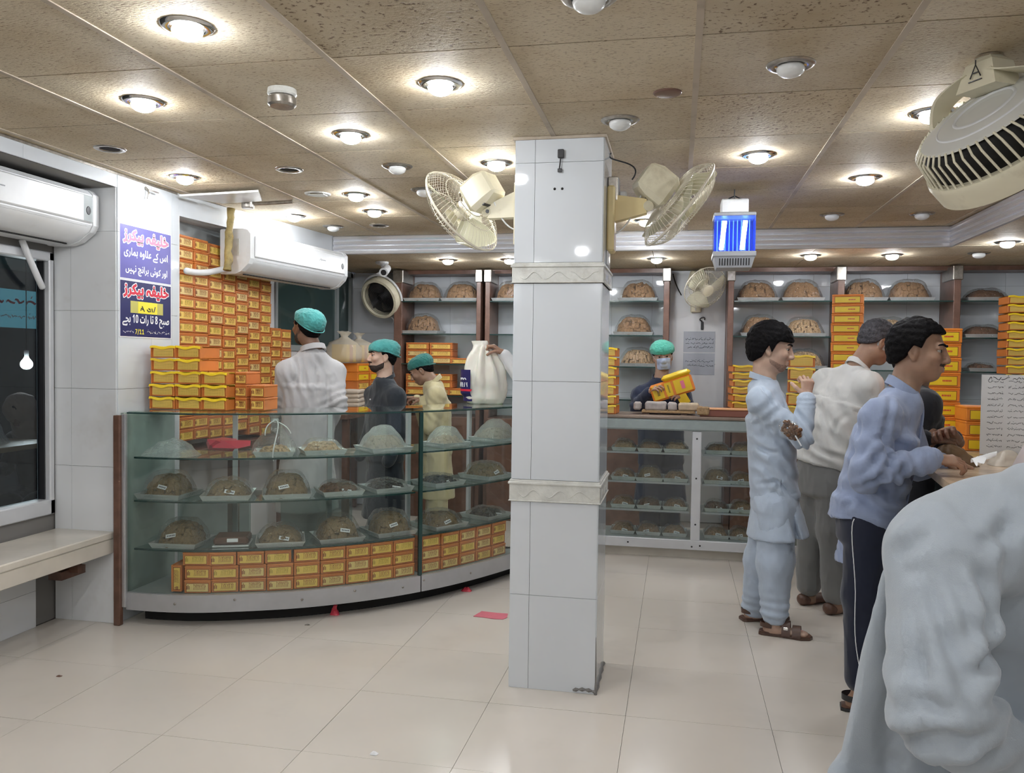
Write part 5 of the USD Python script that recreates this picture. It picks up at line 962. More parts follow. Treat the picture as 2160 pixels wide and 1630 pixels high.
# ---- head, in its own frame: x to the person's right... y forward, z up, origin between the ears
def head_prims(nose=1.0, jaw=1.0):
    P = [ell((0, -.014, .036), (.074, .096, .086)), ell((0, .022, -.030), (.060, .072, .082), k=.03), ell((0, .052, -.088), (.034 * jaw, .030, .024), k=.03), ell((-.042, .005, -.062), (.022, .035, .03), k=.03), ell((.042, .005, -.062), (.022, .035, .03), k=.03),
         cone((-.034, .080, .026), (.034, .080, .026), .011, .011, k=.016), ell((-.040, .066, -.022), (.020, .020, .018), k=.02), ell((.040, .066, -.022), (.020, .020, .018), k=.02)]
    P += [ell((s * .032, .098, .008), (.019, .017, .012), k=.014, op="s") for s in (-1, 1)]
    P += [cone((0, .089, .016), (0, .089 + .024 * nose, -.026), .0085, .0115, k=.010), ell((0, .089 + .021 * nose, -.031), (.0125, .0125, .010), k=.008)] + [ell((s * .0115, .098, -.033), (.008, .012, .008), k=.008) for s in (-1, 1)]
    P += [cone((-.016, .091, -.0585), (.016, .091, -.0585), .0062, .0062, k=.008), cone((-.013, .090, -.0685), (.013, .090, -.0685), .0070, .0070, k=.007), cone((-.022, .099, -.0635), (.022, .099, -.0635), .0022, .0022, k=.003, op="s")]
    for s in (-1, 1): P += [ell((s * .0315, .0755, .0172), (.0165, .0138, .0080), k=.004), ell((s * .0315, .0745, -.0022), (.0155, .0122, .0060), k=.004)]
    for s in (-1, 1): P += [ell((s * .074, -.006, -.004), (.010, .020, .031), rotm((0, 0, 1), s * 18), k=.008), ell((s * .084, -.001, -.002), (.007, .011, .017), k=.006, op="s"), ell((s * .072, -.002, -.032), (.008, .010, .010), k=.008)]
    return P
HEADP = head_prims(.74)
def place(prims, M_):
    """The same shapes in a moved frame (rotation, uniform scale)."""
    A = M_[:3, :3]; s = np.linalg.norm(A[:, 0]); R = A / s; o = M_[:3, 3]; out = []
    for op, f, lo, hi, k in prims:
        c, r = (lo + hi) / 2, np.linalg.norm(hi - lo) / 2
        out.append((op, (lambda P, f=f: f((P - o) @ R / s) * s), A @ c + o - r * s, A @ c + o + r * s, k * s))
    return out
def hand_prims(w, d, n, curl=.5, thumb=1, s=1.0, spread=.10, point=False):
    """A right or left hand: wrist w, pointing along d, palm facing n, thumb on the side given by thumb."""
    d = nrm(d); n = nrm(np.asarray(n, float) - d * (d @ n)); x = np.cross(d, n) * thumb; w = np.asarray(w, float); P = []
    P.append(slab(w - d * .01 * s, w + d * .085 * s, x, .025 * s, .019 * s, .040 * s, .015 * s, k=.012, cap=.012)); P.append(cone(w - d * .04 * s, w + d * .01 * s, .026 * s, .024 * s, k=.015))
    for i, (off, ln) in enumerate(((.030, .070), (.010, .078), (-.010, .073), (-.029, .057))):
        a = w + d * (.088 - .004 * abs(i - 1)) * s + x * off * s; dd = nrm(d + x * (1.5 - i) * spread); c0 = curl * (.12 if point and i == 0 else 1); nn_ = n
        for q, f_ in enumerate((.44, .32, .24)):
            ang = c0 * (.75 + .45 * q); dd, nn_ = nrm(dd * math.cos(ang) + nn_ * math.sin(ang)), nrm(nn_ * math.cos(ang) - dd * math.sin(ang)); b = a + dd * ln * f_ * s; P.append(cone(a, b, (.0094 - .0009 * q) * s, (.0087 - .0012 * q) * s, k=.004)); a = b
    a = w + d * .022 * s + x * .026 * s + n * .004 * s; dd = nrm(d * .62 + x * .70 + n * .25)
    for q, (ln, ra) in enumerate(((.042, .0125), (.032, .0105), (.026, .0092))):
        b = a + dd * ln * s; P.append(cone(a, b, ra * s, ra * .88 * s, k=.006)); a = b; dd = nrm(dd + n * .35 * curl * 2 - x * .45 * curl)
    return P
HAIRLINES = {"short": ([-.13, -.07, -.035, -.005, .022, .034, .05, .12], [-.060, -.055, -.030, .022, .012, .050, .072, .078]), "fringe": ([-.13, -.075, -.035, -.008, .010, .026, .040, .12], [-.085, -.080, -.050, .014, -.022, .024, .040, .044]),
             "grey": ([-.13, -.07, -.035, -.005, .02, .032, .05, .12], [-.055, -.045, -.020, .026, .0, .055, .082, .088]), "cap": ([-.13, -.07, -.035, -.005, .02, .032, .05, .12], [-.072, -.062, -.030, .022, .010, .045, .07, .078])}
def person(label, J, skin, cloth, head_dir, head_up=(0, 0, 1), hair=None, cap=None, beard=None, hs=1.0, hands=(), scale=1.0, mask=None, gaze=None):
    """J joints in metres. cloth: a list of (name, prims, material, cell, drape arguments, label). hands: hand_prims lists."""
    hc = J["head"]; root = np.array([J["hip"][0], J["hip"][1], 0.0]); t = thing("person", label, "person", mat4(root)); mv = lambda m: move(m, -root)
    fy = nrm(head_dir); fx = nrm(np.cross(fy, head_up)); fz = np.cross(fx, fy); HM = frame(fx, fy, fz, hc) @ np.diag([hs, hs, hs, 1]); sk = J.get("r", 1.0)
    Hd = place(HEADP, HM); neckb = J["neck"]
    nk = [cone(hc + (HM[:3, :3] @ (0, -.026, -.055)), neckb, .053 * hs, .060 * hs, k=.03)]
    ms = [mesh_of(Hd + nk, .0042)]
    B = [slab(J["hip"], J["chest"], J["side"], .125 * sk, .08 * sk, .135 * sk, .085 * sk, k=.05), slab(J["chest"], neckb, J["side"], .13 * sk, .075 * sk, .055, .05, k=.05), cone(neckb, hc - fz * .04, .055, .053, k=.03)]
    for s in "LR":
        if "sh" + s in J: B += [cone(J["chest"] * .3 + J["sh" + s] * .7, J["sh" + s], .055 * sk, .050 * sk, k=.05), cone(J["sh" + s], J["el" + s], .046 * sk, .038 * sk, k=.02), cone(J["el" + s], J["wr" + s], .040 * sk, .027 * sk, k=.02)]
        if "kn" + s in J:
            h_ = J["hip"] + nrm(J["side"]) * (.085 if s == "R" else -.085); B += [cone(h_, J["kn" + s], .078 * sk, .052 * sk, k=.04), cone(J["kn" + s], J["an" + s], .052 * sk, .036 * sk, k=.03)]
            if "to" + s in J: a = J["an" + s]; B += [slab(a * [1, 1, 0] + [0, 0, .03] - nrm(J["to" + s] - a * [1, 1, 0]) * .03, J["to" + s] + [0, 0, .022], np.cross([0, 0, 1.0], nrm(J["to" + s] - a * [1, 1, 0])), .033, .030, .042, .017, k=.02, cap=.03), cone(a, a * [1, 1, 0] + [0, 0, .04], .036, .036, k=.03)]
    ms.append(mesh_of(B, .010))
    for hp in hands: ms.append(mesh_of(hp, .0034, pad=.02))
    part(t, "body", mv(cat(ms)), skin, True)
    L_ = lambda p: HM[:3, :3] @ np.asarray(p, float) + hc
    g_ = nrm(gaze) if gaze is not None else fy
    for s in (-1, 1):
        e = L_((s * .0315, .0752, .0072)); part(t, "eye", mv(move(trimesh.creation.icosphere(2, .0118 * hs), e)), MP["eyewhite"], True)
        part(t, "iris", mv(move(trimesh.creation.icosphere(2, .0092 * hs), e + nrm(g_ + fy * .8) * .0042 * hs)), MP["iris"], True)
        if hair is not None: part(t, "eyebrow", mv(tube(spline([L_((s * .012, .0955, .0270)), L_((s * .024, .0955, .0315)), L_((s * .038, .0890, .0330)), L_((s * .052, .0760, .0275))], 12), np.array([.6, .9, 1, 1, 1, 1, 1, .95, .9, .8, .6, .3]) * .0042 * hs, 8)), hair[1], True)
    part(t, "lips", mv(cat([mesh_of(place([cone((-.015, .0935, -.0585), (.015, .0935, -.0585), .0050, .0050, k=.004), cone((-.012, .0925, -.0690), (.012, .0925, -.0690), .0056, .0056, k=.003)], HM), .0028, pad=.012)])), MP["lip"], True)
    def shell(th, region, kk=.010, wob=0.0, sc_=70):
        def post(g, D):
            q = (g - hc) @ (HM[:3, :3] / hs) / hs
            r_ = region(q) * hs; d = D - th * hs - (wob * (meshkit.fbm(q * sc_, 2, 3) - .5) if wob else 0); h_ = np.clip(.5 - .5 * (r_ - d) / kk, 0, 1)
            return r_ * (1 - h_) + d * h_ + kk * h_ * (1 - h_)
        return post
    if hair is not None:
        st, hm, th = hair[0], hair[1], hair[2]; yy, zz = HAIRLINES[st]
        reg = lambda q: (np.interp(q[:, 1], yy, zz) - q[:, 2]) * .75
        if st == "cap": reg0 = reg; reg = lambda q: np.maximum(reg0(q), q[:, 2] - .055)
        nb = [p for p in place([ell((0, -.014, .036), (.078, .098, .088)), ell((0, -.03, -.02), (.060, .066, .07), k=.03)], HM)]
        part(t, "hair", mv(mesh_of(nb, .0045, pad=.05, post=shell(th, reg, wob=.012))), hm, True)
        if st == "grey":
            part(t, "sideburn", mv(mesh_of(Hd[:2], .0045, pad=.03, post=shell(.006, lambda q: np.maximum(np.maximum(np.abs(q[:, 1] - .004) - .030, np.abs(q[:, 2] + .005) - .045), .05 - np.abs(q[:, 0]))))), MP["grey_hair"], True)
    if beard is not None:
        def breg(q):
            x, y, z = q.T; full = np.maximum(z + .068 - .52 * np.maximum(0, .055 - y), .004 - y)
            mouth = .0 - (np.sqrt((x / .020) ** 2 + ((z + .0635) / .0085) ** 2) - 1) * .012
            mous = np.maximum(np.abs(z + .0485 - .10 * np.abs(x)) - .0055, np.abs(x) - .027)
            mous = np.maximum(mous, .05 - y)
            if beard[0] == "moustache": return mous
            if beard[0] == "stubble": return np.maximum(np.minimum(np.maximum(np.maximum(z + .070 - .35 * np.maximum(0, .06 - y), .0 - y), -.11 - z), mous + .002), mouth)
            if beard[0] == "goatee": return np.minimum(mous, np.maximum(np.maximum(z + .066, np.abs(x) - .032), .03 - y))
            return np.maximum(np.minimum(full, mous), mouth)
        part(t, "beard" if beard[0] != "moustache" else "moustache", mv(mesh_of(Hd, .0034, post=shell(beard[2], breg, .004, .004 if beard[2] > .003 else .0005, 160))), beard[1], True)
    if cap is not None:
        cm, tilt, puff = cap; R_ = rotm((1, 0, 0), tilt); cp = [ell(R_ @ np.array((0, -.022, .062)), (.094 * puff, .116 * puff, .066 * puff), R_, k=.02), ell(R_ @ np.array((0, -.052, .035)), (.086 * puff, .082 * puff, .060 * puff), R_, k=.02)]
        Ri = R_.T
        def creg(g, D):
            q = ((g - hc) @ (HM[:3, :3] / hs) / hs) @ R_
            pl_ = (np.interp(q[:, 1], [-.13, -.02, .12], [-.012, .030, .052]) - q[:, 2]) * hs
            return np.maximum(D, pl_)
        m = mesh_of(place(cp, HM), .0048, post=creg, pad=.03); m = drape(m, .0055, (30, 30, 24), 7)
        part(t, "hair_net_cap", mv(m), cm, True); rim = np.linspace(0, 2 * np.pi, 40)
        y_ = -.028 + .110 * np.cos(rim) * puff; z_ = np.interp(y_, [-.13, -.02, .12], [-.008, .034, .056]); x_ = .089 * puff * np.sin(rim)
        part(t, "cap_band", mv(tube(np.array([L_(R_ @ np.array(p)) for p in zip(x_, y_, z_)]), .0045, 6, False)), cm, True)
    if mask is not None:
        part(t, "face_mask", mv(mesh_of(Hd, .0038, post=shell(.009, lambda q: np.maximum(np.maximum(np.abs(q[:, 2] + .052 + .12 * np.abs(q[:, 0])) - .050, np.abs(q[:, 0]) - .056), .03 - q[:, 1]), .006))), mask, True)
        part(t, "mask_strap", mv(cat([tube([L_((s * .055, .06, -.03)), L_((s * .076, .01, .0)), L_((s * .078, -.015, .015))], .0018, 5) for s in (-1, 1)])), MP["strap"], kind="stuff")
    for nm, prims, mt, h_, dk, lb in cloth:
        if isinstance(prims, trimesh.Trimesh): part(t, nm, mv(prims), mt, 40, lb); continue
        cl_ = dk.pop("lines", None) if dk else None; post = dk.pop("post", None) if dk else None; m = mesh_of(prims, h_, post=post); m = drape(m, **dk) if dk else m; m = crease(m, *cl_) if cl_ else m; part(t, nm, mv(m), mt, True, lb)
    t.GetPrim() if hasattr(t, "GetPrim") else t; ROOT[t.GetPath()] = root
    return t
ROOT = {}
def skin_mat(name, c): return plain(name, c, .48, spec=.35, vary=.07, noise=22, sss=.12)
MP = dict(eyewhite=plain("eye_white", (.33, .30, .27), .35), iris=plain("dark_iris", (.02, .012, .008), .15), lip=plain("lip", (.30, .14, .115), .45), grey_hair=plain("grey_hair", (.36, .35, .34), .6, bump=(120, .6)), strap=plain("strap", (.7, .75, .8), .6),
          black_hair=plain("black_hair", (.006, .0055, .006), .6, spec=.06, bump=(110, .3)), salt_hair=plain("salt_pepper_hair", (.06, .057, .062), .6, spec=.15, vary=.5, noise=40, bump=(150, .8)), stubble=plain("stubble", (.28, .175, .13), .65, vary=.3, noise=160), beard=plain("beard_stubble", (.045, .028, .022), .7, bump=(250, .8)), teal=fabric("teal_cap", (.065, .30, .285), 300, .18), teal_dark=fabric("dark_teal_cap", (.03, .165, .145), 300, .18), green=fabric("green_cap", (.07, .36, .27), 300, .15))
SK = dict(fair=skin_mat("skin_fair", (.50, .33, .25)), mid=skin_mat("skin_mid", (.40, .25, .18)), tan=skin_mat("skin_tan", (.31, .185, .125)), deep=skin_mat("skin_deep", (.19, .105, .07)))
def sleeve(sh, el, wr, r0, r1, r2, k=.03): return [cone(sh, el, r0, r1, k=k), cone(el, el + (wr - el) * .93, r1, r2, k=k * .6)]
def traps(J, r0=.060, r1=.060): return [cone(J["neck"] - [0, 0, .035], J[s], r0, r1, k=.05) for s in ("shR", "shL")]
def collar(neck, up, fwd, r, h, open_=.0, th=.006, lean=.25):
    """A standing band collar round the neck."""
    up = nrm(up); f = nrm(np.asarray(fwd, float) - up * (up @ fwd)); s = np.cross(f, up); a = np.linspace(open_, 2 * np.pi - open_, 40); P = []
    for i, q in enumerate(a):
        o = math.cos(q) * f + math.sin(q) * s; b = np.asarray(neck) + o * r - f * r * .08 - up * (.028 * math.cos(q) + .0)
        tp = b + up * h + o * h * -.12; P.append([b, tp, tp + o * th, b + o * (th + .004), b])
    return grid_mesh(np.array(P))
V = np.array
# ---- youth in pale blue kameez
Y0 = 4.84
J = dict(head=aty(1627, 735, Y0), neck=aty(1612, 803, Y0), chest=aty(1622, 880, Y0), hip=aty(1634, 1052, Y0), side=V([.10, -1, 0]), shR=aty(1603, 846, Y0 - .165), shL=aty(1628, 842, Y0 + .165), elR=aty(1692, 924, Y0 - .20), wrR=aty(1701, 838, Y0 - .13),
         elL=aty(1650, 940, Y0 + .2), wrL=aty(1668, 905, Y0 - .16), knR=aty(1636, 1185, 4.76), knL=aty(1606, 1180, 4.96), anR=aty(1633, 1302, 4.74), anL=aty(1590, 1290, 4.99))
J["toR"] = atz(1694, 1346, 0); J["toL"] = J["anL"] * [1, 1, 0] + V([.16, .06, 0]); J["r"] = .92
blue = fabric("pale_blue_cotton", (.44, .515, .62)); SD_ = V([.10, -1, 0])
hp = J["hip"]; b0 = aty(1640, 1128, Y0)
kam = [slab(J["hip"] + [0, 0, .02], J["chest"], SD_, .165, .128, .175, .125, k=.05), slab(J["chest"], J["neck"] - [0, 0, .025], SD_, .172, .115, .075, .072, k=.03), slab(b0, hp + [0, 0, .04], SD_, .205, .165, .152, .114, k=.03, cap=.012)] \
    + [cone(J["chest"] * .3 + J[s] * .7, J[s], .066, .060, k=.06) for s in ("shR", "shL")] + traps(J) + sleeve(J["shR"], J["elR"], J["wrR"], .060, .055, .046) + sleeve(J["shL"], J["elL"], J["wrL"], .058, .052, .044)
s0, s1 = aty(1648, 1010, Y0 - .17), aty(1692, 1160, Y0 - .20); kam.append(slab(s0, s1, V([1, 0, 0]), .003, .09, .026, .10, k=.006, op="s", cap=.01))
fol = [(J["elR"], (1, 0, .6), .10, .009, .045), (J["wrR"] - [0, 0, .03], (0, 0, 1), .05, .005, .025), (J["shR"] + [.04, 0, -.05], (1, 0, -1), .12, .006, .06), (aty(1655, 1010, Y0 - .15), (.7, 0, .7), .16, .009, .07), (aty(1600, 960, Y0 - .15), (.3, 0, 1), .14, .006, .08)]
hand1 = hand_prims(J["wrR"] + [0, 0, .0], (.05, .05, .95), (-.35, .9, 0), 1.05, 1, 1.0); hand2 = hand_prims(J["wrL"], (.85, -.45, -.1), (0, -.3, -1), .9, 1, .9)
shal = [slab(hp - [0, 0, .05], hp + [0, 0, .16], SD_, .15, .112, .145, .108, k=.05)] + [q for s, r_ in (("R", 1.0), ("L", .95)) for q in (cone(hp + (-.005, -.08 if s == "R" else .08, -.03), J["kn" + s], .105, .092 * r_, k=.05), cone(J["kn" + s], J["an" + s] + [0, 0, .03], .092 * r_, .070, k=.05))]
who = person("youth in a pale blue kameez holding a bag of nuts, one fist raised", J, SK["fair"], [
    ("kameez", kam, blue, .0085, dict(amp=.0065, sc=(7, 7, 3.5), seed=1, folds=fol, lines=([[(1605, 815), (1616, 828), (1639, 877)], [(1639, 882), (1643, 931)], [(1587, 931), (1610, 949), (1641, 953)], [(1592, 1021), (1632, 1016), (1654, 1003)], [(1645, 1012), (1627, 1057), (1600, 1088)], [(1668, 855), (1699, 891)], [(1590, 1080), (1625, 1072)], [(1598, 880), (1612, 915)]], .012, .009)), None), ("shalwar", shal, blue, .010, dict(amp=.009, sc=(8, 8, 4), seed=2, folds=[(J["anR"] + [0, 0, .03], (0, 0, 1), .10, .008, .05), (J["anL"] + [0, 0, .03], (0, 0, 1), .10, .008, .05)]), "loose pale blue trousers"),
    ("collar", collar(J["neck"] + [0, 0, .0], (-.1, 0, 1), (1, -.1, -.1), .066, .032, .12), blue, 0, None, None)], (1, -.16, -.16), (.1, 0, 1), hair=("fringe", MP["black_hair"], .021), beard=("stubble", MP["stubble"], .0008), hs=1.10, hands=[hand1, hand2], gaze=(.9, -.1, -.2))
# sandals of the youth
def sandal(who, an, to, mt, w=.048, label=None):
    d = nrm((to - an) * [1, 1, 0]); s = np.cross([0, 0, 1.0], d); o = an * [1, 1, 0]; ln = np.linalg.norm((to - an)[:2]); F2 = frame(d, s, V([0, 0, 1.0]), o - ROOT[who.GetPath()]); X = lambda m: xf(m, F2)
    ol = Polygon([(-.075, -.028), (-.06, -.036), (.05, -.034), (ln - .01, -w), (ln + .035, -.03), (ln + .045, 0), (ln + .03, .035), (ln - .01, w * .95), (.05, .034), (-.06, .036), (-.075, .028)]).buffer(.012).buffer(-.008)
    t = part(who, "sandal", X(prism(ol, .014, mat4((0, 0, .001)))), mt, 40, label)
    part(t, "insole", X(prism(ol.buffer(-.004), .004, mat4((0, 0, .0155)))), M["wood"], 40)
    for x, hh, ww in ((ln * .78, .050, .050), (ln * .42, .072, .046)):
        a = np.linspace(0, np.pi, 16); part(t, "strap", X(cat([grid_mesh(np.array([[(x + dx, ww * math.cos(q), .012 + hh * math.sin(q)) for dx in (-.022, .022)] for q in a])), grid_mesh(np.array([[(x + dx, (ww + .003) * math.cos(q), .012 + (hh + .003) * math.sin(q)) for dx in (.022, -.022)] for q in a]))])), mt, 40)
    a = np.linspace(np.pi / 2, 3 * np.pi / 2, 16); part(t, "heel_strap", X(cat([grid_mesh(np.array([[(-.01 + .062 * math.cos(q), .044 * math.sin(q), z) for z in (.045, .07)] for q in a])), grid_mesh(np.array([[(-.01 + .065 * math.cos(q), .047 * math.sin(q), z) for z in (.07, .045)] for q in a]))])), mt, 40)
    part(t, "buckle", X(box((ln * .42 - .012, -.050, .045), (ln * .42 + .012, -.044, .062), .002)), M["chrome"])
lea = plain("brown_leather", (.085, .045, .032), .4, vary=.2); sandal(who, J["anR"], J["toR"], lea); sandal(who, J["anL"], J["toL"], lea)
nb = aty(1668, 907, Y0 - .33); bg = thing("nut_bag", "clear little bag of brown nuts in the youth's hand", "bag", mat4(nb, R=rotm((0, 1, 0), 35)))
rr = np.random.default_rng(3); part(bg, "nuts", cat([move(trimesh.creation.icosphere(1, .011), rr.uniform(-1, 1, 3) * (.05, .022, .032)) for _ in range(70)]), M["bisc_brown"], kind="stuff"); part(bg, "plastic_bag", crumple(trimesh.creation.icosphere(4, 1.0).apply_scale((.07, .036, .046)), .005, 30), M["wrap"], True); part(bg, "stick", tube([(.03, -.03, -.01), (.085, -.035, -.035)], .004, 6), M["paper"])

# ---- grey-haired man, back turned
Y0 = 5.32; fw = nrm(V([.80, .60, 0])); SD_ = nrm(np.cross(fw, [0, 0, 1.0]))
J = dict(head=aty(1851, 722, Y0), neck=aty(1808, 776, Y0), chest=aty(1775, 850, Y0), hip=aty(1738, 1010, Y0), side=SD_)
J["shR"] = aty(1820, 812, Y0) + SD_ * .17 - V([.10, 0, 0]); J["shL"] = aty(1780, 806, Y0) - SD_ * .17 + V([.02, 0, 0]); J["elL"] = J["shL"] + V([-.05, .06, -.27]); J["wrL"] = J["elL"] + fw * .22 + V([0, 0, .03]); J["elR"] = J["shR"] + V([.10, .02, -.25]); J["wrR"] = J["elR"] + fw * .22 + V([0, 0, .04])
hp = J["hip"]; J["knL"] = V([*(hp - SD_ * .09)[:2], .50]); J["knR"] = V([*(hp + SD_ * .09)[:2], .50]); J["anL"] = V([*(hp - SD_ * .10)[:2], .09]); J["anR"] = V([*(hp + SD_ * .11)[:2], .09]); J["toL"] = J["anL"] * [1, 1, 0] + fw * .15; J["toR"] = J["anR"] * [1, 1, 0] + fw * .15
cream = fabric("cream_shirt_cotton", (.60, .60, .58)); gt = fabric("grey_trouser_wool", (.20, .20, .195))
shirt = [slab(hp + [0, 0, .09], J["chest"], SD_, .195, .145, .195, .135, k=.05, cap=.015), slab(J["chest"], J["neck"] - [0, 0, .03], SD_, .185, .12, .08, .075, k=.03)] + [cone(J["chest"] * .35 + J[s] * .65, J[s], .078, .068, k=.06) for s in ("shR", "shL")] + traps(J) + sleeve(J["shR"], J["elR"], J["wrR"], .074, .062, .05) + sleeve(J["shL"], J["elL"], J["wrL"], .074, .062, .05)
tr = [slab(hp - [0, 0, .08], hp + [0, 0, .10], SD_, .165, .125, .17, .125, k=.05)] + [q for s in "LR" for q in (cone(hp + SD_ * (.08 if s == "R" else -.08), J["kn" + s], .105, .09, k=.05), cone(J["kn" + s], J["an" + s] + [0, 0, .03], .088, .072, k=.04))]
who = person("grey-haired man in a cream shirt and grey trousers bending his head", J, SK["tan"], [
    ("shirt", shirt, cream, .0095, dict(amp=.009, sc=(7, 7, 3), seed=5, lines=([[(1722, 815), (1739, 891), (1771, 949)], [(1790, 873), (1762, 904), (1775, 935)], [(1695, 927), (1735, 954), (1775, 962)], [(1752, 790), (1762, 850)], [(1705, 870), (1715, 930)]], .015, .010), folds=[(J["chest"] + [-.05, -.1, -.1], (1, 0, .5), .2, .009, .10), (hp + [0, -.12, .14], (.6, 0, 1), .16, .009, .08)]), None), ("trousers", tr, gt, .011, dict(amp=.008, sc=(9, 9, 2.5), seed=6), None),
    ("collar", collar(J["neck"] + [0, 0, -.012], (.35, .2, 1), fw, .066, .034, .2), cream, 0, None, None)], (.86, .20, -.42), (.42, .1, 1), hair=("grey", MP["salt_hair"], .009), hs=1.06, gaze=(.8, .1, -.6))
for s in "LR": part(who, "shoe", move(mesh_of([slab(J["an" + s] * [1, 1, 0] + [0, 0, .035] - fw * .05, J["to" + s] + fw * .08 + [0, 0, .025], SD_, .040, .036, .046, .026, cap=.03)], .008), -ROOT[who.GetPath()]), M["wood"], True, "brown shoe")

# ---- man in the blue shirt leaning on the counter
Y0 = 3.86; fw = nrm(V([.97, -.06, 0])); SD_ = nrm(np.cross(fw, [0, 0, 1.0]))
J = dict(head=aty(1938, 742, Y0), neck=aty(1905, 828, Y0), chest=aty(1868, 915, Y0), hip=aty(1826, 1085, Y0), side=SD_, shR=aty(1856, 882, Y0 - .17), shL=aty(1902, 872, Y0 + .17), elR=aty(1822, 958, Y0 - .27), wrR=aty(1962, 968, Y0 - .22), elL=aty(1935, 985, Y0 + .20), wrL=aty(1985, 975, Y0 + .10))
J["elR"] = aty(1826, 1000, Y0 - .27)
hp = J["hip"]; J["r"] = 1.0; J["knR"] = aty(1822, 1255, Y0 - .08); J["knL"] = aty(1856, 1255, Y0 + .10); J["anR"] = aty(1815, 1432, Y0 - .08); J["anL"] = aty(1850, 1405, Y0 + .12); J["toR"] = J["anR"] * [1, 1, 0] + V([.17, -.02, 0]); J["toL"] = J["anL"] * [1, 1, 0] + V([.17, .0, 0])
den = fabric("blue_chambray", (.27, .325, .47), vary=.12); nav = fabric("navy_track", (.014, .018, .036), vary=.1)
hem = aty(1815, 1185, Y0); hz = aty(1812, 1087, Y0)[2]
shirt = [slab(hp + [0, 0, .0], J["chest"], SD_, .178, .145, .18, .132, k=.05), slab(J["chest"], J["neck"] - [0, 0, .03], SD_, .18, .115, .075, .072, k=.03), slab(hem, hp + [0, 0, .08], SD_, .195, .172, .165, .134, k=.018, cap=.012)] + [cone(J["chest"] * .3 + J[s] * .7, J[s], .072, .066, k=.05) for s in ("shR", "shL")] + traps(J) + sleeve(J["shR"], J["elR"], J["wrR"], .069, .064, .050) + sleeve(J["shL"], J["elL"], J["wrL"], .072, .06, .05)
def hem_cut(g, D):
    """Curved shirt tail: long behind and at the front, higher at the sides."""
    s = (g - hem) @ fw; lim = hz - np.maximum(0, s + .03) * .62 - np.maximum(0, -.10 - s) * .25; return np.maximum(D, (lim - g[:, 2]) * .85)
fol = [(J["elR"] + [.05, -.03, .05], (1, 0, -.8), .10, .012, .055), (J["elR"] + [.12, 0, 0], (1, 0, .2), .12, .007, .05), (J["shR"] + [-.03, 0, -.12], (.4, 0, 1), .16, .006, .09), (hp + [.03, -.15, .10], (.5, 0, 1), .2, .012, .09)]
tr = [slab(hp - [0, 0, .1], hp + [0, 0, .06], SD_, .135, .118, .14, .115, k=.05)] + [q for s in "LR" for q in (cone(hp + SD_ * (.075 if s == "R" else -.075), J["kn" + s], .10, .082, k=.05), cone(J["kn" + s], J["an" + s] + [0, 0, .0], .080, .062, k=.04))]
cuff = [cone(J["wrR"] - nrm(J["wrR"] - J["elR"]) * .055, J["wrR"] + nrm(J["wrR"] - J["elR"]) * .005, .049, .047)]
pip = [aty(1802, 1094, Y0 - .185), aty(1798, 1151, Y0 - .182), aty(1804, 1239, Y0 - .172), aty(1803, 1319, Y0 - .162), aty(1816, 1420, Y0 - .148)]
cm = [collar(J["neck"] + [0, 0, -.005], (.25, 0, 1), fw, .066, .040, .35, .010)]
who = person("young man in a blue shirt and navy track trousers leaning on the counter", J, SK["tan"], [
    ("shirt", shirt, den, .0085, dict(amp=.008, sc=(7, 7, 3.2), seed=8, folds=fol, lines=([[(1878, 813), (1879, 845), (1867, 910), (1862, 930)], [(1850, 931), (1866, 918)], [(1871, 940), (1895, 945)], [(1866, 910), (1874, 958), (1895, 967)], [(1790, 1040), (1850, 1010), (1900, 1000)], [(1775, 1075), (1830, 1050), (1900, 1060)], [(1815, 880), (1806, 930)]], .013, .010), post=hem_cut), None), ("cuff", cuff, den, .006, dict(amp=.002, sc=(20, 20, 20), seed=3), None), ("track_trousers", tr, nav, .010, dict(amp=.006, sc=(8, 8, 3), seed=9), None), ("side_piping", tube(spline(pip, 20), .0022, 6), M["paper"], 0, None, "thin white side stripe"),
    ("collar", cm[0], den, 0, None, None), ("button_placket", tube(spline([J["neck"] + fw * .075 - [0, 0, .05], J["chest"] + fw * .138, hp + fw * .152], 16), .007, 6), den, 0, None, None)],
    (.90, -.42, -.07), (.10, 0, 1), hair=("short", MP["black_hair"], .017), beard=("moustache", MP["beard"], .0028), hs=1.08, hands=[hand_prims(J["wrR"], (.95, -.02, -.02), (.0, .35, -1), .55, 1, 1.06), hand_prims(J["wrL"], (.95, -.1, -.05), (0, 0, -1), .5, -1, 1.0)], gaze=(1, -.25, -.05))
for s in "RL": sandal(who, J["an" + s], J["to" + s], M["black_plastic"], .045, "dark slipper")
P = np.array([[(x, y + .02 * math.sin(x * 60 + y * 90), .035 * x / .07 + .012 * math.sin(y * 120 + x * 40)) for y in np.linspace(-.03 + .02 * i / 8, .03 - .02 * i / 8, 9)] for i, x in enumerate(np.linspace(.0, .075, 9))])
tw = J["wrR"] + V([.155, -.03, -.005]); solo("tissue", cat([grid_mesh(P + tw), trimesh.Trimesh((P + tw + [0, 0, .0012]).reshape(-1, 3), grid_mesh(P).faces[:, ::-1], process=False)]), M["paper"], "white tissue in the blue shirt man's hand", "tissue", True)
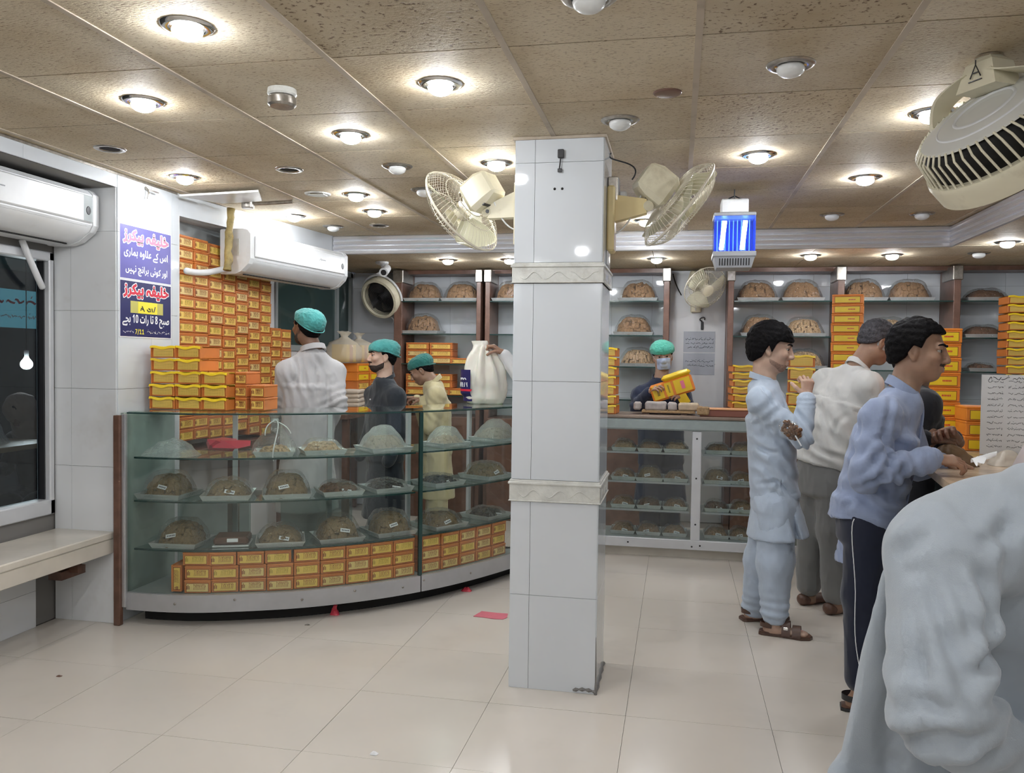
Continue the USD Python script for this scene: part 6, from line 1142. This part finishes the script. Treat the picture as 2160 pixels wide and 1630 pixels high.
# ---- man in black beside him, mostly hidden
Y0 = 4.45; fw = nrm(V([.9, .1, 0])); SD_ = nrm(np.cross(fw, [0, 0, 1.0])); cx = aty(1938, 850, Y0)
J = dict(head=aty(1932, 762, Y0), neck=aty(1930, 822, Y0), chest=aty(1932, 880, Y0), hip=aty(1925, 1010, Y0), side=SD_, shR=aty(1948, 856, Y0 - .16), shL=aty(1950, 856, Y0 + .16), elR=aty(1925, 935, Y0 - .19), wrR=aty(1957, 930, Y0 - .10), elL=aty(1965, 935, Y0 + .20), wrL=aty(2008, 930, Y0 + .02))
J["wrR"] = aty(1950, 925, Y0 - .30); J["wrL"] = aty(2012, 925, Y0 - .27); hp = J["hip"]
for s, q in (("R", .09), ("L", -.09)): J["kn" + s] = V([*(hp + SD_ * q)[:2], .5]); J["an" + s] = V([*(hp + SD_ * q)[:2], .08]); J["to" + s] = J["an" + s] * [1, 1, 0] + fw * .15
blk = fabric("black_cotton", (.014, .014, .018)); shirt = [slab(hp - [0, 0, .05], J["chest"], SD_, .165, .12, .17, .115, k=.05), slab(J["chest"], J["neck"] - [0, 0, .03], SD_, .17, .105, .075, .07, k=.03)] + [cone(J["chest"] * .3 + J[s] * .7, J[s], .078, .07, k=.05) for s in ("shR", "shL")] + traps(J) + sleeve(J["shR"], J["elR"], J["wrR"], .068, .056, .045) + sleeve(J["shL"], J["elL"], J["wrL"], .068, .056, .045)
tr = [q for s in "LR" for q in (cone(hp + SD_ * (.08 if s == "R" else -.08), J["kn" + s], .10, .085, k=.05), cone(J["kn" + s], J["an" + s], .083, .07, k=.04))]
person("man in black mostly hidden behind the blue shirt, hands over a brown bag", J, SK["deep"], [("shirt", shirt, blk, .010, dict(amp=.006, seed=3), None), ("trousers", tr, blk, .012, dict(amp=.006, seed=4), None)], (.95, .1, -.2), hair=("short", MP["black_hair"], .012), hs=.98,
       hands=[hand_prims(J["wrR"], (.95, -.05, .12), (.0, .6, -.8), .55, 1, 1.12), hand_prims(J["wrL"], (-.55, -.62, .40), (.1, -.5, -.8), .6, -1, 1.12)])
pb = aty(2008, 962, 4.07); solo("brown_bag", xf(crumple(dome(.30, .22, .13, 22, 1.8), .03, 10, 2, 0.0), mat4((pb[0], pb[1], 1.050), s=.72)), plain("brown_paper", (.13, .075, .035), .6, vary=.2), "open brown bag on the counter under the black-clad man's hands", "bag", 30)
solo("white_package", xf(crumple(dome(.16, .13, .07, 18, 2.0), .015, 14, 4, 0.0), mat4((pb[0] + .25, pb[1] + .05, 1.050))), plain("beige_plastic", (.58, .52, .44), .35), "crumpled beige package beside the brown bag on the counter", "package", True)

# ---- big man stooping in the foreground
gk = fabric("grey_kurta", (.35, .39, .43), vary=.05)
J = dict(head=aty(2345, 870, 1.80), neck=aty(2275, 985, 1.74), shL=aty(1985, 1165, 1.60), shR=aty(2600, 1120, 1.95), hip=aty(2230, 1790, 1.84), elL=aty(1985, 1490, 1.48), wrL=aty(2170, 1640, 1.70), elR=aty(2620, 1500, 1.85), wrR=aty(2500, 1640, 2.0))
J["chest"] = (J["shL"] + J["shR"]) / 2 * .55 + J["hip"] * .25 + J["neck"] * .20; J["side"] = nrm(J["shR"] - J["shL"]); SD_ = J["side"]; hp = J["hip"]
hp2 = hp + V([.10, .0, 0]); fw = nrm(np.cross([0, 0, 1.0], SD_)); J["r"] = .95
for s, q in (("R", .10), ("L", -.10)): J["kn" + s] = V([*(hp2 + SD_ * q)[:2], .42]); J["an" + s] = V([*(hp2 + SD_ * q)[:2], .09]); J["to" + s] = J["an" + s] * [1, 1, 0] + fw * .15
up_l = aty(1915, 1190, 1.86); lo_l = aty(1838, 1600, 1.92)
kam = [slab(hp, J["chest"], SD_, .185, .15, .225, .15, k=.06), slab(J["chest"], J["neck"] - [0, 0, .02], SD_, .225, .13, .09, .08, k=.03), cone(J["neck"] * .35 + J["shL"] * .65 - [0, 0, .03], J["shL"], .100, .085, k=.05), cone(J["neck"] * .4 + J["shR"] * .6, J["shR"], .10, .09, k=.06)] + [cone(J["neck"] - [0, 0, .06], J["shL"], .10, .08, k=.05), cone(J["chest"] * .55 + J["shR"] * .45, J["shR"] - [0, 0, .03], .14, .09, k=.05), cone(J["chest"] * .6 + J["hip"] * .1 + J["shL"] * .3, J["shL"] + V([.12, .1, -.12]), .12, .07, k=.04)] + sleeve(J["shL"], J["elL"], J["wrL"], .088, .080, .06, .018) + sleeve(J["shR"], J["elR"], J["wrR"], .09, .08, .06) \
    + [slab(hp - [0, 0, .42], hp + [0, 0, .05], SD_, .22, .19, .17, .135, k=.05, cap=.015), slab(lo_l, up_l, V([.6, .8, 0]), .14, .035, .10, .035, k=.04, cap=.02), slab(lo_l - [0.03, 0, .35], lo_l, V([.6, .8, 0]), .16, .035, .14, .035, k=.03, cap=.02), slab(aty(2000, 1900, 1.98), aty(2000, 1250, 1.92), V([.8, .6, 0]), .20, .05, .15, .05, k=.03, cap=.03)]
fol = [(J["elL"] + V([.06, .03, .04]), (-.6, .2, 1), .10, .016, .060), (J["elL"] + V([.02, -.05, -.05]), (-.3, 0, 1), .10, .011, .055), (J["shL"] + V([.02, -.06, -.12]), (1, 0, .3), .16, .007, .07), (J["shL"] + V([.13, -.1, -.10]), (.9, 0, .35), .14, .010, .07), ((up_l + lo_l) / 2, (.8, .6, .1), .2, .007, .09)]
tr = [q for s in "LR" for q in (cone(hp2 + SD_ * (.09 if s == "R" else -.09) - [0, 0, .1], J["kn" + s], .11, .10, k=.05), cone(J["kn" + s], J["an" + s], .10, .08, k=.04))]
sm = [J["neck"] * .3 + J["shL"] * .7 + V([.10, -.115, .04]), J["neck"] * .62 + J["shL"] * .38 + V([.12, -.135, .01]), J["neck"] + V([.12, -.14, -.05])]
person("big man in a grey kurta stooping in the right foreground, back to the viewer", J, SK["tan"], [("kurta", kam, gk, .0085, dict(amp=.008, sc=(5, 5, 2.6), seed=14, folds=fol, lines=([[(2023, 1179), (2071, 1227), (2087, 1299), (2079, 1371), (2059, 1419)], [(1975, 1223), (1979, 1283), (2007, 1371), (2039, 1451)], [(1959, 1128), (1911, 1152), (1888, 1179)], [(1923, 1483), (1967, 1487), (2007, 1530)], [(1872, 1578), (1927, 1554), (1999, 1546), (2027, 1566)], [(1880, 1610), (1943, 1598), (2007, 1606)], [(2071, 1155), (2103, 1128), (2151, 1084)], [(2123, 1108), (2127, 1219)], [(1930, 1260), (1945, 1400), (1950, 1460)], [(2000, 1190), (2040, 1300), (2050, 1400)]], .014, .011)), None), ("shalwar", tr, gk, .014, dict(amp=.008, seed=15), None), ("collar", collar(J["neck"] + [0, 0, -.01], (.1, .1, 1), fw, .074, .04, .25), gk, 0, None, None)], (.6, .75, -.25), hair=("short", MP["black_hair"], .010), hs=1.05, hands=[hand_prims(J["wrL"], (.6, .7, -.2), (0, 0, -1), .5, 1)])

# ---- server in grey with teal cap, seen from behind
Y0 = 5.25; fw = nrm(V([-.62, .78, .0])); SD_ = nrm(np.cross(fw, [0, 0, 1.0]))
def standing(Y0, head, neck, chest, hip, SD_, fw, shw=.175, foot=True, drop=0.0):
    J = dict(head=aty(*head, Y0), neck=aty(*neck, Y0), chest=aty(*chest, Y0), hip=aty(*hip, Y0), side=SD_); c = J["chest"] + nrm(J["neck"] - J["chest"]) * (np.linalg.norm(J["neck"] - J["chest"]) * .40)
    for s, q in (("R", 1), ("L", -1)):
        J["sh" + s] = c + SD_ * q * shw; b = J["hip"] + SD_ * q * .09; J["kn" + s] = V([b[0], b[1], .50]); J["an" + s] = V([b[0], b[1], .085]); J["to" + s] = V([b[0], b[1], 0]) + fw * .15
    return J
def dress(J, SD_, w=.17, d=.118, skirt=.0, k0=.0):
    hp = J["hip"]; P = [slab(hp, J["chest"], SD_, w, d, w * 1.02, d, k=.05), slab(J["chest"], J["neck"] - [0, 0, .03], SD_, w, d * .9, .075, .07, k=.03)] + [cone(J["chest"] * .3 + J[s] * .7, J[s], .068, .062, k=.06) for s in ("shR", "shL")] + traps(J) + sleeve(J["shR"], J["elR"], J["wrR"], .063, .056, .046) + sleeve(J["shL"], J["elL"], J["wrL"], .070, .058, .046)
    if skirt: P.append(slab(hp - [0, 0, skirt], hp + [0, 0, .03], SD_, w * 1.2, d * 1.25, w * .94, d * .92, k=.018, cap=.012))
    return P
def legs(J, SD_, r0=.10, r1=.085, r2=.08): hp = J["hip"]; return [q for s in "LR" for q in (cone(hp + SD_ * (.08 if s == "R" else -.08), J["kn" + s], r0, r1, k=.05), cone(J["kn" + s], J["an" + s], r1, r2, k=.04))]
J = standing(Y0, (647, 690), (660, 738), (655, 815), (648, 945), SD_, fw, .160)
J["elR"] = aty(712, 848, Y0) + V([0, .02, 0]); J["wrR"] = aty(690, 905, Y0 + .2); J["elL"] = aty(585, 862, Y0 - .02); J["wrL"] = aty(590, 905, Y0 + .22)
gm = fabric("light_grey_cotton", (.46, .455, .46))
person("server in light grey with a teal cap, seen from behind at the left counter", J, SK["deep"], [("kameez", dress(J, SD_, .178, .125, .42), gm, .0095, dict(amp=.008, sc=(8, 8, 3), seed=21, lines=([[(613, 744), (627, 787), (614, 815)], [(662, 744), (675, 773)], [(667, 779), (670, 843)], [(691, 795), (692, 851)], [(640, 760), (645, 830)]], .014, .009), folds=[(J["elL"], (.5, 0, 1), .1, .009, .05), (J["elR"], (-.5, 0, 1), .1, .009, .05), (J["shL"] + [.05, 0, -.1], (1, 0, .3), .12, .006, .06)]), None), ("shalwar", legs(J, SD_), gm, .013, dict(amp=.007, seed=22), None),
    ("collar", collar(J["neck"] + [0, 0, -.01], (-.05, -.1, 1), fw, .074, .036, .3, .012), gm, 0, None, None)], (-.88, .46, .08), (0, 0, 1), hair=("cap", MP["black_hair"], .010), cap=(MP["teal"], 8, 1.0), beard=("full", MP["beard"], .004), hs=1.02)
# ---- server in black kurta
Y0 = 6.15; fw = nrm(V([-.62, -.78, 0])); SD_ = nrm(np.cross(fw, [0, 0, 1.0]))
J = standing(Y0, (806, 752), (811, 798), (812, 858), (812, 968), SD_, fw, .162)
for s, q in (("R", 1), ("L", -1)): J["el" + s] = J["sh" + s] + SD_ * q * .05 + V([0, 0, -.28]); J["wr" + s] = J["el" + s] + fw * .10 - [0, 0, .22]
bk = fabric("black_kurta", (.022, .028, .036)); ng = J["neck"]
person("bearded server in a black kurta with a turquoise cap facing left", J, SK["fair"], [("kurta", dress(J, SD_, .185, .13, .45), bk, .010, dict(amp=.006, seed=25), None), ("shalwar", legs(J, SD_), bk, .014, dict(amp=.006, seed=26), None),
    ("collar", collar(ng + [0, 0, -.005], (0, 0, 1), fw, .068, .026, .5), bk, 0, None, None), ("button", move(trimesh.creation.icosphere(1, .007), J["chest"] + fw * .132 + [0, 0, .06]), M["paper"], 0, None, "pale button")], (-.80, -.60, .02), (0, 0, 1), hair=("cap", MP["black_hair"], .008), cap=(MP["teal"], -4, 1.04), beard=("full", MP["beard"], .0042), hs=1.03, gaze=(-1, -.3, 0))
# ---- youth in yellow
Y0 = 6.55; fw = nrm(V([-.93, -.36, 0])); SD_ = nrm(np.cross(fw, [0, 0, 1.0]))
J = standing(Y0, (888, 781), (914, 806), (920, 852), (922, 955), SD_, fw, .155)
J["elL"] = J["shL"] + fw * .05 + V([0, 0, -.25]); J["wrL"] = aty(893, 843, Y0 - .12); J["elR"] = J["shR"] + fw * .06 + V([0, 0, -.25]); J["wrR"] = aty(880, 840, Y0 + .08); J["r"] = .85
yl = fabric("straw_yellow_cotton", (.56, .50, .30))
person("youth in a straw yellow shirt and dark green cap looking down at his hands", J, SK["tan"], [("kameez", dress(J, SD_, .15, .12, .36), yl, .010, dict(amp=.007, seed=31, folds=[(J["shL"] + [0, 0, -.1], (1, 0, 1), .12, .006, .06)]), None), ("shalwar", legs(J, SD_, .09, .085, .085), yl, .013, dict(amp=.008, seed=32), None), ("collar", collar(J["neck"] + [0, 0, -.01], (-.3, -.1, 1), fw, .066, .034, .3, .010), yl, 0, None, None)],
       (-.80, -.22, -.52), (-.42, -.1, 1), hair=("cap", MP["black_hair"], .008), cap=(MP["teal_dark"], 2, 1.0), hs=.95, hands=[hand_prims(J["wrL"], (-.9, -.1, .05), (0, 0, -1), .6, 1), hand_prims(J["wrR"], (-.9, -.1, .05), (0, 0, -1), .6, -1)])
# ---- masked server with a yellow box
Y0 = 7.17; fw = nrm(V([.10, -1, 0])); SD_ = nrm(np.cross(fw, [0, 0, 1.0]))
J = standing(Y0, (1398, 752), (1394, 800), (1394, 856), (1394, 975), SD_, fw, .175)
J["elR"] = aty(1343, 858, Y0 - .06); J["wrR"] = aty(1371, 826, Y0 - .24); J["elL"] = aty(1452, 862, Y0 - .06); J["wrL"] = aty(1440, 838, Y0 - .22)
nv = fabric("navy_cotton", (.022, .030, .062))
person("masked server in navy with a green cap tilting a yellow box", J, SK["mid"], [("kameez", dress(J, SD_, .19, .13, .4), nv, .011, dict(amp=.007, seed=41, folds=[(J["elR"], (.5, 0, 1), .1, .008, .06)]), None), ("shalwar", legs(J, SD_), nv, .014, dict(amp=.006, seed=42), None), ("collar", collar(J["neck"], (0, 0, 1), fw, .068, .030, .3), nv, 0, None, None)],
       (.08, -1, -.10), (-.10, 0, 1), hair=("cap", MP["black_hair"], .008), cap=(MP["green"], -12, 1.07), hs=1.0, mask=fabric("pale_blue_mask", (.40, .48, .66)), hands=[hand_prims(J["wrR"], (.45, -.55, .35), (.5, .1, -.6), .6, 1, 1.05), hand_prims(J["wrL"], (-.45, -.6, .2), (-.5, .1, -.6), .6, -1, 1.0)])
R_ = rotm((0, 1, 0), -19); c = aty(1418, 818, Y0 - .26); yb = thing("yellow_sweet_carton", "bulging yellow and orange carton tilted in the masked server's hands", "box", mat4(c, R=R_))
part(yb, "carton", box((-.175, -.05, -.075), (.175, .11, .07), .015), M["orange_b"]); part(yb, "lid", crumple(box((-.06, -.06, .066), (.178, .12, .115), .02).subdivide().subdivide().subdivide(), .008, 12), M["lid"], 50, label="bulging yellow lid")
for k, (a, b) in enumerate(((-.160, -.075), (-.055, -.002), (.02, .155))): part(yb, "label", box((a, -.053, -.058), (b, -.0495, .055), .001), M["lid"]); part(yb, "print", xf(cat([box((a + (b - a) * .4, -.055, -.03), (a + (b - a) * .62, -.0531, .035))]), np.eye(4)), M["poster_pink" if k == 2 else "printy"])
part(yb, "hanging_flap", xf(crumple(box((-.05, -.04, -.16), (.03, -.034, -.07)).subdivide().subdivide(), .003, 20), mat4((.04, 0, 0), R=rotm((0, 1, 0), -14))), M["lid"])
# ---- customer behind the pillar with a carrier bag
Y0 = 5.95; fw = nrm(V([-1, .0, 0])); SD_ = nrm(np.cross(fw, [0, 0, 1.0]))
J = standing(Y0, (1180, 700), (1178, 770), (1178, 850), (1180, 1000), SD_, fw, .17)
J["shL"] = aty(1168, 812, Y0 - .17); J["elL"] = aty(1102, 802, Y0 - .24); J["wrL"] = aty(1062, 746, Y0 - .25); J["elR"] = J["shR"] + V([-.05, 0, -.28]); J["wrR"] = J["elR"] + V([-.1, 0, -.22])
wk = fabric("white_cotton", (.64, .645, .65))
person("customer in white mostly hidden behind the pillar, arm holding out a bag", J, SK["tan"], [("kameez", dress(J, SD_, .18, .14, .45), wk, .010, dict(amp=.007, seed=51), None), ("shalwar", legs(J, SD_, .1, .1, .09), wk, .014, dict(amp=.007, seed=52), None)], (-1, 0, 0), hair=("short", MP["black_hair"], .01), hands=[hand_prims(J["wrL"], (-.75, -.05, .55), (-.45, 0, -.8), .9, 1, 1.05)])
tp = aty(1022, 728, Y0 - .25); bt_ = aty(1022, 850, Y0 - .25); hgt = tp[2] - bt_[2]
n = 40; a = np.linspace(0, 2 * np.pi, n + 1); rows = []
for z, wx, wy, ox in ((0, .125, .07, 0), (.04, .15, .10, .0), (.14, .155, .105, 0), (.25, .140, .095, -.005), (hgt * .82, .105, .06, -.02), (hgt * .95, .06, .035, -.03), (hgt, .05, .022, -.035), (hgt + .03, .052, .012, -.045)): rows.append([(ox + wx * math.cos(q), wy * math.sin(q), z) for q in a])
rows = np.array(rows); rows = np.concatenate([np.tile(rows[0].mean(0) * [1, 1, 0], (1, n + 1, 1)), rows]); bm = grid_mesh(np.swapaxes(rows, 0, 1)[::1]).subdivide().subdivide()
cb = thing("carrier_bag", "full white carrier bag with navy and red print held above the glass case", "bag", mat4((bt_[0], bt_[1], bt_[2])))
bm.merge_vertices(); trimesh.repair.fix_normals(bm); bv = bm.vertices; an_ = np.arctan2(bv[:, 1], bv[:, 0]); q_ = np.clip(bv[:, 2] / hgt, 0, 1)
bm.vertices = bv + np.stack([np.cos(an_), np.sin(an_), 0 * an_], 1) * (.016 * np.sin(an_ * 7 + 2 * q_) * (q_ * (1 - q_) * 4) ** .7 * (.3 + q_))[:, None]; part(cb, "bag", crumple(bm, .016, 12, 3), plain("white_polythene", (.72, .70, .62), .3, sss=.15, vary=.03), 60)
ang = lambda u, z, o=.013: ((.155 + o + .006) * math.cos(u), (.105 + o + .006) * math.sin(u), z)
def patch(u0, u1, z0, z1, skew=0.0, o=.012): return grid_mesh(np.array([[ang(u0 + (u1 - u0) * i / 12 + skew * (j / 8), z0 + (z1 - z0) * j / 8, o + (-.02 if (z0 + (z1 - z0) * j / 8) < .05 else 0)) for j in range(9)] for i in range(13)]))
part(cb, "navy_print", patch(3.15, 4.25, .015, .235), M["navy"]); part(cb, "red_band", patch(3.4, 4.3, .085, .10, .05, .0145), M["poster_red"])
part(cb, "white_lettering", cat([tube([ang(3.5 + .14 * k + .02 * i % .05, .115 + .016 * ((i + k) % 3), .0155) for i in range(5)], .003, 5) for k in range(5)] + [tube([ang(3.55 + .08 * i, .165 + .012 * (i % 2), .0155) for i in range(7)], .004, 5)]), M["poster_white"], kind="stuff")
# ================================================================== NIGHT STREET behind the window
struct("street_ground", box((-12, -4, -.12), (XA - .31, 14, -.02)), plain("street_paving", (.14, .13, .125), .8, vary=.2))
solo("street_building", box((-9.2, -4, -.02), (-9.0, 14, 4)), plain("night_building", (.05, .055, .06), .8, vary=.3, noise=2), "dark building front across the street", "building")
sg = thing("street_sign", "teal shop sign with red lettering seen through the left window", "sign", frame(ey, ez, ex, (-7.2, 7.2, 1.78)))
part(sg, "board", box((0, 0, -.06), (2.0, .42, 0)), glow("lit_teal_board", (.08, .26, .34), .30)); part(sg, "red_lettering", squiggle(random.Random(4), .5, 1.5, .29, .07, .014, mat4((0, 0, .002))), M["poster_red"]); part(sg, "white_lettering", squiggle(random.Random(7), .2, 1.8, .12, .05, .008, mat4((0, 0, .002))), M["poster_white"])
for nm, x, y, lb in (("awning", -6.9, 4.3, "dark striped awning above the sign outside"),): solo(nm, box((-7.5, 3, 2.45), (-6.6, 12, 2.49)), plain("awning_green", (.05, .09, .08), .7), lb, "awning")
p = atx(56, 768, -5.6); hb = thing("hanging_bulb", "bright bare bulb hanging outside the left window", "lamp", mat4(p))
part(hb, "bulb", lathe([(.0001, -.046), (.018, -.043), (.034, -.034), (.046, -.018), (.050, 0), (.046, .018), (.036, .034), (.024, .048), (.018, .060), (.016, .07)], 28), glow("street_bulb", (.9, .95, 1), 40.0), True); part(hb, "socket", lathe([(.018, .07), (.02, .12), (.0001, .125)], 14), M["white_plastic"], True); part(hb, "cord", tube([(0, 0, .12), (0, 0, 1.0)], .004, 5), M["black_plastic"])
solo("street_beam", box((-5.68, p[1] - 1.2, p[2] + 1.0), (-5.52, p[1] + 1.2, p[2] + 1.1)), M["wood"], "wooden beam outside carrying the bare bulb", "beam")
p = atx(20, 930, -4.7); tb_ = thing("street_table", "small wooden table outside the left window", "table", mat4((-4.7, p[1] - .25, 0)))
part(tb_, "top", box((-.30, -.55, p[2] - .035), (.30, .42, p[2]), .006), plain("pine_top", (.45, .29, .13), .4)); [part(tb_, "leg", tube([(x, y, 0), (x, y, p[2] - .04)], .02, 8), M["alu_paint"], True) for x in (-.25, .25) for y in (-.5, .33)]
solo("street_bag", xf(crumple(dome(.2, .18, .16, 16, 1.8), .03, 12, 5, 0.0), mat4((-4.7, p[1] - .15, p[2] + .001))), M["wrap_milky"], "tied clear bag on the table outside", "bag", True)
Y0 = atx(40, 870, -5.2); fw = nrm(V([.3, -.9, 0])); SD_ = nrm(np.cross(fw, [0, 0, 1.0]))
J = dict(head=Y0, neck=Y0 + V([0, .10, -.12]), chest=Y0 + V([-.02, .22, -.34]), hip=Y0 + V([-.02, .30, -.72]), side=SD_); hp = J["hip"]
for s, q in (("R", 1), ("L", -1)): J["sh" + s] = J["chest"] + SD_ * q * .18 + [0, 0, .10]; J["el" + s] = J["sh" + s] + fw * .15 - [0, 0, .22]; J["wr" + s] = J["el" + s] + fw * .2; J["kn" + s] = hp + SD_ * q * .1 + fw * .42; J["an" + s] = V([*J["kn" + s][:2], .08]); J["to" + s] = V([*J["kn" + s][:2], 0]) + fw * .14
sc_ = [ell(J["head"] + [0, .02, .03], (.12, .13, .13), k=.03), slab(J["chest"] + [0, 0, .08], J["head"] - [0, -.05, .06], SD_, .20, .13, .09, .10, k=.06)]
person("seated person outside with a brown shawl over the bent head", J, SK["tan"], [("black_clothes", dress(J, SD_, .18, .14) + legs(J, SD_), blk, .014, dict(amp=.006, seed=61), None), ("shawl", sc_, fabric("brown_shawl", (.42, .29, .22)), .012, dict(amp=.010, sc=(14, 14, 8), seed=62), None)], (.35, -.75, -.5), (0, 0, 1), hair=("short", MP["black_hair"], .008), hs=.98)
solo("street_stool", box((hp[0] - .17, hp[1] - .12, .0), (hp[0] + .17, hp[1] + .2, hp[2] - .13), .01), M["wood"], "dark stool under the seated person outside", "stool")
